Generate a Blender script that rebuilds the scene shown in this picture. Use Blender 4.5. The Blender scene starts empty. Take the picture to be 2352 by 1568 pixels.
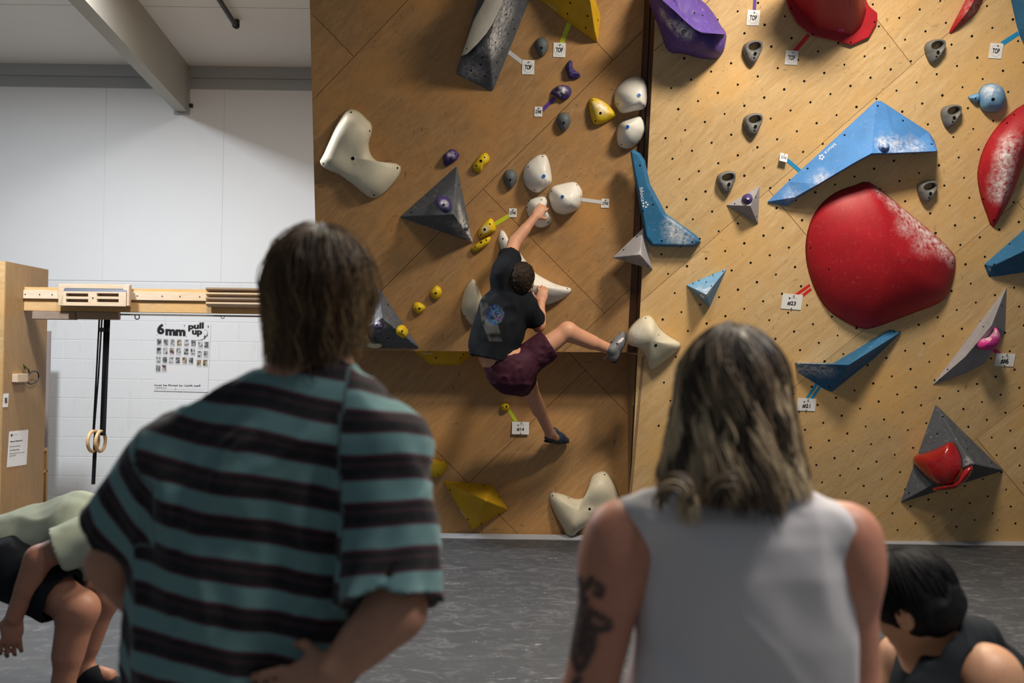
import bpy, bmesh, math, random
import numpy as np
from mathutils import Vector, Matrix
from mathutils.bvhtree import BVHTree

# ------------------------------------------------------------------ camera, light, exposure
SC = bpy.context.scene
COL = SC.collection
F = 2352 * 35.0 / 36.0          # focal length in pixels of the 2352 px wide frame
CX, CY = 1176.0, 784.0
CAM = Vector((0.0, 0.0, 1.67))
PITCH = math.atan(46 / F)
ROLL = 0.014
CM = Matrix.Rotation(math.pi / 2 + PITCH, 4, 'X') @ Matrix.Rotation(ROLL, 4, 'Z')
cam_data = bpy.data.cameras.new('camera')
cam_data.sensor_width = 36.0
cam_data.lens = 35.0
cam_data.dof.use_dof = True
cam_data.dof.focus_distance = 6.75
cam_data.dof.aperture_fstop = 2.6
cam_data.clip_end = 60
cam = bpy.data.objects.new('camera', cam_data)
COL.objects.link(cam)
cam.matrix_world = Matrix.Translation(CAM) @ CM
SC.camera = cam
SC.view_settings.view_transform = 'Standard'
SC.view_settings.look = 'None'
SC.view_settings.gamma = 1.0
SC.view_settings.use_curve_mapping = False
SC.view_settings.exposure = 0.0

world = bpy.data.worlds.new('world')
SC.world = world
world.use_nodes = True
world.node_tree.nodes['Background'].inputs[0].default_value = (0.80, 0.90, 1.0, 1)
world.node_tree.nodes['Background'].inputs[1].default_value = 0.16


def area_light(name, loc, target, size, energy, color, spread=180):
    d = bpy.data.lights.new(name, 'AREA')
    d.shape = 'RECTANGLE'
    d.size, d.size_y = size
    d.energy = energy
    d.color = color
    d.spread = math.radians(spread)
    o = bpy.data.objects.new(name, d)
    COL.objects.link(o)
    o.location = loc
    o.rotation_euler = (Vector(target) - Vector(loc)).to_track_quat('-Z', 'Y').to_euler()
    return o


# the hall's high-bay lamps: over the right wall, over the training corner, and one far back over the mats; then two added fill lights
area_light('lamp_right_bay', (1.9, 4.80, 4.62), (1.9, 4.81, 0.0), (0.5, 0.5), 166, (1.0, 0.88, 0.70))
area_light('lamp_left_bay', (-3.82, 7.0, 4.5), (-3.82, 7.01, 0.0), (0.3, 0.3), 215, (0.90, 0.95, 1.0))
area_light('lamp_centre_bay', (2.1, 1.6, 4.65), (2.1, 1.61, 0.0), (0.6, 0.6), 75, (1.0, 0.93, 0.88), 110)
area_light('fill_lower_wall', (0.5, 4.0, 4.65), (0.5, 4.01, 0.0), (0.5, 0.5), 80, (1.0, 0.88, 0.70), 125)  # added fill, spread narrowed to brighten the kicker and spare the upper wall
area_light('fill_rear_wall', (-2.3, 6.6, 4.6), (-2.3, 6.61, 0.0), (0.4, 0.4), 95, (1.0, 0.95, 0.90))  # added fill, lifts the beam's shadow on the white rear wall

MAT_Z = 0.35                     # top of the crash mat above the hall floor
CEIL = 4.72
BACK = 10.4                      # white rear wall


def ray(u, v):
    d = CM.to_3x3() @ Vector(((u - CX) / F, -(v - CY) / F, -1.0))
    return d


def W(u, v, y):
    """point at depth y on the ray of pixel (u, v)"""
    d = ray(u, v)
    return CAM + d * (y / d.y)


class Plane:
    def __init__(s, o, yaw, lean):
        a, l = math.radians(yaw), math.radians(lean)
        s.o = Vector(o)
        s.ex = Vector((math.cos(a), math.sin(a), 0))
        nb = Vector((math.sin(a), -math.cos(a), 0))
        s.ey = Vector((0, 0, 1)) * math.cos(l) + nb * math.sin(l)
        s.n = nb * math.cos(l) - Vector((0, 0, 1)) * math.sin(l)

    def P(s, u, v, h=0.0):
        d = ray(u, v)
        t = (s.o + s.n * h - CAM).dot(s.n) / d.dot(s.n)
        return CAM + d * t

    def ab(s, p):
        q = p - s.o
        return (q.dot(s.ex), q.dot(s.ey))

    def at(s, a, b, h=0.0):
        return s.o + s.ex * a + s.ey * b + s.n * h


PK = Plane((0, 7.51, MAT_Z), 1.5, 3.0)
PL = Plane((0, 7.12, 1.67), 1.5, 14.5)
PR = Plane((0, 7.40, MAT_Z), 1.5, 15.5)
PB = Plane((0, BACK, 0), 0.0, 0.0)


# ------------------------------------------------------------------ materials
def nmat(name):
    m = bpy.data.materials.new(name)
    m.use_nodes = True
    nt = m.node_tree
    b = nt.nodes['Principled BSDF']
    return m, nt, b


def N(nt, t, **kw):
    n = nt.nodes.new(t)
    for k, v in kw.items():
        if k.startswith('i_'):
            n.inputs[k[2:].replace('_', ' ')].default_value = v
        else:
            setattr(n, k, v)
    return n


def ramp(nt, fac, stops, interp='LINEAR'):
    r = nt.nodes.new('ShaderNodeValToRGB')
    r.color_ramp.interpolation = interp
    el = r.color_ramp.elements
    while len(el) < len(stops):
        el.new(0.5)
    for e, (p, c) in zip(el, stops):
        e.position = p
        e.color = (c, c, c, 1) if isinstance(c, (int, float)) else (*c, 1)
    nt.links.new(fac, r.inputs[0])
    return r.outputs[0]


def mix(nt, fac, a, b, blend='MIX'):
    m = nt.nodes.new('ShaderNodeMix')
    m.data_type = 'RGBA'
    m.blend_type = blend
    for sock, val in ((m.inputs[0], fac), (m.inputs[6], a), (m.inputs[7], b)):
        if hasattr(val, 'is_linked'):
            nt.links.new(val, sock)
        elif isinstance(val, (int, float)):
            sock.default_value = val
        else:
            sock.default_value = (*val, 1)
    return m.outputs[2]


def coords(nt, scale=(1, 1, 1), rot=(0, 0, 0), kind='Position'):
    if kind == 'Position':
        g = nt.nodes.new('ShaderNodeNewGeometry').outputs['Position']
    else:
        g = nt.nodes.new('ShaderNodeTexCoord').outputs[kind]
    mp = nt.nodes.new('ShaderNodeMapping')
    mp.vector_type = 'POINT'
    mp.inputs['Rotation'].default_value = rot
    mp.inputs['Scale'].default_value = scale
    nt.links.new(g, mp.inputs['Vector'])
    return mp.outputs[0]


def noise(nt, vec, scale, detail=4, rough=0.55, dist=0.0):
    n = nt.nodes.new('ShaderNodeTexNoise')
    n.inputs['Scale'].default_value = scale
    n.inputs['Detail'].default_value = detail
    n.inputs['Roughness'].default_value = rough
    n.inputs['Distortion'].default_value = dist
    nt.links.new(vec, n.inputs['Vector'])
    return n.outputs['Fac']


def bump(nt, b, h, strength, dist=0.002):
    n = nt.nodes.new('ShaderNodeBump')
    n.inputs['Strength'].default_value = strength
    n.inputs['Distance'].default_value = dist
    nt.links.new(h, n.inputs['Height'])
    nt.links.new(n.outputs[0], b.inputs['Normal'])


def attr(nt, name):
    a = nt.nodes.new('ShaderNodeAttribute')
    a.attribute_name = name
    return a


MATS = {}


def plain(name, col, rough=0.6, var=0.08, scale=30, spec=0.4, bumps=0.0, metallic=0.0, coat=0.0):
    """one colour with a little grain"""
    if name in MATS:
        return MATS[name]
    m, nt, b = nmat(name)
    v = coords(nt)
    f = noise(nt, v, scale, 3)
    lo = tuple(c * (1 - var) for c in col)
    hi = tuple(min(1, c * (1 + var)) for c in col)
    c = mix(nt, f, lo, hi)
    nt.links.new(c, b.inputs['Base Color'])
    b.inputs['Roughness'].default_value = rough
    b.inputs['Specular IOR Level'].default_value = spec
    b.inputs['Metallic'].default_value = metallic
    b.inputs['Coat Weight'].default_value = coat
    b.inputs['Coat Roughness'].default_value = 0.08
    if bumps:
        bump(nt, b, f, bumps)
    MATS[name] = m
    return m


def hold_mat(name, col, rough=0.55, speck=0.25, chalk_all=0.12, scuff=0.25, bumps=0.25, coat=0.0):
    """textured resin or fibreglass with pores, rubber scuffs and chalk (chalk follows the 'chalk' attribute)"""
    m, nt, b = nmat(name)
    v = coords(nt)
    big = noise(nt, v, 7, 4)
    fine = noise(nt, v, 160, 2)
    mid = noise(nt, v, 38, 5, 0.7)
    c = mix(nt, ramp(nt, big, [(0.3, 0.0), (0.7, 1.0)]), tuple(x * 0.88 for x in col), tuple(min(1, x * 1.1) for x in col))
    c = mix(nt, ramp(nt, fine, [(0.62, 0.0), (0.72, speck)]), c, tuple(x * 0.35 for x in col))
    sc = noise(nt, coords(nt, (3, 3, 9), (0.5, 0.9, 0.3)), 9, 5, 0.65)
    c = mix(nt, ramp(nt, sc, [(0.62, 0.0), (0.74, scuff)]), c, (0.05, 0.045, 0.045))
    a = attr(nt, 'chalk')
    mul = N(nt, 'ShaderNodeMath', operation='MULTIPLY')
    nt.links.new(a.outputs['Fac'], mul.inputs[0])
    nt.links.new(ramp(nt, mid, [(0.36, 0.0), (0.62, 1.0)]), mul.inputs[1])
    ad = N(nt, 'ShaderNodeMath', operation='MAXIMUM')
    nt.links.new(mul.outputs[0], ad.inputs[0])
    nt.links.new(ramp(nt, mid, [(0.58, 0.0), (0.75, chalk_all)]), ad.inputs[1])
    c = mix(nt, ad.outputs[0], c, (0.80, 0.78, 0.80))
    nt.links.new(c, b.inputs['Base Color'])
    b.inputs['Roughness'].default_value = rough
    b.inputs['Specular IOR Level'].default_value = 0.35
    b.inputs['Coat Weight'].default_value = coat
    b.inputs['Coat Roughness'].default_value = 0.07
    bump(nt, b, fine, bumps, 0.002)
    MATS[name] = m
    return m


def plywood(name, base, dark, grain_rot, specks=0.0, rough=0.5, scuffs=0.5, chalk=0.3):
    m, nt, b = nmat(name)
    oi = N(nt, 'ShaderNodeObjectInfo')
    v = coords(nt, (1.0, 1.0, 1.0), grain_rot)
    st = N(nt, 'ShaderNodeMapping')
    st.inputs['Scale'].default_value = (1.2, 9.0, 9.0)
    nt.links.new(v, st.inputs['Vector'])
    off = N(nt, 'ShaderNodeVectorMath', operation='ADD')
    nt.links.new(st.outputs[0], off.inputs[0])
    com = N(nt, 'ShaderNodeCombineXYZ')
    mm = N(nt, 'ShaderNodeMath', operation='MULTIPLY')
    mm.inputs[1].default_value = 37.0
    nt.links.new(oi.outputs['Random'], mm.inputs[0])
    nt.links.new(mm.outputs[0], com.inputs[0])
    nt.links.new(com.outputs[0], off.inputs[1])
    grain = noise(nt, off.outputs[0], 2.2, 6, 0.62, 1.4)
    fineg = noise(nt, off.outputs[0], 14, 4, 0.7, 0.3)
    c = mix(nt, ramp(nt, grain, [(0.3, 0.0), (0.5, 0.45), (0.72, 1.0)]), dark, base)
    c = mix(nt, ramp(nt, fineg, [(0.35, 0.35), (0.6, 0.0)]), c, tuple(x * 0.7 for x in dark))
    # per-sheet tone
    tone = ramp(nt, oi.outputs['Random'], [(0.0, 0.86), (1.0, 1.06)])
    c = mix(nt, 1.0, c, tone, 'MULTIPLY')
    pos = coords(nt)
    # honey coloured weather patches
    patch = noise(nt, pos, 1.5, 5, 0.6)
    c = mix(nt, ramp(nt, patch, [(0.46, 0.0), (0.66, 0.7)]), c, tuple(a * k for a, k in zip(base, (0.98, 0.82, 0.55))))
    # dark rubber scuffs
    sv = coords(nt, (3.0, 3.0, 12.0), (0.2, 0.75, 0.1))
    sc = noise(nt, sv, 4.2, 4, 0.6)
    c = mix(nt, ramp(nt, sc, [(0.66, 0.0), (0.72, scuffs)]), c, (0.10, 0.075, 0.05))
    sv2 = coords(nt, (14.0, 14.0, 2.0), (0.3, -0.6, 0.1))
    sc2 = noise(nt, sv2, 3.1, 3, 0.5)
    c = mix(nt, ramp(nt, sc2, [(0.70, 0.0), (0.74, scuffs)]), c, (0.07, 0.055, 0.04))
    # chalk smears
    ch = noise(nt, coords(nt, (2.0, 2.0, 1.2)), 2.6, 6, 0.72)
    c = mix(nt, ramp(nt, ch, [(0.66, 0.0), (0.82, chalk)]), c, (0.78, 0.73, 0.74))
    if specks:
        vo = N(nt, 'ShaderNodeTexVoronoi')
        vo.inputs['Scale'].default_value = 34
        nt.links.new(pos, vo.inputs['Vector'])
        sp = ramp(nt, vo.outputs['Distance'], [(0.07, specks), (0.10, 0.0)])
        gate = ramp(nt, noise(nt, pos, 6, 3), [(0.47, 0.0), (0.53, 1.0)])
        mu = N(nt, 'ShaderNodeMath', operation='MULTIPLY')
        nt.links.new(sp, mu.inputs[0])
        nt.links.new(gate, mu.inputs[1])
        c = mix(nt, mu.outputs[0], c, (0.05, 0.035, 0.02))
    nt.links.new(c, b.inputs['Base Color'])
    b.inputs['Roughness'].default_value = rough
    b.inputs['Specular IOR Level'].default_value = 0.3
    bump(nt, b, fineg, 0.12, 0.002)
    MATS[name] = m
    return m


plywood('ply_left', (0.52, 0.305, 0.138), (0.35, 0.195, 0.082), (0.2, 0.8, 0.15), 0.0, 0.5, 0.55, 0.22)
plywood('ply_right', (0.74, 0.530, 0.290), (0.58, 0.375, 0.175), (0.1, 0.75, 0.2), 0.85, 0.42, 0.4, 0.6)
plywood('ply_box', (0.40, 0.25, 0.115), (0.31, 0.19, 0.085), (0.1, 1.4, 0.2), 0.0, 0.5, 0.1, 0.1)
plywood('beam_wood', (0.68, 0.45, 0.22), (0.52, 0.32, 0.14), (0.0, 0.0, 0.05), 0.0, 0.5, 0.1, 0.1)
plywood('pale_wood', (0.68, 0.55, 0.42), (0.55, 0.43, 0.31), (0.0, 0.0, 0.02), 0.0, 0.5, 0.1, 0.1)
plywood('grey_wood', (0.34, 0.26, 0.20), (0.24, 0.18, 0.14), (0.0, 0.0, 0.02), 0.0, 0.6, 0.1, 0.1)
plywood('brown_paint', (0.085, 0.040, 0.025), (0.055, 0.026, 0.016), (0.0, 1.5, 0.0), 0.0, 0.55, 0.2, 0.25)
plywood('return_ply', (0.40, 0.27, 0.15), (0.30, 0.19, 0.10), (0.0, 1.5, 0.0), 0.0, 0.5, 0.3, 0.3)
plain('black_hole', (0.006, 0.006, 0.006), 0.9, 0.0, spec=0.1)
plain('black_fabric', (0.012, 0.013, 0.018), 0.85, 0.2, 300, 0.2)
plain('black_metal', (0.02, 0.02, 0.022), 0.5, 0.1)
plain('steel', (0.55, 0.55, 0.56), 0.3, 0.05, metallic=0.9)
plain('card_white', (0.80, 0.80, 0.82), 0.6, 0.03)
plain('ink', (0.012, 0.012, 0.014), 0.7, 0.0)
plain('ink_grey', (0.42, 0.43, 0.45), 0.7, 0.0)
plain('print_white', (0.75, 0.75, 0.76), 0.6, 0.0)
plain('bolt_blue', (0.03, 0.16, 0.50), 0.4, 0.1)
plain('wall_paint', (0.83, 0.84, 0.85), 0.7, 0.02, 3)
plain('ceiling_paint', (0.74, 0.73, 0.70), 0.8, 0.03, 2)
plain('trim_paint', (0.40, 0.42, 0.43), 0.7, 0.04, 4)
plain('beam_paint', (0.40, 0.40, 0.37), 0.7, 0.04, 3)
plain('ring_wood', (0.60, 0.40, 0.20), 0.45, 0.15, 40)
plain('backing_dark', (0.03, 0.02, 0.012), 0.9, 0.1)
for nm, cc in (('tape_yellow', (0.55, 0.62, 0.02)), ('tape_white', (0.60, 0.60, 0.62)), ('tape_purple', (0.10, 0.04, 0.30)),
               ('tape_red', (0.62, 0.02, 0.03)), ('tape_blue', (0.02, 0.26, 0.55)), ('tape_pink', (0.62, 0.03, 0.20))):
    plain(nm, cc, 0.5, 0.05, 60)
hold_mat('resin_cream', (0.64, 0.59, 0.46), 0.5, 0.12, 0.15, 0.25, 0.12)
hold_mat('resin_white', (0.72, 0.70, 0.66), 0.38, 0.06, 0.1, 0.35, 0.06)
hold_mat('fibre_grey', (0.085, 0.095, 0.115), 0.7, 0.5, 0.35, 0.3, 0.5)
hold_mat('fibre_light_grey', (0.30, 0.29, 0.32), 0.7, 0.6, 0.3, 0.3, 0.5)
hold_mat('fibre_yellow', (0.62, 0.36, 0.010), 0.6, 0.4, 0.08, 0.25, 0.4)
hold_mat('resin_yellow', (0.68, 0.46, 0.012), 0.42, 0.1, 0.12, 0.3, 0.2)
hold_mat('resin_grey_blue', (0.10, 0.115, 0.13), 0.55, 0.1, 0.25, 0.1, 0.2)
hold_mat('resin_grey', (0.15, 0.15, 0.15), 0.5, 0.1, 0.3, 0.1, 0.2)
hold_mat('resin_purple', (0.050, 0.032, 0.155), 0.55, 0.2, 0.25, 0.2, 0.4)
hold_mat('macro_purple', (0.085, 0.045, 0.26), 0.6, 0.3, 0.25, 0.7, 0.8)
hold_mat('fibre_red', (0.37, 0.009, 0.018), 0.5, 0.25, 0.08, 0.12, 0.3)
hold_mat('gloss_red', (0.30, 0.005, 0.008), 0.25, 0.05, 0.05, 0.4, 0.05, 0.9)
hold_mat('fibre_blue', (0.065, 0.225, 0.56), 0.6, 0.45, 0.15, 0.1, 0.4)
hold_mat('fibre_deep_blue', (0.018, 0.125, 0.27), 0.6, 0.35, 0.15, 0.15, 0.4)
hold_mat('fibre_sky', (0.15, 0.33, 0.55), 0.6, 0.3, 0.25, 0.1, 0.4)
hold_mat('resin_pink', (0.58, 0.04, 0.28), 0.45, 0.1, 0.2, 0.1, 0.2)


# ------------------------------------------------------------------ object helpers
def link(name, mesh, material, parent=None, smooth=False):
    o = bpy.data.objects.new(name, mesh)
    COL.objects.link(o)
    if material is not None and not mesh.materials:
        mesh.materials.append(MATS[material] if isinstance(material, str) else material)
    if smooth:
        mesh.polygons.foreach_set('use_smooth', [True] * len(mesh.polygons))
    if parent is not None:
        o.parent = parent
    return o


def root_pos(p):
    q = Vector((0, 0, 0))
    while p is not None:
        q = q + p.location
        p = p.parent
    return q


def obj(name, verts, faces, material, parent=None, smooth=False):
    """one mesh object from world-space vertices; its origin sits at their middle"""
    vs = [Vector(v) for v in verts]
    lo = Vector([min(v[i] for v in vs) for i in range(3)])
    hi = Vector([max(v[i] for v in vs) for i in range(3)])
    c = (lo + hi) / 2
    me = bpy.data.meshes.new(name)
    me.from_pydata([tuple(v - c) for v in vs], [], faces)
    me.update()
    o = link(name, me, material, parent, smooth)
    o.location = c - root_pos(parent)
    return o


def bm_obj(name, bm, material, parent=None, smooth=False):
    bm.normal_update()
    verts = [v.co.copy() for v in bm.verts]
    bm.verts.index_update()
    faces = [[v.index for v in f.verts] for f in bm.faces]
    bm.free()
    return obj(name, verts, faces, material, parent, smooth)


def thing(name, label, cat, loc, group=None):
    o = bpy.data.objects.new(name, None)
    o.empty_display_size = 0.05
    COL.objects.link(o)
    o.location = loc
    return tag(o, label, cat, group)


def tag(o, label=None, cat=None, group=None, kind=None):
    if label:
        o['label'] = label
    if cat:
        o['category'] = cat
    if group:
        o['group'] = group
    if kind:
        o['kind'] = kind
    return o


def struct_empty(name, loc=(0, 0, 0)):
    o = bpy.data.objects.new(name, None)
    COL.objects.link(o)
    o.location = loc
    o['kind'] = 'structure'
    return o


def box_vf(lo, hi):
    x0, y0, z0 = lo
    x1, y1, z1 = hi
    v = [(x0, y0, z0), (x1, y0, z0), (x1, y1, z0), (x0, y1, z0), (x0, y0, z1), (x1, y0, z1), (x1, y1, z1), (x0, y1, z1)]
    f = [(0, 3, 2, 1), (4, 5, 6, 7), (0, 1, 5, 4), (1, 2, 6, 5), (2, 3, 7, 6), (3, 0, 4, 7)]
    return v, f


def box(name, lo, hi, material, parent=None, bev=0.0):
    v, f = box_vf(lo, hi)
    if bev:
        bm = bmesh.new()
        bv = [bm.verts.new(x) for x in v]
        for q in f:
            bm.faces.new([bv[i] for i in q])
        bmesh.ops.bevel(bm, geom=list(bm.edges), offset=bev, segments=2, affect='EDGES')
        return bm_obj(name, bm, material, parent)
    return obj(name, v, f, material, parent)


def prism(pts, vec):
    """closed prism: polygon pts (Vectors) extruded along vec"""
    n = len(pts)
    v = list(pts) + [p + vec for p in pts]
    f = [list(range(n)), list(range(2 * n - 1, n - 1, -1))]
    for i in range(n):
        j = (i + 1) % n
        f.append([j, i, i + n, j + n])
    return v, f


def tube(pts, rad, seg=8, cap=True):
    pts = [Vector(p) for p in pts]
    rads = rad if isinstance(rad, (list, tuple)) else [rad] * len(pts)
    v, f = [], []
    up = None
    for i, p in enumerate(pts):
        d = (pts[min(i + 1, len(pts) - 1)] - pts[max(i - 1, 0)]).normalized()
        if up is None:
            up = d.orthogonal().normalized()
        up = (up - d * up.dot(d)).normalized()
        side = d.cross(up)
        for k in range(seg):
            a = 2 * math.pi * k / seg
            v.append(p + (up * math.cos(a) + side * math.sin(a)) * rads[i])
    for i in range(len(pts) - 1):
        for k in range(seg):
            a, b = i * seg + k, i * seg + (k + 1) % seg
            f.append([a, b, b + seg, a + seg])
    if cap:
        f.append(list(range(seg - 1, -1, -1)))
        f.append([len(v) - seg + k for k in range(seg)])
    return v, f


def torus(c, ax1, ax2, R, r, seg=32, ring=10):
    v, f = [], []
    n = ax1.cross(ax2)
    for i in range(seg):
        a = 2 * math.pi * i / seg
        d = ax1 * math.cos(a) + ax2 * math.sin(a)
        for k in range(ring):
            b = 2 * math.pi * k / ring
            v.append(c + d * (R + r * math.cos(b)) + n * (r * math.sin(b)))
    for i in range(seg):
        for k in range(ring):
            a, b = i * ring + k, i * ring + (k + 1) % ring
            a2, b2 = ((i + 1) % seg) * ring + k, ((i + 1) % seg) * ring + (k + 1) % ring
            f.append([a, a2, b2, b])
    return v, f


_text_cache = {}


def text_mesh(s, bold):
    """lettering outlines as a flat mesh, 1 unit high capitals, centred"""
    key = (s, bold)
    if key in _text_cache:
        return _text_cache[key]
    cu = bpy.data.curves.new('lettering_outline', 'FONT')
    cu.body = s
    cu.size = 1.0
    cu.offset = bold
    cu.extrude = 0.004
    cu.resolution_u = 3
    o = bpy.data.objects.new('lettering_outline', cu)
    COL.objects.link(o)
    dg = bpy.context.evaluated_depsgraph_get()
    me = bpy.data.meshes.new_from_object(o.evaluated_get(dg))
    bpy.data.objects.remove(o)
    bpy.data.curves.remove(cu)
    co = np.empty(len(me.vertices) * 3, np.float32)
    me.vertices.foreach_get('co', co)
    co = co.reshape(-1, 3)
    faces = [list(p.vertices) for p in me.polygons]
    bpy.data.meshes.remove(me)
    co[:, :2] -= (co[:, :2].max(0) + co[:, :2].min(0)) / 2
    w = np.ptp(co[:, 0])
    h = np.ptp(co[:, 1])
    _text_cache[key] = (co, faces, w, h)
    return _text_cache[key]


def text(s, p, ex, ey, width, height, material, parent, name='lettering', bold=0.0):
    """lettering centred on p, baseline along ex, scaled to width x height (height None keeps the proportion)"""
    co, faces, w, h = text_mesh(s, bold)
    sx = width / w
    sy = height / h if height else sx
    n = ex.cross(ey)
    vs = [p + ex * (float(c[0]) * sx) + ey * (float(c[1]) * sy) + n * (float(c[2]) * 0.05 + 0.0006) for c in co]
    return obj(name, vs, faces, material, parent)


# ------------------------------------------------------------------ the setting
floor = box('floor', (-9, -3, -0.10), (9, BACK + 0.2, 0.0), plain('floor_concrete', (0.22, 0.22, 0.22), 0.8, 0.15, 4))
tag(floor, 'grey concrete hall floor below the crash mat', kind='structure')


def mat_material():
    m, nt, b = nmat('mat_vinyl')
    v = coords(nt, (0.8, 1.4, 1.0))
    c = mix(nt, noise(nt, v, 1.6, 8, 0.72), (0.025, 0.029, 0.036), (0.056, 0.061, 0.070))
    st = noise(nt, coords(nt, (2.2, 3.6, 1.0)), 2.4, 9, 0.78, 1.2)
    c = mix(nt, ramp(nt, st, [(0.50, 0.0), (0.72, 0.75)]), c, (0.145, 0.152, 0.168))
    st2 = noise(nt, coords(nt, (1.6, 2.6, 1.0), (0, 0, 0.3)), 5.5, 6, 0.75, 1.6)
    c = mix(nt, ramp(nt, st2, [(0.62, 0.0), (0.72, 0.85)]), c, (0.29, 0.30, 0.325))
    dk = noise(nt, coords(nt, (1.2, 2.6, 1.0)), 3.2, 7, 0.7)
    c = mix(nt, ramp(nt, dk, [(0.60, 0.0), (0.78, 0.5)]), c, (0.045, 0.048, 0.055))
    nt.links.new(c, b.inputs['Base Color'])
    b.inputs['Roughness'].default_value = 0.55
    b.inputs['Specular IOR Level'].default_value = 0.3
    bump(nt, b, st, 0.15, 0.004)
    MATS['mat_vinyl'] = m


mat_material()
mat_y1 = PK.P(1200, 1236).y + 0.02
mat_root = thing('crash_mat', 'wide grey vinyl crash mat under the climbing wall with chalk smears', 'mat', (0.5, 4.6, 0.0))
box('mat_body', (-4.0, 2.22, 0.002), (6.2, mat_y1 + 0.25, MAT_Z), 'mat_vinyl', mat_root, 0.012)
# pale flap closing the gap between mat and wall
v, f = [], []
pa, pb = PK.P(738, 1234), PR.P(2650, 1246)
for q in (pa, pb):
    v += [Vector((q.x, q.y - 0.075, MAT_Z + 0.001)), Vector((q.x, q.y - 0.005, MAT_Z + 0.001)), Vector((q.x, q.y - 0.002, MAT_Z + 0.030)), Vector((q.x, q.y - 0.010, MAT_Z + 0.030)), Vector((q.x, q.y - 0.075, MAT_Z + 0.006))]
f = [(0, 1, 6, 5), (1, 2, 7, 6), (2, 3, 8, 7), (3, 4, 9, 8), (4, 0, 5, 9), (4, 3, 2, 1, 0), (5, 6, 7, 8, 9)]
obj('edge_flap', v, f, plain('flap_vinyl', (0.30, 0.31, 0.35), 0.5, 0.1, 8), mat_root)

# white rear wall: painted blocks below, tall sheets above
wall_back = struct_empty('wall_back', (-3.4, BACK, 0))
box('backing', (-9.0, BACK - 0.0035, 0.0), (9.0, BACK + 0.2, CEIL), plain('mortar_paint', (0.78, 0.79, 0.80), 0.8, 0.03, 6), wall_back)


def block_paint():
    m, nt, b = nmat('block_paint')
    pos = coords(nt)
    n = noise(nt, pos, 55, 4, 0.6)
    dirt = noise(nt, coords(nt, (4.0, 1.0, 0.9)), 1.6, 6, 0.7)
    c = mix(nt, ramp(nt, dirt, [(0.60, 0.0), (0.80, 0.4)]), (0.80, 0.81, 0.82), (0.46, 0.42, 0.38))
    nt.links.new(c, b.inputs['Base Color'])
    b.inputs['Roughness'].default_value = 0.65
    bump(nt, b, n, 0.35, 0.004)
    MATS['block_paint'] = m


block_paint()
bw, bh, gap = 0.406, 0.203, 0.0015
bm = bmesh.new()
bv, bf = box_vf((gap, 0, gap), (bw - gap, 0.03, bh - gap))
vv = [bm.verts.new(x) for x in bv]
for q in bf:
    bm.faces.new([vv[i] for i in q])
bmesh.ops.bevel(bm, geom=list(bm.edges), offset=0.0035, segments=1, affect='EDGES')
block_mesh = bpy.data.meshes.new('block')
bm.to_mesh(block_mesh)
bm.free()
block_mesh.materials.append(MATS['block_paint'])
ROWS = 12
for r in range(ROWS):
    for c in range(-1, 13):
        x = -6.3 + c * bw + (0.5 * bw if r % 2 else 0)
        o = link('block', block_mesh, None, wall_back)
        o.location = (x + 3.4, -0.0075, r * bh + 0.006)
z0 = ROWS * bh + 0.02
seam = [W(514, 360, BACK).x + 1.24 * k for k in range(-3, 3)]
for a, b_ in zip(seam[:-1], seam[1:]):
    box('panel', (a + 0.003, BACK - 0.0095, z0), (b_ - 0.003, BACK - 0.001, CEIL - 0.24), 'wall_paint', wall_back)
for (z_a, z_b, dpt) in ((CEIL - 0.245, CEIL - 0.125, 0.012), (CEIL - 0.125, CEIL, 0.03)):
    t = box('trim_1' if dpt < 0.02 else 'trim_2', (-9.0, BACK - dpt, z_a + 0.003), (2.0, BACK + 0.012, z_b), 'trim_paint')
    tag(t, 'grey trim band along the top of the white rear wall', kind='structure')

# ceiling in wide boards
ceiling = struct_empty('ceiling', (-2.0, 9.0, CEIL))
ys = [3.0, 5.5, 7.0, W(540, 8, 8.6).y, BACK]
ys = [2.0, 4.2, 6.4, 8.62, BACK]
for a, b_ in zip(ys[:-1], ys[1:]):
    box('ceiling_panel', (-9.0, a + 0.006, CEIL), (9.0, b_ - 0.006, CEIL + 0.05), 'ceiling_paint', ceiling)
box('ceiling_backing', (-9.0, 2.0, CEIL + 0.05), (9.0, BACK, CEIL + 0.08), 'backing_dark', ceiling)

# boxed-in roof beam running to the rear wall
e_r = W(433, 262, BACK)
d = Vector((0.097, -1.0, 0)).normalized()
side = Vector((1.0, 0.097, 0)).normalized()
A = Vector((e_r.x, BACK, e_r.z))
beam = struct_empty('trim_3', A)
tag(beam, 'grey boxed roof beam running to the rear wall', kind='structure')


def along(p, length, w, z_a, z_b, name, material, parent):
    q = [p, p - side * w, p - side * w + d * length, p + d * length]
    v, f = prism([Vector((s.x, s.y, z_a)) for s in q], Vector((0, 0, z_b - z_a)))
    return obj(name, v, f, material, parent)


along(A + d * 0.02, 7.5, 0.125, A.z + 0.012, CEIL + 0.0, 'beam_body', 'beam_paint', beam)
along(A + side * 0.015, 0.05, 0.155, A.z - 0.01, CEIL - 0.05, 'end_collar', 'trim_paint', beam)
along(A + side * 0.05 + Vector((0, 0, 0)), 0.05, 0.04, A.z + 0.065, A.z + 0.10, 'bracket', 'black_metal', beam)

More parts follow.
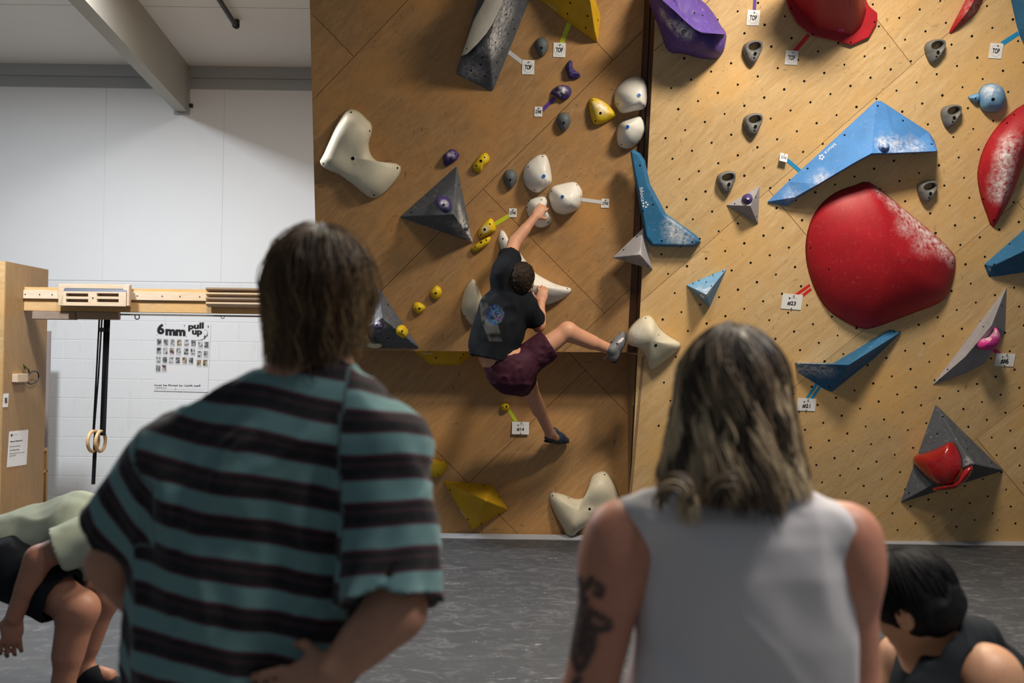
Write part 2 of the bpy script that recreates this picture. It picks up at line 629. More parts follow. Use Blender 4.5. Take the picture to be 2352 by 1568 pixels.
# black sprinkler pipe under the ceiling
p0, p1 = W(480, -60, 7.9), W(541, 58, 8.9)
p0.z = p1.z
sp = thing('sprinkler_pipe', 'black sprinkler pipe with a drooping nozzle under the pale ceiling', 'pipe', p1)
dirv = (p1 - p0).normalized()
obj('pipe', *tube([p1 - dirv * 2.2, p1], 0.022, 10), 'black_metal', sp, True)
obj('elbow', *tube([p1 - dirv * 0.01, p1 + dirv * 0.03 + Vector((0, 0, 0.005)), p1 + dirv * 0.04 + Vector((0, 0, 0.04)), p1 + dirv * 0.04 + Vector((0, 0, 0.08))], [0.03, 0.032, 0.028, 0.024], 10), 'black_metal', sp, True)
hk = p1 + dirv * 0.045 + Vector((0, 0, 0.09))
obj('sprinkler_head', *tube([hk, hk + Vector((0.02, 0, 0.03)), hk + Vector((0.05, 0, 0.025)), hk + Vector((0.045, 0, -0.01))], 0.008, 6), plain('copper', (0.30, 0.12, 0.06), 0.5), sp, True)
obj('hanger_rod', *tube([p1 - dirv * 0.6, Vector(((p1 - dirv * 0.6).x, (p1 - dirv * 0.6).y, CEIL + 0.01))], 0.006, 6), 'black_metal', sp)


# ------------------------------------------------------------------ climbing wall sections
def clip_poly(poly, clip):
    def inside(p, a, b):
        return (b[0] - a[0]) * (p[1] - a[1]) - (b[1] - a[1]) * (p[0] - a[0]) >= -1e-9

    def isect(p, q, a, b):
        x1, y1, x2, y2 = *p, *q
        x3, y3, x4, y4 = *a, *b
        den = (x1 - x2) * (y3 - y4) - (y1 - y2) * (x3 - x4)
        t = ((x1 - x3) * (y3 - y4) - (y1 - y3) * (x3 - x4)) / den
        return (x1 + t * (x2 - x1), y1 + t * (y2 - y1))
    out = poly
    for i in range(len(clip)):
        a, b = clip[i], clip[(i + 1) % len(clip)]
        inp, out = out, []
        for k in range(len(inp)):
            p, q = inp[k - 1], inp[k]
            if inside(q, a, b):
                if not inside(p, a, b):
                    out.append(isect(p, q, a, b))
                out.append(q)
            elif inside(p, a, b):
                out.append(isect(p, q, a, b))
        if not out:
            return []
    return out


def area2(poly):
    return 0.5 * sum(poly[i - 1][0] * poly[i][1] - poly[i][0] * poly[i - 1][1] for i in range(len(poly)))


def sheets(pl, root, corners, node, angle, material, w=1.22, l=2.44, shift=0.5):
    """plywood sheets of w x l, turned by angle on the wall, one corner at node; each a mesh of its own"""
    quad = [pl.ab(pl.P(u, v)) for u, v in corners]
    if area2(quad) < 0:
        quad.reverse()
    n0 = pl.ab(pl.P(*node))
    a = math.radians(angle)
    e1, e2 = (math.cos(a), math.sin(a)), (-math.sin(a), math.cos(a))
    g = 0.0016
    for r in range(-8, 9):
        for c in range(-6, 7):
            s0 = c * l + (shift * l if r % 2 else 0) + g
            s1 = s0 + l - 2 * g
            t0, t1 = r * w + g, (r + 1) * w - g
            cell = [(n0[0] + e1[0] * s + e2[0] * t, n0[1] + e1[1] * s + e2[1] * t) for s, t in ((s0, t0), (s1, t0), (s1, t1), (s0, t1))]
            poly = clip_poly(cell, quad)
            if len(poly) < 3 or abs(area2(poly)) < 0.002:
                continue
            pts = [pl.at(x, y, 0.0) for x, y in poly]
            v, f = prism(pts, pl.n * -0.018)
            obj('panel', v, f, material, root)
    qv = [pl.at(x, y, -0.019) for x, y in quad]
    v, f = prism(qv, pl.n * -0.06)
    obj('frame_backing', v, f, 'backing_dark', root)


CL = [(731.5, 804), (1441, 809), (1491.5, -232), (705.5, -232)]
CK = [(739, 1234), (1443, 1237.5), (1441.5, 775), (731, 770)]
CR = [(1443, 1237.5), (2650, 1246), (2900, -240), (1520, -240)]
wall_l = struct_empty('wall_climbing_left', PL.P(1080, 804))
tag(wall_l, 'overhanging brown plywood climbing wall section behind the climber')
sheets(PL, wall_l, CL, (1408, 138), 45.5, 'ply_left')
wall_k = struct_empty('wall_climbing_kicker', PK.P(1080, 1235))
tag(wall_k, 'recessed lower plywood section below the overhang')
sheets(PK, wall_k, CK, (1076, 1110), -45.0, 'ply_left')
wall_r = struct_empty('wall_climbing_right', PR.P(1900, 1240))
tag(wall_r, 'bright birch plywood climbing wall section dotted with bolt holes')
sheets(PR, wall_r, CR, (2095, 149), 43.5, 'ply_right')

# side returns between the sections
ret = struct_empty('wall_climbing_return', PR.P(1475, 820))
tag(ret, 'dark brown return between the two climbing wall sections')


def skin_quad(name, p, material, parent, th=0.02):
    nrm = (p[1] - p[0]).cross(p[3] - p[0]).normalized()
    if nrm.dot(CAM - p[0]) < 0:
        nrm = -nrm
    v, f = prism(p, -nrm * th)
    return obj(name, v, f, material, parent)


def lerp(a, b, t):
    return a + (b - a) * t


a0, a1 = PL.P(1441, 809), PL.P(1491.5, -232)
b0, b1 = PR.P(1476, 812), PR.P(1520, -240)
# two brown boards with a dark gap on the upper half, one wide board below
m0, m1 = lerp(a0, b0, 0.46), lerp(a1, b1, 0.42)
n0, n1 = lerp(a0, b0, 0.50), lerp(a1, b1, 0.58)
skin_quad('return_board', [a0, m0, m1, a1], 'brown_paint', ret)
skin_quad('return_board', [n0, b0, b1, n1], 'brown_paint', ret)
sh = Vector((0, 0.03, 0))
skin_quad('return_gap', [m0 + sh, n0 + sh, n1 + sh, m1 + sh], 'backing_dark', ret)
k0, k1 = PK.P(1442.5, 1150), PK.P(1441.5, 812)
r0, r1 = PR.P(1443.5, 1150), PR.P(1474, 818)
skin_quad('return_board', [k0, r0, r1, k1], 'return_ply', ret)
skin_quad('return_cap', [PL.P(1441, 809), PR.P(1476, 812), PR.P(1474.5, 818), PK.P(1441.5, 812)], 'return_ply', ret, 0.01)
# yellow paint rub on the return
pp = [lerp(lerp(k0, k1, 0.66), lerp(r0, r1, 0.66), 0.55), lerp(lerp(k0, k1, 0.67), lerp(r0, r1, 0.67), 0.85), lerp(lerp(k0, k1, 0.80), lerp(r0, r1, 0.80), 0.92), lerp(lerp(k0, k1, 0.78), lerp(r0, r1, 0.78), 0.66)]
fw = Vector((-0.004, -0.006, 0))
skin_quad('paint_rub', [q + fw for q in pp], 'tape_yellow', ret, 0.002)
# soffit under the overhanging section and the side closing the structure towards the rear wall
s0, s1 = PL.P(731.5, 804), PL.P(1441, 809)
t0, t1 = PK.P(731, 790), PK.P(1441.5, 790)
t0.z = s0.z + 0.01
t1.z = s1.z + 0.01
v, f = prism([s0 + Vector((0, 0.012, 0.002)), s1 + Vector((0, 0.012, 0.002)), t1, t0], Vector((0, 0, 0.018)))
obj('soffit', v, f, 'return_ply', wall_l)
q = [PK.P(739, 1234), PK.P(731, 770), PL.P(731.5, 804), PL.P(705.5, -232)]
q = [Vector((p.x + 0.004, p.y + 0.002, p.z)) for p in q]
yb = BACK - 0.01
v, f = prism([q[0], q[1], q[2], q[3], Vector((q[3].x, yb, q[3].z)), Vector((q[3].x, yb, q[0].z))], Vector((0.018, 0, 0)))
sidew = obj('wall_climbing_side', v, f, 'return_ply')
tag(sidew, 'plywood side closing the climbing wall towards the white rear wall', kind='structure')

# threaded bolt holes all over the right-hand section
va, vb = None, None
g0 = PR.ab(PR.P(1480 + 253 / 2.697, 805 / 2.697))
ga = PR.ab(PR.P(1480 + 1489 / 2.697, 297 / 2.697))
gb = PR.ab(PR.P(1480 + 167 / 2.697, 545 / 2.697))
va = ((ga[0] - g0[0]) / 10, (ga[1] - g0[1]) / 10)
vb = ((gb[0] - g0[0]) / 2, (gb[1] - g0[1]) / 2)
quadR = [PR.ab(PR.P(u, v)) for u, v in [(1500, 1215), (2640, 1225), (2880, -235), (1540, -235)]]
if area2(quadR) < 0:
    quadR.reverse()


def in_quad(p, quad):
    return all((quad[(i + 1) % 4][0] - quad[i][0]) * (p[1] - quad[i][1]) - (quad[(i + 1) % 4][1] - quad[i][1]) * (p[0] - quad[i][0]) > 0 for i in range(4))


hv, hf = [], []
rnd = random.Random(5)
for i in range(-40, 60):
    for j in range(-60, 40):
        p = (g0[0] + va[0] * i + vb[0] * j, g0[1] + va[1] * i + vb[1] * j)
        if not in_quad(p, quadR):
            continue
        base = len(hv)
        rr = 0.0078 * rnd.uniform(0.85, 1.15)
        for k in range(8):
            a = k * math.pi / 4
            hv.append(PR.at(p[0] + rr * math.cos(a), p[1] + rr * math.sin(a), 0.0012))
        hf.append([base + k for k in range(8)])
ho = obj('bolt_holes', hv, hf, 'black_hole', wall_r)
ho['kind'] = 'stuff'


# ------------------------------------------------------------------ climbing holds
def zoom4(pts):
    return [(700 + p[0] / 2.8, p[1] / 2.8, *p[2:]) for p in pts]


def zoom5(pts):
    return [(1480 + p[0] / 2.697, p[1] / 2.697, *p[2:]) for p in pts]


def zoom6(pts):
    return [(1480 + p[0] / 2.24, 500 + p[1] / 2.24, *p[2:]) for p in pts]


def zoom7(pts):
    return [(830 + p[0] / 2.8, 500 + p[1] / 2.8, *p[2:]) for p in pts]


def zoom8(pts):
    return [(820 + p[0] / 2.904, 760 + p[1] / 2.904, *p[2:]) for p in pts]


def spline(pts, n):
    """closed Catmull-Rom through pts, n samples evenly by length"""
    k = len(pts)
    out = []
    for i in range(k):
        p0, p1, p2, p3 = (np.array(pts[(i + j) % k][:2], float) for j in (-1, 0, 1, 2))
        for t in np.linspace(0, 1, 12, endpoint=False):
            out.append(0.5 * ((2 * p1) + (-p0 + p2) * t + (2 * p0 - 5 * p1 + 4 * p2 - p3) * t * t + (-p0 + 3 * p1 - 3 * p2 + p3) * t ** 3))
    out = np.array(out)
    seg = np.linalg.norm(np.roll(out, -1, 0) - out, axis=1)
    s = np.concatenate([[0], np.cumsum(seg)])
    out = np.vstack([out, out[:1]])
    q = np.linspace(0, s[-1], n, endpoint=False)
    return [(float(np.interp(x, s, out[:, 0])), float(np.interp(x, s, out[:, 1]))) for x in q]


def hash01(i, j, k, seed):
    h = (i * 374761393 + j * 668265263 + k * 2147483647 + seed * 974711) & 0xffffffff
    h = ((h ^ (h >> 13)) * 1274126177) & 0xffffffff
    return ((h ^ (h >> 16)) & 0xffff) / 65535.0


def vnoise(P, scale, seed=0):
    """smooth value noise on an (n,3) array, -1..1"""
    q = np.asarray(P, float) * scale
    i = np.floor(q).astype(np.int64)
    f = q - i
    f = f * f * (3 - 2 * f)
    r = 0
    for dx in (0, 1):
        for dy in (0, 1):
            for dz in (0, 1):
                w = (f[:, 0] if dx else 1 - f[:, 0]) * (f[:, 1] if dy else 1 - f[:, 1]) * (f[:, 2] if dz else 1 - f[:, 2])
                r = r + w * hash01(i[:, 0] + dx, i[:, 1] + dy, i[:, 2] + dz, seed)
    return r * 2 - 1


class Hold:
    """a thing bolted to the wall; body first, then bolt holes and marks found by looking at the body"""

    def __init__(s, name, label, cat, group=None):
        s.name, s.label, s.cat, s.group = name, label, cat, group
        s.root = None
        s.V, s.T = [], []

    def body(s, verts, faces, material, smooth, part='body', chalk=None):
        verts = [Vector(v) for v in verts]
        c = sum(verts, Vector()) / len(verts)
        if s.root is None:
            s.root = thing(s.name, s.label, s.cat, c, s.group)
        o = obj(part, verts, faces, material, s.root, smooth)
        base = len(s.V)
        s.V += verts
        s.T += [[i + base for i in f] for f in faces]
        s.bvh = BVHTree.FromPolygons(s.V, s.T)
        if chalk:
            vals = np.zeros(len(verts))
            arr = np.array([tuple(v) for v in verts])
            for (u, v, r, amt) in chalk:
                hit = s.look(u, v)
                if hit is None:
                    continue
                p, nn, dist = hit
                dd = np.linalg.norm(arr - np.array(tuple(p)), axis=1) / (r * dist / F)
                vals = np.maximum(vals, amt * np.clip(1.25 - dd, 0, 1))
            at = o.data.attributes.new('chalk', 'FLOAT', 'POINT')
            at.data.foreach_set('value', vals.astype(np.float32))
        return o

    def look(s, u, v):
        dd = ray(u, v).normalized()
        loc, nn, idx, dist = s.bvh.ray_cast(CAM, dd)
        if loc is None:
            return None
        if nn.dot(dd) > 0:
            nn = -nn
        return loc, nn, dist

    def disc(s, u, v, rpx, material='black_hole', part='bolt_hole', lift=0.0012, thick=0.001, seg=10, sq=1.0):
        hit = s.look(u, v)
        if hit is None:
            return
        p, nn, dist = hit
        r = rpx * dist / F
        a = nn.orthogonal().normalized()
        b = nn.cross(a)
        pts = [p + nn * (lift - thick) + (a * math.cos(t) + b * math.sin(t) * sq) * r for t in [2 * math.pi * k / seg for k in range(seg)]]
        vv, ff = prism(pts, nn * thick)
        return obj(part, vv, ff, material, s.root)

    def holes(s, pts, rpx=2.3):
        for p in pts:
            s.disc(p[0], p[1], rpx)
        return s

    def letters(s, txt, u, v, u2, v2, hpx, material='print_white', bold=0.0):
        """lettering whose middle is (u, v); (u2, v2) lies further along its baseline"""
        h1, h2 = s.look(u, v), s.look(u2, v2)
        if h1 is None:
            return
        p, nn, dist = h1
        dd = ray(u2, v2)
        t = (p - CAM).dot(nn) / dd.dot(nn)
        ex = (CAM + dd * t - p)
        half = ex.length
        ex = ex.normalized()
        ey = nn.cross(ex)
        text(txt, p + nn * 0.001, ex, ey, 2 * half, hpx * dist / F, material, s.root, bold=bold)
        return s


def dome(hold, pl, outline, centre, h, material, a=2.2, b=0.6, n=44, rings=9, bumps=(), rough=0.0, rscale=40, chalk=None, part='body', base_h=0.0, seed=1):
    pts = spline(outline, n)
    B = [pl.P(u, v, base_h) for u, v in pts]
    C = pl.P(centre[0], centre[1], h + base_h) - pl.n * h
    verts, lev = [], []
    for k in range(rings):
        t = (k / rings) ** 1.35
        for i in range(n):
            verts.append(lerp(B[i], C, t))
            lev.append(t)
    verts.append(C)
    lev.append(1.0)
    bl = [(pl.P(u, v, 0.0), r, amp) for u, v, r, amp in bumps]
    arr = np.array([tuple(q) for q in verts])
    nz = vnoise(arr, rscale, seed) if rough else None
    for i, q in enumerate(verts):
        t = lev[i]
        hh = h * (1 - (1 - t) ** a) ** b
        for (bp, r, amp) in bl:
            hh += amp * math.exp(-((q - bp).length / r) ** 2) * min(1, t * 5)
        if rough:
            hh += rough * nz[i] * min(1, t * 6)
        verts[i] = q + pl.n * max(hh, -0.002)
    faces = []
    for k in range(rings - 1):
        for i in range(n):
            j = (i + 1) % n
            faces.append([k * n + i, k * n + j, (k + 1) * n + j, (k + 1) * n + i])
    last = (rings - 1) * n
    for i in range(n):
        faces.append([last + i, last + (i + 1) % n, rings * n])
    faces.append(list(range(n - 1, -1, -1)))
    # outward orientation
    p0, p1, p2 = (verts[x] for x in faces[-2])
    if (p1 - p0).cross(p2 - p0).dot(pl.n) < 0:
        faces = [f[::-1] for f in faces]
    return hold.body(verts, faces, material, True, part, chalk)


def refine(bm, bev, cuts):
    if bev:
        bmesh.ops.bevel(bm, geom=list(bm.edges), offset=bev, segments=2, affect='EDGES', profile=0.5)
    bmesh.ops.triangulate(bm, faces=list(bm.faces))
    for _ in range(cuts):
        long_e = [e for e in bm.edges if e.calc_length() > 0.07]
        if not long_e:
            break
        bmesh.ops.subdivide_edges(bm, edges=long_e, cuts=1)
        bmesh.ops.triangulate(bm, faces=[f for f in bm.faces if len(f.verts) > 3])


def hull(hold, pl, base, tops, material, bev=0.006, chalk=None, part='body', base_h=0.0, cuts=5):
    """faceted volume: base corners on the wall, crest points at their own height"""
    bm = bmesh.new()
    for p in base:
        bm.verts.new(pl.P(p[0], p[1], base_h))
    for p in tops:
        bm.verts.new(pl.P(p[0], p[1], p[2] + base_h))
    r = bmesh.ops.convex_hull(bm, input=list(bm.verts))
    junk = [g for g in r['geom_interior'] if isinstance(g, bmesh.types.BMVert)]
    if junk:
        bmesh.ops.delete(bm, geom=junk, context='VERTS')
    bmesh.ops.dissolve_limit(bm, angle_limit=0.02, verts=list(bm.verts), edges=list(bm.edges))
    bmesh.ops.recalc_face_normals(bm, faces=list(bm.faces))
    refine(bm, bev, cuts)
    bmesh.ops.recalc_face_normals(bm, faces=list(bm.faces))
    bm.verts.index_update()
    return hold.body([v.co.copy() for v in bm.verts], [[v.index for v in f.verts] for f in bm.faces], material, False, part, chalk)


def slab(hold, pl, base, top, h, material, bev=0.008, chalk=None, part='body', base_h=0.0, cuts=5):
    """concave volume: base outline on the wall and a top outline of the same length at height(s) h"""
    bm = bmesh.new()
    n = len(base)
    vb = [bm.verts.new(pl.P(p[0], p[1], base_h)) for p in base]
    vt = [bm.verts.new(pl.P(p[0], p[1], base_h + (p[2] if len(p) > 2 else h))) for p in top]
    bm.faces.new(vb)
    bm.faces.new(vt[::-1])
    for i in range(n):
        j = (i + 1) % n
        bm.faces.new([vb[j], vb[i], vt[i], vt[j]])
    bmesh.ops.recalc_face_normals(bm, faces=list(bm.faces))
    refine(bm, bev, cuts)
    bm.verts.index_update()
    return hold.body([v.co.copy() for v in bm.verts], [[v.index for v in f.verts] for f in bm.faces], material, False, part, chalk)


def facets(hold, pl, pts, faces, material, bev=0.005, chalk=None, part='body', cuts=5, base_h=0.0):
    """volume given by pixel points with heights and its faces"""
    bm = bmesh.new()
    vs = [bm.verts.new(pl.P(p[0], p[1], p[2] + base_h)) for p in pts]
    for q in faces:
        bm.faces.new([vs[i] for i in q])
    bmesh.ops.recalc_face_normals(bm, faces=list(bm.faces))
    refine(bm, bev, cuts)
    bm.verts.index_update()
    return hold.body([v.co.copy() for v in bm.verts], [[v.index for v in f.verts] for f in bm.faces], material, False, part, chalk)


class OnHold:
    """a flat seat on another hold's face, so that a hold can be bolted to a volume"""

    def __init__(s, hold, u, v):
        p, nn, dist = hold.look(u, v)
        s.o, s.n = p, nn

    def P(s, u, v, h=0.0):
        dd = ray(u, v)
        t = (s.o + s.n * h - CAM).dot(s.n) / dd.dot(s.n)
        return CAM + dd * t


def ell(u, v, ru, rv, n=10, rot=0.0):
    c, s = math.cos(rot), math.sin(rot)
    return [(u + ru * math.cos(t) * c - rv * math.sin(t) * s, v + ru * math.cos(t) * s + rv * math.sin(t) * c) for t in [2 * math.pi * k / n for k in range(n)]]


# ------------------------------------------------------------------ holds on the left section
VOL, HLD = 'climbing volume', 'climbing hold'

h = Hold('macro_hold', 'big cream elbow-shaped macro hold near the left edge of the wall', HLD)
dome(h, PL, zoom4([(295, 698), (345, 715), (400, 765), (432, 802), (430, 860), (412, 925), (430, 1000), (480, 1040), (560, 1045), (612, 1063), (618, 1105), (590, 1160), (530, 1230), (480, 1268), (430, 1275), (380, 1245), (300, 1180), (215, 1120), (160, 1100), (108, 1068), (95, 1035), (115, 1000), (150, 920), (190, 830), (230, 760), (265, 710)]),
     zoom4([(300, 1010)])[0], 0.085, 'resin_cream', 2.6, 0.55, 64, 10, bumps=[(800, 300, 0.16, 0.05), (770, 370, 0.12, 0.03), (870, 415, 0.14, 0.045), (813, 372, 0.10, -0.03)])
h.holes(zoom4([(297, 722), (417, 842), (120, 1052), (596, 1080), (445, 1254)]), 2.4).disc(*zoom4([(309, 1018)])[0], 4.0)

h = Hold('grey_volume', 'long dark grey volume at the top edge with a pale hold on its left side', VOL)
hull(h, PL, zoom4([(968, 478), (1195, 590), (1215, 585), (1315, 325), (1500, -130), (1480, -420), (1230, -420), (1080, 90)]), zoom4([(1183, 258, 0.30), (1285, -60, 0.32), (1330, -330, 0.25)]), 'fibre_grey', 0.010,
     chalk=[(1137, 90, 45, 0.9), (1160, 30, 40, 0.7), (1085, 165, 30, 0.6), (1150, 180, 18, 0.6)])
h.holes(zoom4([(1226, 272), (1270, 310), (1222, 74), (1297, 93), (1340, 125), (1306, 217), (1348, 186), (1236, 400), (1230, 496), (1145, 368), (1130, 415), (1070, 454), (1160, 490)]), 2.3)
g_long = h
h = Hold('macro_hold', 'flat cream hold lying along the left face of the long dark grey volume', HLD)
seat = OnHold(g_long, *zoom4([(1110, 190)])[0])
co = zoom4([(1005, 362), (1040, 352), (1110, 285), (1170, 215), (1205, 160), (1240, 85), (1275, 0), (1300, -90), (1200, -110), (1158, 0), (1085, 130), (1030, 290)])
cc = (sum(p[0] for p in co) / len(co), sum(p[1] for p in co) / len(co))
slab(h, seat, co, [(p[0] + (cc[0] - p[0]) * 0.05, p[1] + (cc[1] - p[1]) * 0.03, 0.03) for p in co], 0.03, 'resin_cream', 0.004)
h.holes(zoom4([(1043, 313)]), 2.2)
h.disc(*zoom4([(1137, 30)])[0], 4.0, 'tape_red', 'coloured_plug', 0.004)

h = Hold('yellow_volume', 'mustard yellow volume hanging in from the top edge above the grey drop holds', VOL)
hull(h, PL, zoom4([(1380, -100), (1700, 152), (1870, 272), (1886, 278), (1905, 105), (1840, -40), (1700, -300), (1450, -260)]), zoom4([(1836, 0, 0.27), (1868, 215, 0.09), (1800, -220, 0.30)]), 'fibre_yellow', 0.008)
h.holes(zoom4([(1707, 18), (1690, 88), (1818, 103), (1807, 178), (1886, 130)]), 2.3)
h.letters('MAGMA', *zoom4([(1590, 40)])[0], *zoom4([(1622, 66)])[0], 6.5, 'print_white')

for (u, v, s, lab) in ((1244, 109, 1.0, 'blue-grey drop-shaped hold beside the upper yellow tape'), (1295, 281, 1.0, 'blue-grey drop-shaped hold below the purple tape'), (1172, 412, 1.0, 'blue-grey drop-shaped hold left of the white holds')):
    h = Hold('drop_hold', lab, HLD, 'blue-grey drop-shaped holds')
    dome(h, PL, [(u - 1, v - 23), (u + 10, v - 20), (u + 16, v - 8), (u + 14, v + 5), (u + 5, v + 19), (u - 1, v + 23), (u - 6, v + 18), (u - 14, v + 3), (u - 17, v - 7), (u - 11, v - 19)], (u + 1, v - 3), 0.06, 'resin_grey_blue', 2.4, 0.6, 28, 7)
    h.disc(u, v + 1, 2.6)

h = Hold('purple_hold', 'small dark purple crescent-shaped rough hold under the yellow volume', HLD)
dome(h, PL, zoom4([(1710, 386), (1722, 400), (1726, 440), (1765, 470), (1774, 490), (1755, 506), (1705, 510), (1690, 480), (1677, 440), (1690, 400)]), zoom4([(1708, 462)])[0], 0.05, 'resin_purple', 2.2, 0.6, 30, 7, rough=0.013, rscale=48)
h.holes(zoom4([(1712, 462), (1757, 480)]), 1.8)
h = Hold('purple_hold', 'lumpy purple hold with chalky ribs at the end of the purple tape', HLD)
dome(h, PL, zoom4([(1600, 570), (1650, 546), (1705, 560), (1714, 600), (1690, 637), (1650, 643), (1610, 617), (1582, 597)]), zoom4([(1652, 590)])[0], 0.055, 'resin_purple', 2.2, 0.6, 30, 8, rough=0.018, rscale=48, chalk=[(1290, 206, 14, 0.9)])
h.holes(zoom4([(1651, 600), (1617, 585)]), 2.0)
h = Hold('purple_hold', 'rough purple hold above the tip of the dark grey pyramid', HLD)
dome(h, PL, zoom4([(905, 985), (945, 958), (990, 985), (987, 1015), (950, 1050), (905, 1067), (892, 1040), (889, 1000)]), zoom4([(940, 1010)])[0], 0.05, 'resin_purple', 2.2, 0.6, 30, 8, rough=0.017, rscale=48, chalk=[(1036, 355, 10, 0.7)])
h.holes(zoom4([(968, 990), (905, 1045)]), 1.7)


def yellow_hold(label, pl, outl, centre, hh, holes, chalk=None, name='yellow_hold', rough=0.002):
    h = Hold(name, label, HLD)
    dome(h, pl, outl, centre, hh, 'resin_yellow', 2.6, 0.6, 32, 7, rough=rough, rscale=30, chalk=chalk)
    for p in holes:
        h.disc(p[0], p[1], p[2] if len(p) > 2 else 1.9)
    return h


yellow_hold('yellow oblong hold with three bolt holes above the grey pyramid', PL, zoom4([(1165, 980), (1190, 1010), (1185, 1040), (1150, 1075), (1130, 1110), (1085, 1097), (1078, 1065), (1100, 1030), (1130, 995)]), zoom4([(1135, 1045)])[0], 0.05, zoom4([(1133, 1035, 3.2), (1157, 1012), (1104, 1065)]))
yellow_hold('triangular yellow hold with a chalky top beside the uppermost white hold', PL, zoom4([(1845, 628), (1880, 630), (1930, 655), (1975, 695), (2007, 735), (1990, 757), (1920, 795), (1868, 802), (1845, 775), (1830, 715), (1826, 650)]), zoom4([(1895, 715)])[0], 0.075, zoom4([(1902, 727, 3.0), (1848, 645), (1993, 730), (1870, 778)]), [(1378, 245, 17, 1.0), (1388, 253, 12, 0.9)])
yellow_hold('chalky yellow hold at the end of the lime tape above the other two-hole one', PL, zoom7([(820, 6), (845, 9), (866, 60), (860, 87), (800, 117), (760, 127), (748, 95), (770, 50)]), zoom7([(812, 70)])[0], 0.055, zoom7([(793, 75, 3.2), (827, 40), (768, 110)]), [(1115, 527, 10, 1.0)])
yellow_hold('yellow wedge hold just under the chalky yellow one by the pyramid tip', PL, zoom7([(825, 118), (830, 150), (800, 182), (735, 220), (703, 202), (715, 185), (760, 150)]), zoom7([(770, 168)])[0], 0.05, zoom7([(770, 158, 3.0), (803, 143), (732, 185)]))
yellow_hold('small round yellow foothold, the higher of the pair left of the climber', PL, zoom7([(478, 436), (510, 450), (519, 480), (505, 512), (480, 527), (450, 506), (440, 475)]), zoom7([(480, 478)])[0], 0.045, zoom7([(478, 485, 2.6), (455, 487, 1.3)]))
yellow_hold('small round yellow foothold, the lower of the pair left of the climber', PL, zoom7([(340, 548), (370, 541), (405, 563), (410, 587), (370, 617), (335, 592), (328, 575)]), zoom7([(370, 576)])[0], 0.045, zoom7([(373, 584, 2.6), (350, 586, 1.3)]))


def white_hold(label, pl, outl, centre, hh, holes, blue=None, bumps=(), mt='resin_white', a=2.0, b=0.75, chalk=None):
    h = Hold('white_hold', label, HLD)
    dome(h, pl, outl, centre, hh, mt, a, b, 44, 9, bumps=bumps, chalk=chalk)
    h.holes(holes, 1.9)
    if blue:
        h.disc(blue[0], blue[1], 4.2, 'bolt_blue', 'blue_bolt', 0.003, 0.004, 14)
        h.disc(blue[0], blue[1], 1.3, 'black_hole', 'hex_socket', 0.0035)
    return h


white_hold('large white rounded hold, uppermost one beside the dark wall joint', PL, zoom4([(2130, 488), (2175, 500), (2200, 545), (2205, 640), (2187, 700), (2120, 715), (2035, 730), (2000, 690), (1988, 640), (1996, 580), (2038, 528), (2085, 498)]), zoom4([(2150, 640)])[0], 0.16, zoom4([(2012, 668), (2180, 678), (2165, 505)]), zoom4([(2150, 612)])[0])
white_hold('white ridged hold just below the uppermost one by the joint', PL, zoom4([(2140, 748), (2175, 755), (2197, 800), (2197, 850), (2150, 920), (2090, 957), (2030, 947), (2008, 910), (2008, 830), (2040, 780)]), zoom4([(2078, 812)])[0], 0.14, zoom4([(2150, 904), (2035, 930), (2170, 765)]), zoom4([(2076, 815)])[0])
white_hold('white oval hold above the climber’s raised hand', PL, zoom4([(1530, 993), (1555, 1000), (1577, 1060), (1590, 1150), (1580, 1182), (1545, 1212), (1495, 1240), (1438, 1216), (1408, 1170), (1403, 1110), (1428, 1050), (1490, 1000)]), zoom4([(1535, 1140)])[0], 0.13, zoom4([(1437, 1072), (1530, 1007), (1478, 1222), (1573, 1170)]), zoom4([(1537, 1132)])[0])
white_hold('white pointed hold at the end of the pale tape, right of the raised hand', PL, zoom4([(1700, 1170), (1745, 1172), (1782, 1220), (1785, 1265), (1767, 1330), (1730, 1360), (1660, 1380), (1600, 1357), (1573, 1300), (1568, 1245), (1588, 1200), (1650, 1180)]), zoom4([(1700, 1290)])[0], 0.16, zoom4([(1587, 1228), (1750, 1190), (1775, 1263)]), zoom4([(1657, 1265)])[0])
wh_hand = white_hold('white hold gripped by the climber’s raised hand', PL, zoom4([(1450, 1280), (1530, 1261), (1562, 1290), (1557, 1340), (1587, 1400), (1587, 1430), (1550, 1457), (1500, 1462), (1468, 1437), (1438, 1390), (1423, 1330)]), zoom4([(1520, 1335)])[0], 0.11, zoom4([(1442, 1294), (1522, 1285), (1432, 1335), (1567, 1430), (1478, 1440)]))
white_hold('tall cream crescent hold left of the climber’s back', PL, zoom7([(720, 392), (740, 420), (762, 470), (780, 530), (775, 600), (745, 660), (715, 690), (690, 672), (650, 612), (640, 560), (653, 490), (680, 428)]), zoom7([(748, 530)])[0], 0.14, zoom7([(738, 430), (670, 634)]), mt='resin_cream')
h = Hold('macro_hold', 'long white three-armed macro hold behind the climber’s head', HLD)
dome(h, PL, zoom7([(900, 76), (922, 90), (942, 130), (965, 175), (1005, 205), (1050, 265), (1110, 345), (1170, 385), (1250, 425), (1340, 450), (1357, 465), (1337, 490), (1280, 530), (1180, 562), (1080, 545), (1015, 480), (985, 380), (940, 290), (905, 230), (885, 170), (876, 120)]), zoom7([(1085, 425)])[0], 0.15, 'resin_white', 1.9, 0.8, 60, 10, chalk=[(1265, 650, 30, 0.8), (1190, 590, 25, 0.6)])
h.holes(zoom7([(911, 135), (1324, 454)]), 2.0)
macro_grip = h

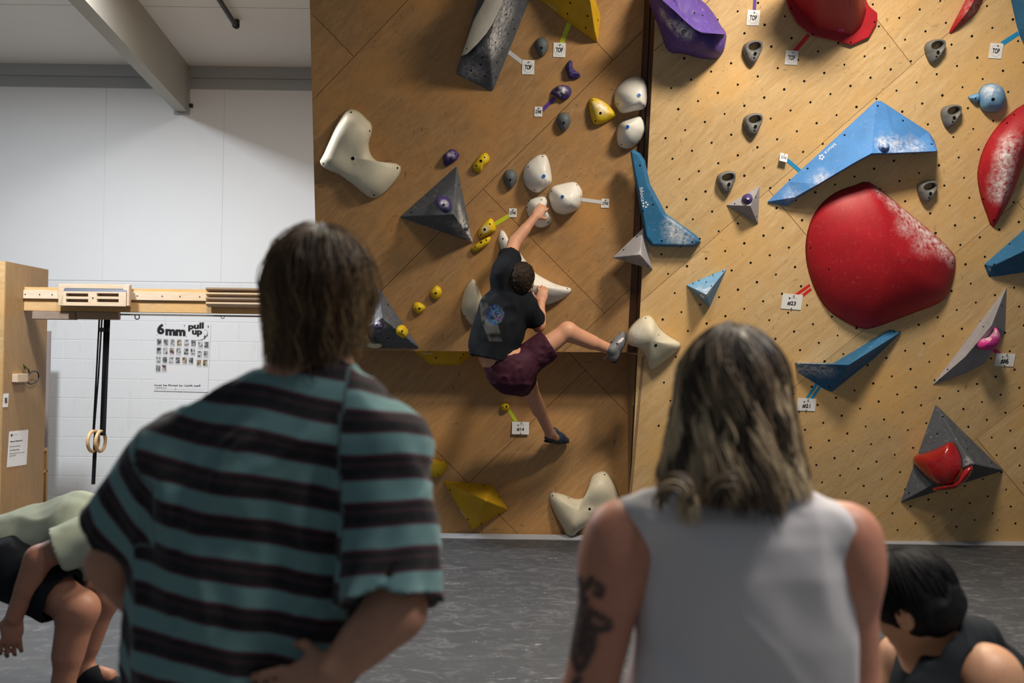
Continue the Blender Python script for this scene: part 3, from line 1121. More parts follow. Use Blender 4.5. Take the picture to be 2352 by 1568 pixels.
h = Hold('grey_volume', 'dark grey three-sided pyramid volume with chalk on its right side', VOL)
hull(h, PL, zoom4([(980, 1060), (605, 1396), (1084, 1564)]), zoom4([(957, 1378, 0.30)]), 'fibre_grey', 0.008, chalk=[(1062, 510, 26, 0.9), (1075, 535, 22, 0.9), (1056, 480, 16, 0.8), (1085, 553, 10, 1.0)])
h.holes(zoom4([(990, 1188), (684, 1366), (935, 1440), (1045, 1450)]), 2.0)
g_pyr = h
h = Hold('purple_hold', 'oval purple knob hold bolted to the front of the dark grey pyramid', HLD)
s_ = OnHold(g_pyr, *zoom4([(895, 1310)])[0])
dome(h, s_, zoom4([(880, 1262), (915, 1268), (938, 1305), (935, 1350), (905, 1368), (868, 1345), (848, 1305), (855, 1275)]), zoom4([(893, 1312)])[0], 0.05, 'resin_purple', 2.2, 0.6, 26, 7, rough=0.005, rscale=60, chalk=[(1018, 466, 12, 0.9)])
h.holes(zoom4([(893, 1318)]), 2.8)
h = Hold('grey_hold', 'small chalky grey knob near the tip of the dark grey pyramid', HLD)
s_ = OnHold(g_pyr, *zoom4([(1038, 1455)])[0])
dome(h, s_, zoom4([(1035, 1435), (1050, 1440), (1052, 1470), (1038, 1482), (1022, 1470), (1022, 1445)]), zoom4([(1037, 1458)])[0], 0.025, 'resin_grey_blue', 2.2, 0.6, 18, 5, chalk=[(1070, 520, 9, 1.0)])

h = Hold('grey_volume', 'grey pyramid volume half hidden behind the striped shirt man’s neck', VOL)
hull(h, PL, [(868, 655), (966, 801), (775, 801)], [(878, 730, 0.22)], 'fibre_grey', 0.008, chalk=[(868, 745, 22, 0.9), (860, 720, 18, 0.6)])
h.holes(zoom7([(172, 773), (85, 770), (170, 560), (145, 830)]), 2.0)
g_left = h
h = Hold('purple_hold', 'small purple knob on the grey pyramid behind the striped shirt man', HLD)
s_ = OnHold(g_left, *zoom7([(105, 690)])[0])
dome(h, s_, zoom7([(85, 665), (125, 668), (142, 700), (115, 712), (80, 705)]), zoom7([(103, 686)])[0], 0.04, 'resin_purple', 2.2, 0.6, 18, 6, chalk=[(868, 744, 12, 0.7)])
h.disc(*zoom7([(103, 686)])[0], 2.8)
h.disc(*zoom7([(103, 686)])[0], 1.5, 'steel', 'bolt', 0.003)
h = Hold('yellow_hold', 'yellow square hold bolted to the grey pyramid behind the striped shirt man', HLD)
s_ = OnHold(g_left, *zoom7([(258, 740)])[0])
dome(h, s_, zoom7([(230, 700), (265, 688), (297, 735), (275, 774), (250, 765), (220, 740)]), zoom7([(258, 728)])[0], 0.045, 'resin_yellow', 2.6, 0.6, 24, 6, rough=0.002)
h.holes(zoom7([(262, 728)]), 2.8)
h = Hold('white_hold', 'cream crescent hold on the grey pyramid beside the man’s neck', HLD)
s_ = OnHold(g_left, *zoom7([(70, 800)])[0])
dome(h, s_, zoom7([(20, 735), (40, 745), (60, 785), (100, 800), (130, 805), (136, 825), (110, 834), (50, 828), (10, 800), (0, 760)]), zoom7([(45, 800)])[0], 0.04, 'resin_cream', 2.2, 0.6, 28, 6)
h.disc(*zoom7([(70, 800)])[0], 1.8)

# ------------------------------------------------------------------ holds on the lower left section
h = Hold('yellow_volume', 'flat yellow volume tucked under the ledge below the climber', VOL)
hull(h, PK, zoom8([(355, 95), (830, 95), (800, 130), (690, 228), (490, 226), (372, 128)]), zoom8([(430, 100, 0.14), (760, 100, 0.14), (660, 210, 0.10), (520, 210, 0.10)]), 'fibre_yellow', 0.006, chalk=[(1080, 822, 26, 0.9)])
h.holes(zoom8([(526, 178), (690, 180), (708, 157)]), 1.9)
h.letters('MAGMA', *zoom8([(466, 149)])[0], *zoom8([(430, 147)])[0], 5.0, 'print_white')
h = yellow_hold('round yellow foothold above the #14 card', PK, zoom8(ell(988, 505, 33, 29)), zoom8([(988, 503)])[0], 0.045, zoom8([(997, 503, 2.4), (975, 507, 1.2)]))
h = Hold('yellow_hold', 'broad yellow hold peeking out beside the striped sleeve', HLD)
dome(h, PK, zoom8([(440, 850), (470, 836), (510, 850), (560, 862), (602, 872), (606, 890), (582, 945), (540, 974), (480, 968), (430, 940), (420, 890)]), zoom8([(520, 880)])[0], 0.10, 'resin_yellow', 2.6, 0.6, 36, 8)
h.holes(zoom8([(495, 874), (541, 959), (594, 882)]), 2.0)
h = Hold('yellow_volume', 'bright yellow faceted pyramid volume low on the wall', VOL)
hull(h, PK, zoom8([(566, 994), (770, 1332), (1013, 1190), (905, 1024), (835, 1015)]), zoom8([(860, 1130, 0.24)]), 'fibre_yellow', 0.008)
h.holes(zoom8([(620, 1058), (843, 1032), (949, 1110), (945, 1220), (829, 1284), (740, 1255)]), 2.0)
h.letters('MAGMA', *zoom8([(711, 1222)])[0], *zoom8([(732, 1250)])[0], 6.0, 'print_white')
h = Hold('macro_hold', 'big cream bean-shaped macro hold touching the mat at the foot of the wall', HLD)
dome(h, PK, zoom8([(1305, 1072), (1380, 1088), (1430, 1110), (1485, 1118), (1525, 1090), (1540, 1030), (1570, 960), (1625, 934), (1665, 940), (1710, 1000), (1740, 1070), (1757, 1150), (1710, 1200), (1610, 1240), (1550, 1280), (1470, 1340), (1438, 1378), (1402, 1378), (1370, 1310), (1320, 1220), (1285, 1140), (1281, 1090)]), zoom8([(1470, 1200)])[0], 0.13, 'resin_cream', 2.2, 0.65, 64, 10, bumps=[(1385, 1105, 0.13, 0.06), (1315, 1190, 0.12, 0.04), (1350, 1160, 0.08, -0.03)])
h.holes(zoom8([(1304, 1098), (1410, 1112), (1544, 1017), (1651, 958)]), 2.0).disc(*zoom8([(1551, 1187)])[0], 3.2)

# ------------------------------------------------------------------ holds on the right section
h = Hold('macro_hold', 'cream wing-shaped macro hold under the climber’s outstretched foot', HLD)
dome(h, PR, zoom7([(1830, 626), (1872, 640), (1920, 712), (1985, 765), (2052, 805), (2040, 845), (1950, 922), (1885, 970), (1848, 966), (1822, 880), (1785, 835), (1720, 815), (1705, 770), (1720, 715), (1780, 650)]), zoom7([(1860, 785)])[0], 0.13, 'resin_cream', 2.2, 0.65, 56, 10, bumps=[(1490, 745, 0.12, 0.04)], chalk=[(1455, 770, 30, 0.8)])
h.disc(*zoom7([(1893, 820)])[0], 3.6)
h.holes(zoom7([(1828, 645), (1915, 740)]), 1.8)
h.disc(*zoom7([(1912, 742)])[0], 6, 'resin_cream', 'cover_plate', 0.003, 0.003, 14, 0.7)
foot_hold = h

h = Hold('blue_volume', 'dark blue boomerang volume straddling the wall joint', VOL)
bo = [(1447, 346), (1456, 343), (1471, 352), (1482, 368), (1493, 420), (1530, 490), (1600, 540), (1611, 555), (1598, 567), (1540, 567), (1497, 566), (1481, 546), (1468, 470), (1455, 400)]
bt = [(1450, 349), (1456, 348), (1466, 355), (1475, 372), (1486, 424), (1523, 494), (1594, 544), (1604, 554), (1594, 562), (1540, 562), (1501, 561), (1486, 543), (1473, 468), (1460, 402)]
slab(h, PR, bo, bt, 0.08, 'fibre_deep_blue', 0.006, chalk=[(1552, 535, 26, 0.9), (1575, 550, 18, 0.7), (1540, 515, 20, 0.6)])
h.holes([(1470, 380), (1477, 485), (1520, 553), (1590, 556), (1500, 470)], 2.0)
h.letters('blocz', 1475, 447, 1477, 463, 8, 'print_white')
for k in range(5):
    h.disc(1482 + 5.5 * math.cos(1.2566 * k), 470 + 5.5 * math.sin(1.2566 * k), 2.1, 'print_white', 'logo_petal', 0.0016)
h = Hold('grey_volume', 'light grey pyramid volume over the dark joint beside the blue boomerang', VOL)
hull(h, PR, zoom7([(1812, 63), (1610, 257), (1877, 337)]), zoom7([(1793, 238, 0.20)]), 'fibre_light_grey', 0.006, chalk=[(1470, 585, 16, 0.7)])
h.holes(zoom7([(1773, 122), (1687, 206), (1690, 262), (1845, 310)]), 2.0)

h = Hold('purple_macro', 'huge rough purple macro hold at the top beside the joint', HLD)
dome(h, PR, zoom5([(10, -60), (30, 20), (55, 85), (95, 185), (135, 295), (170, 328), (240, 332), (330, 357), (440, 367), (485, 330), (500, 280), (507, 210), (465, 150), (440, 100), (385, 30), (330, -20), (250, -110), (90, -150)]), zoom5([(235, 120)])[0], 0.26, 'macro_purple', 2.2, 0.7, 64, 12, bumps=[(1560, 95, 0.16, 0.05), (1640, 110, 0.1, 0.05), (1510, 30, 0.1, 0.03)], rough=0.022, rscale=20, chalk=[(1523, 35, 15, 1.0), (1540, 55, 16, 1.0), (1560, 66, 20, 1.0), (1578, 78, 16, 1.0)])
h.disc(*zoom5([(243, 195)])[0], 4.0)
h.disc(*zoom5([(243, 195)])[0], 2.0, 'steel', 'bolt', 0.003)
h.holes(zoom5([(310, 80), (360, 95), (425, 120), (482, 232)]), 2.0)
bot = h
# the flat upper shelf plate of the purple macro
h2 = h
pts_s = zoom5([(100, -10), (130, 25), (195, 75), (245, 125), (310, 180), (350, 205), (430, 208), (503, 214), (480, 168), (440, 100), (385, 30), (330, -20), (210, -60)])
slab(h2, PR, pts_s, [(p[0], p[1], 0.33 if i in range(0, 8) else 0.10) for i, p in enumerate(pts_s)], 0.2, 'macro_purple', 0.006, part='shelf')

h = Hold('red_macro', 'dark red flanged macro hold at the top with a red rim', HLD)
ro = zoom5([(870, -90), (880, 0), (897, 62), (950, 150), (1045, 222), (1180, 252), (1282, 281), (1392, 232), (1442, 142), (1443, 80), (1390, 36), (1350, -60), (1180, -140), (960, -150)])
slab(h, PR, ro, [(p[0], p[1], 0.03) for p in ro], 0.03, 'fibre_red', 0.008, part='flange')
ri = zoom5([(895, -60), (908, 0), (935, 45), (1000, 120), (1060, 192), (1180, 218), (1285, 242), (1345, 190), (1372, 110), (1380, 60), (1345, 0), (1300, -70), (1180, -120), (980, -120)])
ci = (sum(p[0] for p in ri) / len(ri), sum(p[1] for p in ri) / len(ri) - 30)
slab(h, PR, ri, [(p[0] + (ci[0] - p[0]) * 0.22, p[1] - 105 + (ci[1] - p[1]) * 0.30, 0.52) for p in ri], 0.52, 'fibre_red', 0.02, part='body')
h.holes(zoom5([(1044, 212), (1279, 262), (1426, 136), (910, 50)]), 2.0)
h.disc(*zoom5([(1220, 187)])[0], 7.0, 'resin_pink', 'hexagon_mark', 0.0015, 0.001, 6)
h.disc(*zoom5([(1216, 190)])[0], 2.6, 'fibre_red', 'hexagon_mark', 0.0022, 0.001, 6)

h = Hold('red_macro', 'giant red shield-shaped macro hold with chalk along its right edge', HLD)
dome(h, PR, [(1966, 424), (1990, 416), (2016, 430), (2060, 466), (2110, 507), (2155, 545), (2188, 580), (2196, 600), (2188, 645), (2166, 690), (2090, 722), (2010, 752), (1985, 755), (1955, 746), (1900, 710), (1865, 650), (1850, 585), (1856, 525), (1880, 475), (1920, 441)], (2045, 590), 0.20, 'fibre_red', 2.0, 0.75, 64, 12,
     chalk=[(2020, 440, 16, 0.6), (2050, 468, 20, 0.8), (2080, 492, 24, 0.9), (2110, 518, 28, 1.0), (2140, 545, 30, 1.0), (2165, 570, 26, 1.0), (2185, 596, 16, 0.9), (2080, 520, 26, 0.5), (2120, 560, 28, 0.5)])
h.holes([(1862, 569), (1904, 618), (2016, 443), (2174, 569), (2187, 604), (1872, 668)], 1.8)
h = Hold('red_macro', 'long red blade-shaped macro hold cut by the right edge of the picture', HLD)
dome(h, PR, zoom5([(2450, 600), (2352, 645), (2270, 700), (2180, 790), (2110, 900), (2070, 1020), (2063, 1110), (2085, 1230), (2120, 1330), (2155, 1413), (2200, 1350), (2260, 1240), (2320, 1090), (2370, 960), (2450, 780)]), zoom5([(2260, 960)])[0], 0.14, 'fibre_red', 2.0, 0.75, 56, 10, chalk=[(2320, 330, 24, 0.7), (2312, 360, 24, 1.0), (2308, 390, 24, 1.0), (2300, 420, 26, 1.0), (2295, 445, 22, 0.9)])
h.holes(zoom5([(2247, 762), (2100, 1233), (2165, 1363), (2290, 710)]), 2.0)
h = Hold('red_macro', 'narrow red blade hold pointing down-left near the upper right corner', HLD)
hull(h, PR, zoom5([(2110, -20), (2060, 82), (1985, 145), (1892, 218), (1883, 198), (1960, 60), (2020, -60), (2100, -120)]), zoom5([(2010, 60, 0.09), (2060, -30, 0.10), (1940, 150, 0.05)]), 'fibre_red', 0.006, chalk=[(2235, 20, 20, 0.5)])
h.holes(zoom5([(1890, 207), (1972, 124), (2066, 33)]), 1.8)

h = Hold('blue_volume', 'deep blue volume filling the top right corner', VOL)
hull(h, PR, zoom5([(2262, -20), (2300, 150), (2322, 225), (2356, 300), (2600, 330), (2600, -200), (2262, -160)]), zoom5([(2450, 40, 0.25), (2440, -100, 0.25)]), 'fibre_deep_blue', 0.008)
h.holes(zoom5([(2290, 120)]), 1.8)

h = Hold('blue_volume', 'big bright blue arm-shaped volume above the giant red hold', VOL)
bb = [(2012, 231), (2022, 231), (2034, 238), (2133, 303), (2146, 322), (2153, 345), (2150, 349), (2060, 355), (2002, 356), (1962, 378), (1880, 426), (1838, 452), (1808, 474), (1763, 465), (1764, 462), (1810, 418)]
bt = [(2012, 232), (2022, 232), (2034, 239), (2133, 303), (2146, 322), (2153, 345, 0.15), (2149, 347, 0.17), (2060, 351, 0.20), (2002, 353, 0.22), (1962, 374, 0.2), (1880, 422, 0.15), (1838, 446, 0.09), (1825, 454, 0.07), (1764, 464), (1764, 462), (1810, 417)]
bt = [p if len(p) > 2 else (p[0], p[1], 0.012) for p in bt]
slab(h, PR, bb, bt, 0.1, 'fibre_blue', 0.004, chalk=[(2030, 330, 20, 1.0), (2060, 335, 26, 0.7), (2100, 335, 26, 0.6), (1877, 415, 14, 1.0), (1885, 410, 20, 0.7), (1820, 452, 20, 0.5)])
h.holes([(2016, 243), (2074, 277), (1940, 310), (1855, 387), (2140, 331)], 2.2)
h.letters('blocz', 1907, 342, 1895, 353, 8, 'print_white')
for k in range(5):
    h.disc(1887 + 4.6 * math.cos(1.2566 * k), 361 + 4.6 * math.sin(1.2566 * k), 2.2, 'print_white', 'logo_petal', 0.0016)
blue_arm = h
h = Hold('blue_hold', 'small blue smiling screw-on knob on the bright blue arm volume', HLD)
s_ = OnHold(blue_arm, 2030, 339)
dome(h, s_, ell(2030, 338, 13, 11), (2030, 337), 0.04, 'fibre_blue', 2.2, 0.6, 22, 6, chalk=[(2030, 330, 12, 1.0)])
h.holes([(2028, 340), (2039, 341)], 1.5)

h = Hold('blue_hold', 'round blue ball hold with chalky top at right', HLD)
dome(h, PR, zoom5([(2150, 515), (2205, 535), (2232, 590), (2228, 640), (2195, 690), (2135, 697), (2085, 680), (2068, 640), (2070, 570), (2100, 530)]), zoom5([(2150, 600)])[0], 0.11, 'fibre_sky', 2.2, 0.6, 40, 9, chalk=[(2275, 205, 22, 0.8)])
h.disc(*zoom5([(2160, 615)])[0], 3.6)
h = Hold('blue_hold', 'small blue pointed hold left of the round blue ball', HLD)
dome(h, PR, zoom5([(2003, 603), (2030, 585), (2070, 578), (2075, 615), (2055, 637), (2030, 632)]), zoom5([(2050, 607)])[0], 0.05, 'fibre_sky', 2.2, 0.6, 24, 6)
h.disc(*zoom5([(2052, 608)])[0], 1.8)

h = Hold('grey_volume', 'small grey pyramid volume left of the bright blue arm tip', VOL)
hull(h, PR, zoom5([(503, 1270), (716, 1147), (706, 1392)]), zoom5([(655, 1275, 0.12)]), 'fibre_light_grey', 0.005, chalk=[(1700, 452, 16, 0.7)])
h.holes(zoom5([(560, 1262), (690, 1220), (695, 1340)]), 1.9)
g_small = h
h = Hold('purple_hold', 'purple knob on the small grey pyramid', HLD)
s_ = OnHold(g_small, *zoom5([(635, 1235)])[0])
dome(h, s_, zoom5([(625, 1210), (660, 1205), (672, 1235), (650, 1265), (615, 1255), (605, 1232)]), zoom5([(640, 1233)])[0], 0.045, 'resin_purple', 2.2, 0.6, 20, 6)
h.disc(*zoom5([(642, 1231)])[0], 2.8, 'card_white', 'washer', 0.0015)
h.disc(*zoom5([(642, 1231)])[0], 1.5, 'black_hole', 'bolt_hole', 0.0025)

h = Hold('blue_volume', 'small sky blue pyramid volume with a star print and chalk', VOL)
hull(h, PR, zoom6([(213, 345), (427, 257), (336, 463)]), zoom6([(318, 395, 0.16)]), 'fibre_sky', 0.005, chalk=[(1627, 668, 16, 1.0), (1605, 668, 14, 0.6), (1640, 690, 12, 0.6)])
h.holes(zoom6([(280, 323), (318, 331), (345, 350), (405, 275), (395, 330), (250, 338)]), 1.7)
h.disc(*zoom6([(300, 402)])[0], 6.5, 'card_white', 'screw_on_cap', 0.004, 0.004, 16)
for k in range(7):
    a = math.pi + k * math.pi / 6
    x, y = 1480 + 345 / 2.24, 500 + 300 / 2.24
    h.disc(x + 4.5 * math.cos(a), y + 4.5 * math.sin(a), 1.1, 'ink', 'star_mark', 0.0016)
h = Hold('blue_volume', 'deep blue slab volume cut by the right edge halfway up', VOL)
hull(h, PR, zoom6([(2150, -60), (1953, 58), (1745, 240), (1768, 300), (1802, 305), (1953, 282), (2150, 240)]), zoom6([(1790, 248, 0.06), (1953, 170, 0.16), (2150, 100, 0.16)]), 'fibre_deep_blue', 0.006)
h.holes(zoom6([(1755, 245), (1800, 240), (1880, 135)]), 1.9)
h.letters('U', *zoom6([(1778, 265)])[0], *zoom6([(1782, 265)])[0], 7, 'print_white')

h = Hold('blue_volume', 'bent blue wing volume below the giant red hold', VOL)
P_ = zoom6([(773, 744, 0.0), (970, 748, 0.0), (1250, 580, 0.0), (1268, 572, 0.0), (1323, 590, 0.0), (1185, 722, 0.0), (966, 896, 0.0), (928, 886, 0.0), (790, 796, 0.0), (1052, 756, 0.20), (1318, 588, 0.02), (800, 748, 0.06)])
hull_faces = [(0, 1, 9, 11), (1, 2, 3, 4, 10, 9), (9, 10, 5, 6), (11, 9, 6, 7, 8), (0, 11, 8), (10, 4, 5), (8, 7, 6, 5, 4, 3, 2, 1, 0)]
facets(h, PR, P_, hull_faces, 'fibre_deep_blue', 0.004, chalk=[(1845, 845, 26, 0.9), (1880, 848, 24, 0.9), (1900, 852, 18, 0.7), (1960, 800, 30, 0.6), (2010, 775, 26, 0.5)])
h.holes(zoom6([(1035, 790), (950, 870), (1100, 745), (1285, 585), (1160, 717)]), 1.9)

h = Hold('grey_volume', 'narrow pale grey crystal volume with a pink hold at right', VOL)
facets(h, PR, zoom6([(1865, 352, 0), (1478, 864, 0), (1640, 806, 0), (1750, 752, 0), (1857, 585, 0), (1785, 555, 0.15), (1650, 715, 0.10)]), [(0, 5, 6, 1), (0, 4, 5), (5, 4, 3, 6), (6, 3, 2, 1), (4, 0, 1, 2, 3)], 'fibre_light_grey', 0.004)
h.holes(zoom6([(1520, 832), (1560, 780), (1745, 560), (1840, 450)]), 1.8)
g_cry = h
h = Hold('pink_hold', 'pink cup-shaped hold with a chalky top on the grey crystal', HLD)
dome(h, PR, zoom6([(1800, 563), (1815, 568), (1830, 605), (1822, 645), (1795, 672), (1745, 680), (1712, 668), (1712, 645), (1730, 622), (1765, 615), (1790, 590)]), zoom6([(1775, 640)])[0], 0.08, 'resin_pink', 2.2, 0.6, 34, 8, base_h=0.12, chalk=[(2279, 768, 13, 1.0), (2268, 778, 13, 1.0), (2288, 765, 9, 1.0)])
h.disc(*zoom6([(1790, 615)])[0], 1.8)

h = Hold('grey_volume', 'large grey pyramid volume carrying a glossy red hold, low at right', VOL)
hull(h, PR, zoom6([(1497, 955), (1313, 1469), (1850, 1301)]), zoom6([(1682, 1264, 0.30)]), 'fibre_grey', 0.008, chalk=[(2230, 1062, 14, 0.8)])
h.holes(zoom6([(1535, 1022), (1592, 1018), (1507, 1110), (1362, 1415), (1655, 1145), (1660, 1190), (1785, 1260), (1430, 1310)]), 1.9)
g_big = h
z9 = lambda pts: [(2060 + p[0] / 6.272, 920 + p[1] / 6.272, *p[2:]) for p in pts]
h = Hold('red_hold', 'glossy red scoop hold with its lower lip on the large grey pyramid', HLD)
s_ = OnHold(g_big, *z9([(600, 900)])[0])
dome(h, s_, z9([(770, 588), (830, 605), (900, 720), (945, 850), (945, 1000), (880, 1130), (790, 1210), (650, 1220), (500, 1150), (350, 1010), (260, 900), (240, 820), (300, 770), (450, 730), (620, 660)]), z9([(640, 900)])[0], 0.11, 'gloss_red', 2.2, 0.55, 48, 9, part='body')
dome(h, s_, z9([(1090, 935), (1095, 980), (1020, 1120), (920, 1220), (800, 1275), (520, 1300), (520, 1250), (700, 1225), (850, 1180), (950, 1060), (975, 975)]), z9([(880, 1200)])[0], 0.05, 'gloss_red', 2.2, 0.55, 36, 6, part='lower_lip')


# six matching grey handle holds: a rounded triangle with a slot through its upper right corner
def ring_hold():
    bm = bmesh.new()
    outer = spline([(-0.50, 0.25), (-0.38, 0.45), (0.05, 0.62), (0.38, 0.60), (0.50, 0.45), (0.46, 0.10), (0.28, -0.32), (0.10, -0.60), (-0.05, -0.62), (-0.28, -0.38), (-0.47, 0.0)], 32)
    inner = spline([(-0.24, 0.31), (-0.14, 0.43), (0.10, 0.48), (0.29, 0.46), (0.34, 0.36), (0.27, 0.21), (0.05, 0.11), (-0.18, 0.16)], 32)
    S = 0.125
    prof_o = [(0.0, 0.0), (0.02, 0.35), (0.09, 0.65), (0.17, 0.74)]
    rows = []
    import cmath
    def row(ts):
        return [bm.verts.new(x) for x in ts]
    c = (0.03, 0.05)
    # match inner points to outer by angle around the slot
    ic = (0.06, 0.31)
    ang = lambda p: math.atan2(p[1] - ic[1], p[0] - ic[0])
    oo = sorted(outer, key=ang)
    ii = sorted(inner, key=ang)
    n = 32
    levels = [(0.0, 0.0), (0.0, 0.25), (0.12, 0.58), (0.35, 0.78), (0.65, 0.78), (0.9, 0.6), (1.0, 0.4), (1.0, 0.0)]
    for t, hh in levels:
        r = []
        for o_, i_ in zip(oo, ii):
            x, y = o_[0] + (i_[0] - o_[0]) * t, o_[1] + (i_[1] - o_[1]) * t
            lift = 1.0 if y > 0.0 else 0.92
            r.append(bm.verts.new((x * S, y * S, hh * S * 0.58 * lift)))
        rows.append(r)
    for a, b in zip(rows[:-1], rows[1:]):
        for k in range(n):
            j = (k + 1) % n
            bm.faces.new([a[k], a[j], b[j], b[k]])
    a, b = rows[-1], rows[0]
    for k in range(n):
        j = (k + 1) % n
        bm.faces.new([a[k], a[j], b[j], b[k]])
    bmesh.ops.recalc_face_normals(bm, faces=list(bm.faces))
    me = bpy.data.meshes.new('handle_hold')
    bm.to_mesh(me)
    bm.free()
    me.materials.append(MATS['resin_grey'])
    me.polygons.foreach_set('use_smooth', [True] * len(me.polygons))
    hole = bpy.data.meshes.new('bolt_hole')
    hole.from_pydata([(math.cos(k * math.pi / 6), math.sin(k * math.pi / 6), 0) for k in range(12)], [], [list(range(12))])
    hole.materials.append(MATS['black_hole'])
    return me, hole


ring_me, hole_me = ring_hold()
for (u, v, rot, lab) in ((1726.5, 121, 0.0, 'grey handle hold with a slot right of the purple macro'),
                         (1727, 287, 0.0, 'grey handle hold below the one right of the purple macro'),
                         (1666.5, 419, 0.05, 'grey handle hold above the small grey pyramid'),
                         (2143, 118, -0.05, 'grey handle hold below the narrow red blade'),
                         (2180, 267, -0.05, 'grey handle hold left of the blue ball'),
                         (2126, 440, 0.0, 'grey handle hold under the right end of the blue arm')):
    p = PR.P(u, v, 0.0)
    r = thing('handle_hold', lab, HLD, p, 'grey handle holds with slots')
    rotm = Matrix((PR.ex, PR.ey, PR.n)).transposed() @ Matrix.Rotation(rot, 3, 'Z')
    r.rotation_euler = rotm.to_euler()
    o = link('body', ring_me, None, r)
    for (x, y, z, s) in ((0.010, -0.006, 0.0572, 0.011), (0.006, -0.034, 0.0535, 0.006)):
        q = link('bolt_hole', hole_me, None, r)
        q.location = (x, y, z)
        q.scale = (s, s, s)


# ------------------------------------------------------------------ route cards and coloured tape
def tape(label, pl, a, b, wpx, material, hh=0.0015, name='tape_strip'):
    p, q = pl.P(*a, hh), pl.P(*b, hh)
    dist = (p - CAM).length
    dv = (q - p).normalized()
    sd = pl.n.cross(dv).normalized() * (wpx * dist / F / 2)
    v, f = prism([p - sd, q - sd, q + sd, p + sd], pl.n * -0.0012)
    return tag(obj(name, v, f, material), label, 'tape')


def card(label, pl, u, v, wpx, hpx, txt, kind, rot=0.0, tilt=0.0, group=None):
    p = pl.P(u, v, 0.004)
    k = (p - CAM).length / F
    w, hh = wpx * k, hpx * k
    c, s = math.cos(rot), math.sin(rot)
    ex, ey = pl.ex * c + pl.ey * s, pl.ey * c - pl.ex * s
    n = pl.n
    if tilt:
        ey2 = (ey * math.cos(tilt) + n * -math.sin(tilt))
        n = ex.cross(ey2)
        ey = ey2
        p = p + pl.n * (abs(math.sin(tilt)) * hh * 0.5 + 0.004)
    r = thing('route_card', label, 'card', p, group)
    pts = [p + ex * (sx * w / 2) + ey * (sy * hh / 2) for sx, sy in ((-1, -1), (1, -1), (1, 1), (-1, 1))]
    vv, ff = prism(pts, n * -0.0015)
    obj('card', vv, ff, 'card_white', r)
    q = p + n * 0.0008
    if kind == 'number':
        text(txt, q - ey * hh * 0.10, ex, ey, w * 0.42, None, 'ink', r, bold=0.022)
        text('uuuuu', q + ey * hh * 0.27 + ex * w * 0.08, ex, ey, w * 0.28, hh * 0.05, 'ink_grey', r, 'small_print')
        mv, mf = prism([q + ey * (hh * 0.23 + hh * 0.06 * math.sin(t)) + ex * (-w * 0.14 + hh * 0.06 * math.cos(t)) for t in [k2 * 1.047 for k2 in range(6)]], n * 0.0006)
        obj('badge_mark', mv, mf, 'ink', r)
        pins = ((0.05, 0.42), (0.02, -0.42))
    else:
        tw = 0.56 if kind == 'top' else 0.74
        text(txt, q, ex, ey, w * tw, hh * (0.34 if kind == 'top' else 0.32), 'ink', r, bold=0.028 if kind == 'top' else 0.018)
        tv, tf = torus(q, ex, ey, w * 0.41, w * 0.008, 28, 4)
        obj('printed_ring', tv, tf, 'ink_grey', r)
        pins = ((0.05, 0.36),)
    for (a, b) in pins:
        c0 = q + ex * (a * w) + ey * (b * hh)
        bv_, bf_ = tube([c0, c0 + n * 0.006], [0.006, 0.004], 8)
        obj('pin', bv_, bf_, 'steel', r)
    return r


def z4(x, y):
    return zoom4([(x, y)])[0]


def z5(x, y):
    return zoom5([(x, y)])[0]


def z6(x, y):
    return zoom6([(x, y)])[0]


def z7(x, y):
    return zoom7([(x, y)])[0]


def z8(x, y):
    return zoom8([(x, y)])[0]


GC = 'small printed route cards'
tape('lime yellow tape from the mustard volume to its TOP card', PL, z4(1700, 148), z4(1650, 284), 10, 'tape_yellow')
card('white TOP card at the end of the lime tape', PL, *z4(1638, 321), 27, 30.5, 'TOP', 'top', -0.01, 0, GC)
tape('pale tape from the long grey volume to its TOP card', PL, z4(1308, 332), z4(1402, 403), 9, 'tape_white')
card('white TOP card right of the long grey volume', PL, *z4(1437, 432), 27, 30.5, 'TOP', 'top', -0.01, 0, GC)
tape('purple tape from the lumpy purple hold to its ZONE card', PL, z4(1608, 628), z4(1528, 708), 8, 'tape_purple')
card('small white ZONE card at the end of the purple tape', PL, *z4(1503, 718), 17.5, 21.5, 'ZONE', 'zone', -0.01, 0, GC)
tape('lime tape from the chalky yellow hold to its ZONE card', PL, z4(1220, 1442), z4(1318, 1384), 9, 'tape_yellow')
card('small white ZONE card above the climber’s forearm', PL, *z4(1338, 1368), 17.5, 20, 'ZONE', 'zone', 0.0, 0, GC)
tape('pale tape from the pointed white hold to its ZONE card', PL, z4(1782, 1283), z4(1910, 1300), 8, 'tape_white')
card('small white ZONE card left of the dark joint', PL, *z4(1932, 1307), 18, 20, 'ZONE', 'zone', -0.02, 0, GC)
tape('lime tape from the round yellow foothold to the #14 card', PK, z8(1010, 522), z8(1062, 604), 8, 'tape_yellow')
card('white #14 card below the climber', PK, *z8(1090, 646), 39, 28.5, '#14', 'number', -0.01, 0.12, GC)
tape('short purple tape above a TOP card at the top of the right wall', PR, z5(688, -60), z5(681, 72), 7, 'tape_purple')
card('white TOP card under the purple tape, highest of the TOP cards', PR, *z5(675, 110), 27, 31, 'TOP', 'top', -0.02, 0, GC)
tape('red tape from the flanged red macro to its TOP card', PR, z5(1018, 215), z5(930, 320), 9, 'tape_red')
card('white TOP card at the end of the red tape', PR, *z5(912, 357), 27, 29, 'TOP', 'top', -0.03, 0, GC)
tape('blue tape from the corner volume to its TOP card', PR, z5(2318, 205), z5(2215, 272), 9, 'tape_blue')
card('white TOP card at the end of the blue tape, far right', PR, *z5(2178, 315), 26, 29, 'TOP', 'top', -0.03, 0, GC)
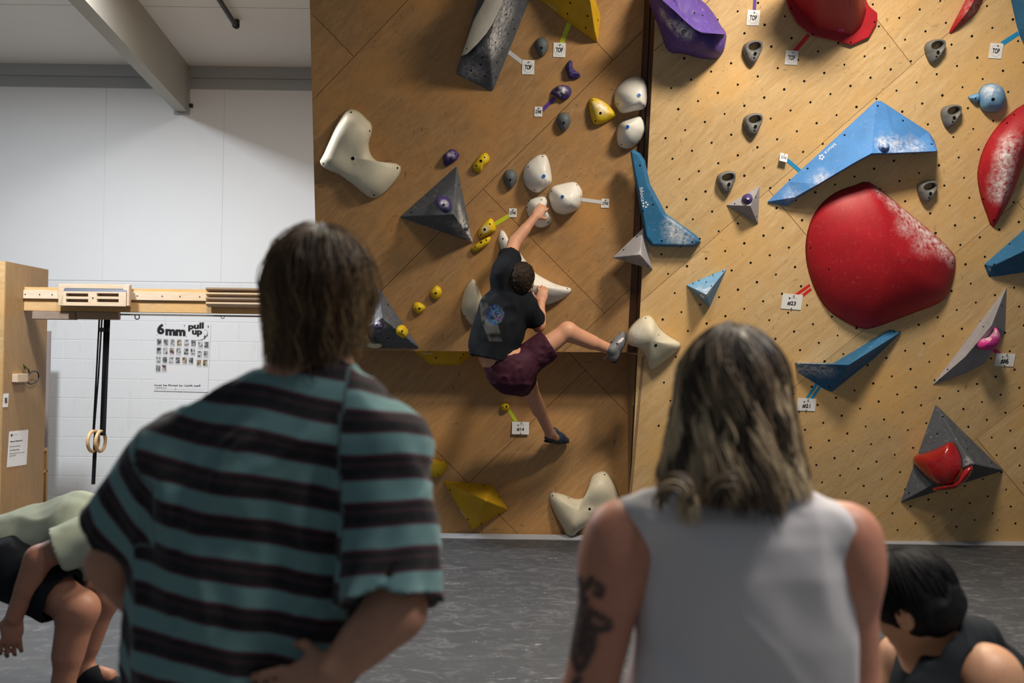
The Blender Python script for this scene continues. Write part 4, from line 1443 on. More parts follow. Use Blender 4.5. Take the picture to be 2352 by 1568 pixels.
tape('blue tape from the ZONE card to the blue arm volume', PR, z5(878, 985), z5(968, 1062), 8, 'tape_blue')
card('small tilted ZONE card left of the blue arm volume', PR, *z5(858, 974), 17, 19, 'ZONE', 'zone', -0.22, 0.5, GC)
tape('upper of two red tape strips at the #23 card', PR, z6(852, 345), z6(778, 398), 6, 'tape_red')
tape('lower of two red tape strips at the #23 card', PR, z6(858, 366), z6(800, 412), 6, 'tape_red')
card('white #23 card left of the giant red hold', PR, *z6(759, 432), 45, 34, '#23', 'number', -0.06, 0, GC)
tape('left of two blue tape strips at the #21 card', PR, z6(888, 852), z6(836, 930), 6, 'tape_blue')
tape('right of two blue tape strips at the #21 card', PR, z6(908, 862), z6(858, 935), 6, 'tape_blue')
card('white #21 card under the bent blue wing', PR, *z6(834, 961), 41, 28.5, '#21', 'number', -0.03, 0, GC)
tape('pink tape from the pink hold to the #6 card', PR, z6(1788, 668), z6(1828, 702), 8, 'tape_pink')
card('white #6 card below the pink hold', PR, *z6(1855, 731), 40, 27, '#6', 'number', -0.03, 0, GC)


# ------------------------------------------------------------------ training corner at the left
YT = 8.30                        # depth of the hangboard beam
bx0 = W(12, 700, 8.0).x
PB_near, PB_far = 8.0, 8.73
tower = thing('plywood_tower', 'tall brown plywood tower at the left edge with a paper notice', 'cabinet', (bx0 - 0.4, 8.35, 0.0))
top_z = W(12, 600, 8.0).z
box('side_panel', (bx0 - 0.018, PB_near, 0.002), (bx0, PB_far, top_z), 'ply_box', tower)
box('front_panel', (bx0 - 0.9, PB_near - 0.018, 0.002), (bx0, PB_near, top_z), 'beam_wood', tower)  # paler wood than the side: the front's stronger light put into its colour
box('back_panel', (bx0 - 0.9, PB_far - 0.018, 0.002), (bx0 - 0.018, PB_far, top_z), 'ply_box', tower)
box('top_panel', (bx0 - 0.9, PB_near, top_z - 0.018), (bx0 - 0.018, PB_far - 0.018, top_z), 'ply_box', tower)


def on_side(u, v):
    """point of pixel (u, v) on the tower's right-hand side"""
    dd = ray(u, v)
    return CAM + dd * (bx0 / dd.x)


SX, SZ = Vector((0, 1, 0)), Vector((0, 0, 1))


def side_quad(name, pix, material, parent, out=0.002):
    pts = [on_side(u, v) + X_ * out for u, v in pix]
    v_, f_ = prism(pts, X_ * -0.0015)
    return obj(name, v_, f_, material, parent)


X_ = Vector((1, 0, 0))
zz = lambda x, y: (x * 120 / 588, 840 + y * 320 / 1568)
nt_ = thing('paper_notice', 'white paper notice about shoes taped to the plywood tower', 'notice', on_side(*zz(200, 930)))
side_quad('paper', [zz(103, 740), zz(318, 717), zz(296, 1110), zz(76, 1142)], 'card_white', nt_)


def side_text(s, x0, y0, x1, y1, hpx, material='ink', bold=0.01, parent=nt_):
    a, c = on_side(*zz(x0, y0)), on_side(*zz(x1, y1))
    text(s, (a + c) / 2 + X_ * 0.003, (c - a).normalized(), SZ, (c - a).length, hpx * 8.2 / F * 320 / 1568, material, parent, bold=bold)


side_text('Shoes Required', 112, 855, 246, 838, 20, bold=0.03)
side_text('No barefoot climbing', 106, 912, 222, 898, 14)
side_text('No outdoor shoes', 108, 950, 214, 938, 14)
side_text('Ask the team if you need', 102, 992, 270, 970, 13)
side_text('a pair of shoes', 100, 1016, 172, 1006, 13)
side_text('uuuuu', 145, 772, 195, 768, 9, 'ink_grey')
side_quad('badge_mark', [zz(118, 770), zz(138, 768), zz(136, 788), zz(127, 796), zz(118, 788)], 'ink', nt_, 0.003)
lb = thing('barcode_label', 'small white barcode sticker on the plywood tower', 'label', on_side(*zz(62, 390)))
side_quad('sticker', [zz(38, 315), zz(96, 310), zz(86, 462), zz(29, 466)], 'card_white', lb)
for k in range(9):
    y = 360 + k * 7
    side_quad('bar', [zz(50, y), zz(78, y - 2), zz(78, y + (2 if k % 3 else 4)), zz(50, y + (4 if k % 3 else 6))], 'ink', lb, 0.003)
pegp = on_side(*zz(205, 135))
peg = thing('cord_peg', 'small wooden block with a dark cord loop on the plywood tower', 'block', pegp)
q0 = on_side(*zz(240, 95))
box('block', (bx0 + 0.001, q0.y - 0.16, pegp.z - 0.035), (bx0 + 0.05, q0.y + 0.02, pegp.z + 0.035), 'pale_wood', peg, 0.004)
cz = pegp.z + 0.02
loop = [Vector((bx0 + 0.03 + 0.012 * math.sin(a), q0.y + 0.14 + 0.10 * math.cos(a), cz - 0.02 + 0.055 * math.sin(a))) for a in [k * 2 * math.pi / 20 for k in range(21)]]
obj('cord_loop', *tube(loop, 0.006, 6), 'black_metal', peg, True)
obj('cord_end', *tube([Vector((bx0 + 0.02, q0.y + 0.02, cz + 0.05)), Vector((bx0 + 0.025, q0.y - 0.02, cz + 0.09)), Vector((bx0 + 0.03, q0.y + 0.06, cz + 0.05)), Vector((bx0 + 0.03, q0.y + 0.08, cz + 0.01))], 0.007, 6), plain('olive_cord', (0.10, 0.10, 0.03), 0.8), peg, True)

# the beam
x1b = PL.P(725, 690).x - 0.02


def wy(u, v, y=YT):
    return W(u, v, y)


zt, zb = wy(300, 662).z, wy(300, 717).z
beam_t = thing('training_beam', 'long wooden training beam between the plywood tower and the climbing wall', 'beam', ((bx0 + x1b) / 2, YT + 0.03, zb))
xl = wy(52, 680).x
box('beam_board', (bx0 + 0.002, YT, zb), (x1b, YT + 0.04, zt), 'beam_wood', beam_t, 0.003)
sz0, sz1 = wy(300, 689).z, wy(300, 669.5).z
box('screw_strip', (bx0 + 0.002, YT - 0.016, sz0), (x1b, YT, sz1), 'pale_wood', beam_t, 0.002)
for u in (60, 93, 122, 317, 374, 415, 460):
    p = wy(u, 680 + (u - 300) * 0.014)
    v_, f_ = tube([Vector((p.x, YT - 0.0165, (sz0 + sz1) / 2)), Vector((p.x, YT - 0.018, (sz0 + sz1) / 2))], 0.0055, 8)
    obj('screw', v_, f_, 'black_metal', beam_t)
rl = wy(280, 722)
box('steel_rail', (wy(275, 722).x, YT + 0.01, rl.z - 0.006), (x1b, YT + 0.03, rl.z + 0.008), plain('dull_steel', (0.25, 0.22, 0.19), 0.45, 0.1, metallic=0.6), beam_t)
for (u, s) in ((313, 1.0), (510, 0.62)):
    p = wy(u, 727.5)
    obj('eye_bolt', *torus(Vector((p.x, YT + 0.02, p.z)), X_, SZ, 0.019 * (s if s == 1.0 else 0.7), 0.0045 * s, 20, 6), 'black_metal', beam_t, True)
for (u0, u1) in ((75, 174), (176, 272)):
    a, c = wy(u0, 715), wy(u1, 734)
    o = tag(box('edge_block', (a.x, YT - 0.01, c.z), (c.x, YT + 0.05, zb - 0.001), 'grey_wood', None, 0.004), 'grey wooden edge block under the beam, %s' % ('beside the tower' if u0 < 100 else 'above the hanging rings'), 'block', 'edge blocks under the training beam')

# hangboard with four slots
hg = thing('hangboard', 'wooden hangboard with four finger slots and a dark sloping top', 'hangboard', (wy(222, 680).x, YT - 0.05, zb))
a, c = wy(140, 654), wy(303, 705)
box('mount_board', (a.x, YT - 0.045, c.z), (c.x, YT - 0.017, a.z + 0.008), 'pale_wood', hg, 0.003)
box('side_cheek', (wy(293, 680).x, YT - 0.095, c.z + 0.004), (c.x + 0.012, YT - 0.045, a.z), 'pale_wood', hg, 0.004)
fx0, fx1 = wy(146, 680, YT - 0.1).x, wy(290, 680, YT - 0.1).x
fz0, fz1 = wy(200, 702, YT - 0.1).z, wy(200, 661, YT - 0.1).z
slots = []
for (u0, u1) in ((152, 203), (223, 273)):
    for (v0, v1) in ((673, 681), (686, 694)):
        p, q = wy(u0, v0, YT - 0.1), wy(u1, v1, YT - 0.1)
        slots.append((p.x, q.x, q.z, p.z))
# front of the board built around the slots: rows and posts, so that every slot is a real pocket
y0h, y1h = YT - 0.105, YT - 0.045
zs = sorted({fz0, fz1 - 0.03, *[s[2] for s in slots], *[s[3] for s in slots]})
xs = sorted({fx0, fx1, *[s[0] for s in slots], *[s[1] for s in slots]})
bm = bmesh.new()


def bm_box(bm, lo, hi):
    v_, f_ = box_vf(lo, hi)
    vs = [bm.verts.new(x) for x in v_]
    for q in f_:
        bm.faces.new([vs[i] for i in q])


for za, zb_ in zip(zs[:-1], zs[1:]):
    row = [s for s in slots if s[2] <= za + 1e-5 and s[3] >= zb_ - 1e-5]
    cuts = [fx0] + [x for s in sorted(row) for x in (s[0], s[1])] + [fx1]
    for xa, xb in zip(cuts[0::2], cuts[1::2]):
        bm_box(bm, (xa, y0h, za), (xb, y1h, zb_))
bm_obj('board_face', bm, 'pale_wood', hg)
for s in slots:
    box('slot_back', (s[0], y1h - 0.012, s[2]), (s[1], y1h, s[3]), 'grey_wood', hg)
v_, f_ = prism([Vector((fx0, y0h, fz1 - 0.03)), Vector((fx0, y0h + 0.012, fz1 - 0.008)), Vector((fx0, y0h + 0.04, fz1)), Vector((fx0, y1h, fz1)), Vector((fx0, y1h, fz1 - 0.03))], Vector((fx1 - fx0, 0, 0)))
obj('sloping_top', v_, f_, plain('dark_edge', (0.03, 0.04, 0.06), 0.5), hg)
p = wy(213, 684, YT - 0.107)
obj('screw', *tube([Vector((p.x, y0h - 0.001, p.z)), Vector((p.x, y0h - 0.0025, p.z))], 0.006, 10), 'black_metal', hg)

# stepped campus rungs further along the beam
rk = thing('rung_board', 'stack of stepped wooden rungs on the beam beside the man’s hair', 'rung board', (wy(540, 690).x, YT - 0.03, zb))
ra, rb = wy(478, 690).x, x1b - 0.15
box('backing', (ra + 0.01, YT - 0.03, wy(530, 706).z), (rb, YT - 0.017, wy(530, 662).z), 'pale_wood', rk)
for k, v in enumerate((662, 673, 684, 695)):
    zc = wy(530, v).z
    v_, f_ = prism([Vector((ra, YT - 0.03, zc)), Vector((ra, YT - 0.075 + 0.004 * k, zc)), Vector((ra, YT - 0.075 + 0.004 * k, zc - 0.014)), Vector((ra, YT - 0.03, zc - 0.034))], Vector((rb - ra, 0, 0)))
    obj('rung', v_, f_, 'pale_wood' if k % 2 else 'grey_wood', rk)

# gymnastic rings hanging on black straps
for (u, dy, rot, lab, utop) in ((214, 0.03, 1.45, 'left wooden gymnastic ring on a black strap', 231), (231, 0.09, 1.5, 'right wooden gymnastic ring on a black strap', 243)):
    y = YT + dy
    pc = W(u, 1013, y)
    pt = W(utop, 736, y)
    g = thing('gymnastic_ring', lab, 'ring', (pt.x, y, pt.z), 'hanging gymnastic rings')
    ax1 = Vector((math.cos(rot), math.sin(rot), 0))
    obj('ring', *torus(pc, ax1, SZ, 0.084, 0.0145, 36, 10), 'ring_wood', g, True)
    topr = pc + SZ * 0.086
    for off in (-0.010, 0.012):
        q = [Vector((pt.x + off, y, zb - 0.001)), pt.lerp(topr, 0.5) + X_ * off * 0.8 + Vector((0, 0.004, 0)), topr + Vector((off * 0.3, 0, -0.012))]
        for i in range(2):
            sd = ax1 * 0.0125
            v_, f_ = prism([q[i] - sd, q[i] + sd, q[i + 1] + sd, q[i + 1] - sd], Vector((0.001, 0.002, 0)))
            obj('strap', v_, f_, 'black_fabric', g)
    # loose strap tail
    a = pc + Vector((0.0, 0.01, -0.06)) if 'left' in lab else pt
    if 'left' in lab:
        e0, e1 = pc + Vector((0.012, 0.02, 0.08)), W(214, 1112, y + 0.02)
    else:
        e0, e1 = Vector((pt.x + 0.01, y + 0.01, zb - 0.002)), W(236, 1000, y + 0.01)
    sd = Vector((0.021, 0.008, 0)) if 'right' in lab else Vector((0.014, 0.006, 0))
    v_, f_ = prism([e0 - sd, e0 + sd, e1 + sd, e1 - sd], Vector((0, 0.002, 0)))
    obj('strap_tail', v_, f_, 'black_fabric', g)
    bk = W(utop + 1, 757, y - 0.01)
    box('buckle', (bk.x - 0.022, y - 0.014, bk.z - 0.018), (bk.x + 0.022, y - 0.002, bk.z + 0.018), 'black_metal', g, 0.003)

# poster on the white wall
po = thing('poster', 'white pull-up challenge poster with rows of small photos on the rear wall', 'poster', W(420, 820, BACK - 0.012))
yp = BACK - 0.014
zp = lambda x, y: W(330 + x * 180 / 1485, 720 + y * 190 / 1568, yp)


def quad_on(name, pts, material, parent, dpt=0.0):
    q = [Vector((p.x, yp - dpt, p.z)) for p in pts]
    v_, f_ = prism(q, Vector((0, 0.0012, 0)))
    return obj(name, v_, f_, material, parent)


quad_on('paper', [zp(225, 165), zp(1275, 190), zp(1215, 1490), zp(190, 1462)], 'card_white', po)
quad_on('bottom_edge', [zp(192, 1458), zp(1215, 1484), zp(1215, 1492), zp(192, 1466)], 'ink_grey', po, 0.001)


def ptext(s, x0, y0, x1, y1, hh, bold=0.0, material='ink'):
    a, c = zp(x0, y0), zp(x1, y1)
    m = (a + c) / 2
    m.y = yp - 0.002
    ex = (c - a)
    ex.y = 0
    text(s, m, ex.normalized(), SZ, ex.length, hh * 180 / 1485 * BACK / F if hh else None, material, po, bold=bold)


ptext('6', 255, 290, 395, 292, 205, 0.05)
ptext('mm', 412, 350, 795, 366, 125, 0.06)
ptext('pull', 845, 262, 1140, 240, 150, 0.05)
ptext('up', 915, 372, 1110, 378, 120, 0.05)
ptext('must be filmed by Uplift staff', 200, 1358, 1080, 1372, 44, 0.012)
ptext('or friends is ok!', 215, 1402, 430, 1406, 22, 0.0)
quad_on('rule_line', [zp(205, 1428), zp(1150, 1440), zp(1150, 1444), zp(205, 1432)], 'ink_grey', po, 0.001)
for (x, y, s) in ((772, 228, 30), (1223, 248, 40), (1160, 440, 60), (1208, 418, 34), (415, 195, 18), (808, 436, 18), (603, 1434, 26), (252, 1430, 16), (250, 410, 16)):
    pts = []
    for k in range(8):
        r = s if k % 2 == 0 else s * 0.22
        if k % 4 == 2:
            r = s * 0.5
        a = k * math.pi / 4 + math.pi / 2
        pts.append(zp(x + r * math.cos(a), y + r * math.sin(a)))
    quad_on('star', pts, 'ink', po, 0.001)
arc = [zp(1175 + 145 * math.cos(t) * 0.35 + 0, 400 + 0) for t in (0,)]
sw = [zp(990, 500), zp(1060, 505), zp(1120, 490), zp(1170, 455), zp(1205, 400), zp(1215, 350), zp(1195, 315), zp(1140, 303)]
obj('swoosh', *tube([Vector((p.x, yp - 0.002, p.z)) for p in sw], [0.001, 0.002, 0.0035, 0.0035, 0.003, 0.002, 0.0015, 0.001], 5), 'ink', po, True)


def photo_mat(i, tone, tint):
    m, nt, bb = nmat('photo_print_%d' % i)
    n = noise(nt, coords(nt, (1, 1, 1)), 26 + i * 5, 3, 0.7)
    c = ramp(nt, n, [(0.40, tuple(0.03 + 0 * x for x in tint)), (0.5, tuple(x * tone for x in tint)), (0.62, (0.55, 0.55, 0.56))])
    nt.links.new(c, bb.inputs['Base Color'])
    bb.inputs['Roughness'].default_value = 0.5
    return m


pm = [photo_mat(0, 0.4, (0.5, 0.5, 0.5)), photo_mat(1, 0.5, (0.7, 0.45, 0.12)), photo_mat(2, 0.9, (0.6, 0.6, 0.6)), photo_mat(3, 0.6, (0.6, 0.35, 0.25))]
grid = []
for r, (y0, xs_) in enumerate(((475, (252, 378, 502, 632, 768, 900)), (640, (245, 368, 490, 618, 762, 888)), (810, (238, 358, 478, 602, 732, 852)))):
    for k, x in enumerate(xs_):
        grid.append((x, y0 + k * 4, (0, 2, 1, 3)[(k * 2 + r * 3) % 4] if (k + r) % 3 == 0 else (0 if (k + r) % 2 else 2)))
for r, y0 in enumerate((530, 705, 870)):
    grid += [(1032 - r * 14, y0, 2 if r < 2 else 1), (1148 - r * 12, y0, 0 if r < 2 else 1)]
grid += [(232, 975, 0), (345, 970, 3)]
for (x, y, k) in grid:
    quad_on('photo_border', [zp(x - 4, y - 4), zp(x + 92, y - 2), zp(x + 92, y + 150), zp(x - 4, y + 148)], plain('photo_paper', (0.62, 0.62, 0.63), 0.5, 0.02), po, 0.001)
    quad_on('photo', [zp(x + 4, y + 6), zp(x + 84, y + 8), zp(x + 84, y + 118), zp(x + 4, y + 116)], pm[k], po, 0.002)

# tall mirror and shelf seen in the gap beside the tower
YM2 = 9.9
mr = thing('mirror', 'tall framed mirror standing against the rear wall behind the plywood tower', 'mirror', (W(90, 1000, YM2).x, YM2, 0.0))
xr = W(114, 800, YM2).x
zt_m = W(112, 760, YM2).z
box('frame_right', (xr - 0.03, YM2, 0.002), (xr, YM2 + 0.03, zt_m), plain('frame_metal', (0.33, 0.28, 0.27), 0.4, 0.1), mr)
box('frame_top', (xr - 1.2, YM2, zt_m - 0.03), (xr - 0.03, YM2 + 0.03, zt_m), 'frame_metal', mr)
box('glass', (xr - 1.2, YM2 + 0.008, 0.002), (xr - 0.03, YM2 + 0.02, zt_m - 0.03), plain('mirror_glass', (0.55, 0.58, 0.58), 0.05, 0.0, metallic=1.0), mr)
sf = thing('low_shelf', 'low pine shelf in the gap beside the plywood tower', 'shelf', (W(92, 1100, 9.5).x, 9.5, 0.0))
xa, xb = W(60, 1100, 9.5).x, W(95, 1100, 9.5).x
for v in (1030, 1080):
    zc = W(90, v, 9.5).z
    box('board', (xa, 9.42, zc - 0.03), (xb, 9.62, zc), 'beam_wood', sf, 0.003)
box('upright', (xa, 9.60, 0.002), (xb, 9.62, W(90, 1030, 9.5).z - 0.031), 'beam_wood', sf)
cz = W(90, 1080, 9.5).z + 0.001
cn = thing('spray_can', 'yellow can with a blue top on the low pine shelf', 'can', (W(88, 1060, 9.5).x, 9.5, cz))
cxn = W(88.5, 1060, 9.5)
hcan = W(88, 1042, 9.5).z - cz
obj('can_body', *tube([Vector((cxn.x, 9.5, cz)), Vector((cxn.x, 9.5, cz + hcan))], 0.032, 16), plain('can_yellow', (0.55, 0.42, 0.03), 0.4), cn, True)
obj('can_cap', *tube([Vector((cxn.x, 9.5, cz + hcan)), Vector((cxn.x, 9.5, cz + hcan + 0.025))], [0.030, 0.024], 16), plain('can_blue', (0.15, 0.35, 0.6), 0.4), cn, True)


# ------------------------------------------------------------------ organic shapes: smooth blends of tapered limbs, meshed on a grid
def A3(v):
    return np.array((v[0], v[1], v[2]), float)


class Blob:
    def __init__(s):
        s.prims = []

    def cap(s, a, b, ra, rb, k=0.02, clip=(), op='add', flat=None):
        s.prims.append(('cap', A3(a), A3(b), ra, rb, k, [(A3(p), A3(n)) for p, n in clip], op, flat))
        return s

    def chain(s, pts, rads, k=0.02, clip=(), op='add'):
        for i in range(len(pts) - 1):
            s.cap(pts[i], pts[i + 1], rads[i], rads[i + 1], k, clip, op)
        return s

    def ell(s, c, r, k=0.02, axes=None, clip=(), op='add'):
        M = np.eye(3) if axes is None else np.array([A3(a) for a in axes])
        s.prims.append(('ell', A3(c), np.array(r, float), M, None, k, [(A3(p), A3(n)) for p, n in clip], op, None))
        return s

    def loft(s, rows, k=0.02, op='add', clip=()):
        """rows of (z, x, y, half width, half depth), from high to low"""
        s.prims.append(('loft', np.array(sorted(rows), float), None, None, None, k, [(A3(p), A3(n)) for p, n in clip], op, None))
        return s

    def bounds(s, p):
        if p[0] == 'cap':
            r = max(p[3], p[4])
            return np.minimum(p[1], p[2]) - r, np.maximum(p[1], p[2]) + r
        if p[0] == 'ell':
            e = np.sqrt(((p[3] * p[2][:, None]) ** 2).sum(0))
            return p[1] - e, p[1] + e
        R = p[1]
        return (np.array([(R[:, 1] - R[:, 3]).min(), (R[:, 2] - R[:, 4]).min(), R[:, 0].min()]),
                np.array([(R[:, 1] + R[:, 3]).max(), (R[:, 2] + R[:, 4]).max(), R[:, 0].max()]))

    def grid(s, vox, fold=None):
        pad = 5 * vox + 0.01
        lo = np.min([s.bounds(p)[0] for p in s.prims if p[7] == 'add'], 0) - pad
        hi = np.max([s.bounds(p)[1] for p in s.prims if p[7] == 'add'], 0) + pad
        n = np.ceil((hi - lo) / vox).astype(int) + 1
        D = np.full(n, 0.2, np.float32)
        ax = [lo[i] + vox * np.arange(n[i]) for i in range(3)]
        for p in s.prims:
            k = p[5]
            a, b = s.bounds(p)
            m = k + 4 * vox + 0.012
            i0 = np.clip(((a - m - lo) / vox).astype(int), 0, n - 1)
            i1 = np.clip(((b + m - lo) / vox).astype(int) + 2, 1, n)
            sl = tuple(slice(x, y) for x, y in zip(i0, i1))
            X = ax[0][sl[0]][:, None, None]
            Y = ax[1][sl[1]][None, :, None]
            Z = ax[2][sl[2]][None, None, :]
            if p[0] == 'cap':
                A, B, ra, rb = p[1:5]
                ab = B - A
                L = max(float(ab @ ab), 1e-9)
                t = np.clip(((X - A[0]) * ab[0] + (Y - A[1]) * ab[1] + (Z - A[2]) * ab[2]) / L, 0, 1)
                d = np.sqrt((X - A[0] - t * ab[0]) ** 2 + (Y - A[1] - t * ab[1]) ** 2 + (Z - A[2] - t * ab[2]) ** 2) - (ra + (rb - ra) * t)
            elif p[0] == 'ell':
                c, r, M = p[1:4]
                q = [(X - c[0]) * M[i, 0] + (Y - c[1]) * M[i, 1] + (Z - c[2]) * M[i, 2] for i in range(3)]
                k0 = np.sqrt(sum((q[i] / r[i]) ** 2 for i in range(3)))
                k1 = np.sqrt(sum((q[i] / r[i] ** 2) ** 2 for i in range(3))) + 1e-6
                d = k0 * (k0 - 1) / k1
            else:
                R = p[1]
                f = [np.interp(Z, R[:, 0], R[:, j]) for j in range(1, 5)]
                e = np.sqrt(((X - f[0]) / f[2]) ** 2 + ((Y - f[1]) / f[3]) ** 2)
                d = (e - 1) * np.minimum(f[2], f[3])
                d = np.maximum(d, np.maximum(Z - R[-1, 0], R[0, 0] - Z) + 0 * d)
            for (q, nn) in p[6]:
                d = np.maximum(d, (X - q[0]) * nn[0] + (Y - q[1]) * nn[1] + (Z - q[2]) * nn[2])
            cur = D[sl]
            if p[7] == 'add':
                h = np.clip(0.5 + 0.5 * (cur - d) / k, 0, 1)
                D[sl] = cur * (1 - h) + d * h - k * h * (1 - h)
            else:
                h = np.clip(0.5 - 0.5 * (cur + d) / k, 0, 1)
                D[sl] = cur * (1 - h) + (-d) * h + k * h * (1 - h)
        if fold is not None:
            idx = np.argwhere(np.abs(D) < 0.035)
            D[tuple(idx.T)] += fold(lo + idx * vox).astype(np.float32)
        return D, lo

    def mesh(s, vox, fold=None, smooth=1):
        D, lo = s.grid(vox, fold)
        S = D < 0
        n = np.array(D.shape)
        cnt = np.zeros(n - 1, np.int8)
        for c in np.ndindex(2, 2, 2):
            cnt += S[tuple(slice(c[i], n[i] - 1 + c[i]) for i in range(3))]
        act = (cnt > 0) & (cnt < 8)
        ijk = np.argwhere(act)
        idx = np.full(n - 1, -1, np.int32)
        idx[act] = np.arange(len(ijk))
        acc = np.zeros((len(ijk), 3))
        num = np.zeros(len(ijk))
        for o1 in np.ndindex(2, 2, 2):
            for axi in range(3):
                if o1[axi]:
                    continue
                o2 = list(o1)
                o2[axi] = 1
                d1 = D[tuple((ijk + o1).T)]
                d2 = D[tuple((ijk + np.array(o2)).T)]
                cr = (d1 < 0) != (d2 < 0)
                t = np.where(cr, d1 / np.where(cr, d1 - d2, 1), 0)
                pos = np.array(o1, float)[None] + 0.0
                pos = np.repeat(pos, len(ijk), 0)
                pos[:, axi] = t
                acc += pos * cr[:, None]
                num += cr
        V = lo + (ijk + acc / num[:, None]) * s_vox(vox)
        quads = []
        for axi in range(3):
            b, c = [i for i in range(3) if i != axi]
            sl1 = [slice(None)] * 3
            sl2 = [slice(None)] * 3
            sl1[axi] = slice(0, n[axi] - 1)
            sl2[axi] = slice(1, n[axi])
            e = S[tuple(sl1)] != S[tuple(sl2)]
            q = np.argwhere(e)
            q = q[(q[:, b] > 0) & (q[:, c] > 0) & (q[:, b] < n[b] - 1) & (q[:, c] < n[c] - 1)]
            ins = S[tuple(q.T)]
            cells = []
            for (ob, oc) in ((-1, -1), (0, -1), (0, 0), (-1, 0)):
                r = q.copy()
                r[:, b] += ob
                r[:, c] += oc
                cells.append(idx[tuple(r.T)])
            Q = np.stack(cells, 1)
            flip = ins if axi != 1 else ~ins
            Q[~flip] = Q[~flip][:, ::-1]
            quads.append(Q)
        Q = np.vstack(quads)
        Q = Q[(Q >= 0).all(1)]
        for _ in range(smooth):
            sm = np.zeros_like(V)
            ct = np.zeros(len(V))
            for a, b in ((0, 1), (1, 2), (2, 3), (3, 0)):
                np.add.at(sm, Q[:, a], V[Q[:, b]])
                np.add.at(sm, Q[:, b], V[Q[:, a]])
                np.add.at(ct, Q[:, a], 1)
                np.add.at(ct, Q[:, b], 1)
            V = V * 0.5 + 0.5 * sm / np.maximum(ct, 1)[:, None]
        return V, Q


def s_vox(v):
    return v


def np_obj(name, V, Q, material, parent=None, smooth=True, attrs=None):
    lo, hi = V.min(0), V.max(0)
    c = (lo + hi) / 2
    me = bpy.data.meshes.new(name)
    me.vertices.add(len(V))
    me.vertices.foreach_set('co', (V - c).astype(np.float32).ravel())
    k = Q.shape[1]
    me.loops.add(Q.size)
    me.loops.foreach_set('vertex_index', Q.astype(np.int32).ravel())
    me.polygons.add(len(Q))
    me.polygons.foreach_set('loop_start', np.arange(0, Q.size, k, dtype=np.int32))
    me.polygons.foreach_set('loop_total', np.full(len(Q), k, np.int32))
    me.polygons.foreach_set('use_smooth', np.full(len(Q), smooth))
    me.update(calc_edges=True)
    me.validate()
    for an, av in (attrs or {}).items():
        if av.ndim == 1:
            at = me.attributes.new(an, 'FLOAT', 'POINT')
            at.data.foreach_set('value', av.astype(np.float32))
        else:
            at = me.attributes.new(an, 'FLOAT_COLOR', 'POINT')
            at.data.foreach_set('color', np.c_[av, np.ones(len(av))].astype(np.float32).ravel())
    o = link(name, me, material, parent)
    o.location = Vector(c) - root_pos(parent)
    return o


def blob_obj(name, blob, vox, material, parent, fold=None, smooth=1, attrs=None):
    V, Q = blob.mesh(vox, fold, smooth)
    at = {k: f(V) for k, f in (attrs or {}).items()}
    return np_obj(name, V, Q, material, parent, True, at)


# ------------------------------------------------------------------ skin, cloth and hair materials
def skin_mat(name, col, red):
    m, nt, b = nmat(name)
    v = coords(nt)
    c = mix(nt, noise(nt, v, 14, 4), col, red)
    c = mix(nt, ramp(nt, noise(nt, v, 90, 3), [(0.35, 0.18), (0.6, 0.0)]), c, tuple(x * 0.6 for x in col))
    a = attr(nt, 'tattoo')
    c = mix(nt, a.outputs['Fac'], c, (0.028, 0.026, 0.026))
    nt.links.new(c, b.inputs['Base Color'])
    b.inputs['Roughness'].default_value = 0.5
    b.inputs['Specular IOR Level'].default_value = 0.35
    b.inputs['Subsurface Weight'].default_value = 0.0
    MATS[name] = m


def cloth_mat(name, col, rough=0.85, var=0.15, weave=700, print_attr=False):
    m, nt, b = nmat(name)
    v = coords(nt)
    c = mix(nt, noise(nt, v, 9, 4), tuple(x * (1 - var) for x in col), tuple(min(1, x * (1 + var)) for x in col))
    if print_attr:
        a = attr(nt, 'print')
        c = mix(nt, attr(nt, 'print_mask').outputs['Fac'], c, a.outputs['Color'])
    nt.links.new(c, b.inputs['Base Color'])
    b.inputs['Roughness'].default_value = rough
    b.inputs['Specular IOR Level'].default_value = 0.15
    b.inputs['Sheen Weight'].default_value = 0.0
    bump(nt, b, noise(nt, v, weave, 1), 0.15, 0.001)
    MATS[name] = m


def stripe_mat():
    m, nt, b = nmat('striped_towelling')
    a = attr(nt, 'stripe')
    teal, black, maroon, grey = (0.120, 0.225, 0.230), (0.005, 0.004, 0.006), (0.060, 0.012, 0.022), (0.034, 0.014, 0.020)
    fr = N(nt, 'ShaderNodeMath', operation='FRACT')
    nt.links.new(a.outputs['Fac'], fr.inputs[0])
    c = ramp(nt, fr.outputs[0], [(0.0, teal), (0.42, teal), (0.45, maroon), (0.53, black), (0.70, black), (0.74, grey), (0.79, grey), (0.83, black), (0.90, black), (0.94, maroon), (0.985, maroon), (1.0, teal)])
    v = coords(nt)
    c = mix(nt, noise(nt, v, 60, 4), c, mix(nt, 0.10, c, (0.2, 0.24, 0.24)))
    nt.links.new(c, b.inputs['Base Color'])
    b.inputs['Roughness'].default_value = 0.9
    b.inputs['Specular IOR Level'].default_value = 0.1
    b.inputs['Sheen Weight'].default_value = 0.12
    bump(nt, b, noise(nt, v, 420, 2), 0.25, 0.002)
    MATS['striped_towelling'] = m


def hair_mat(name, stops, rough=0.45):
    m, nt, b = nmat(name)
    c = ramp(nt, attr(nt, 'tone').outputs['Fac'], stops)
    nt.links.new(c, b.inputs['Base Color'])
    b.inputs['Roughness'].default_value = rough
    b.inputs['Specular IOR Level'].default_value = 0.25
    MATS[name] = m


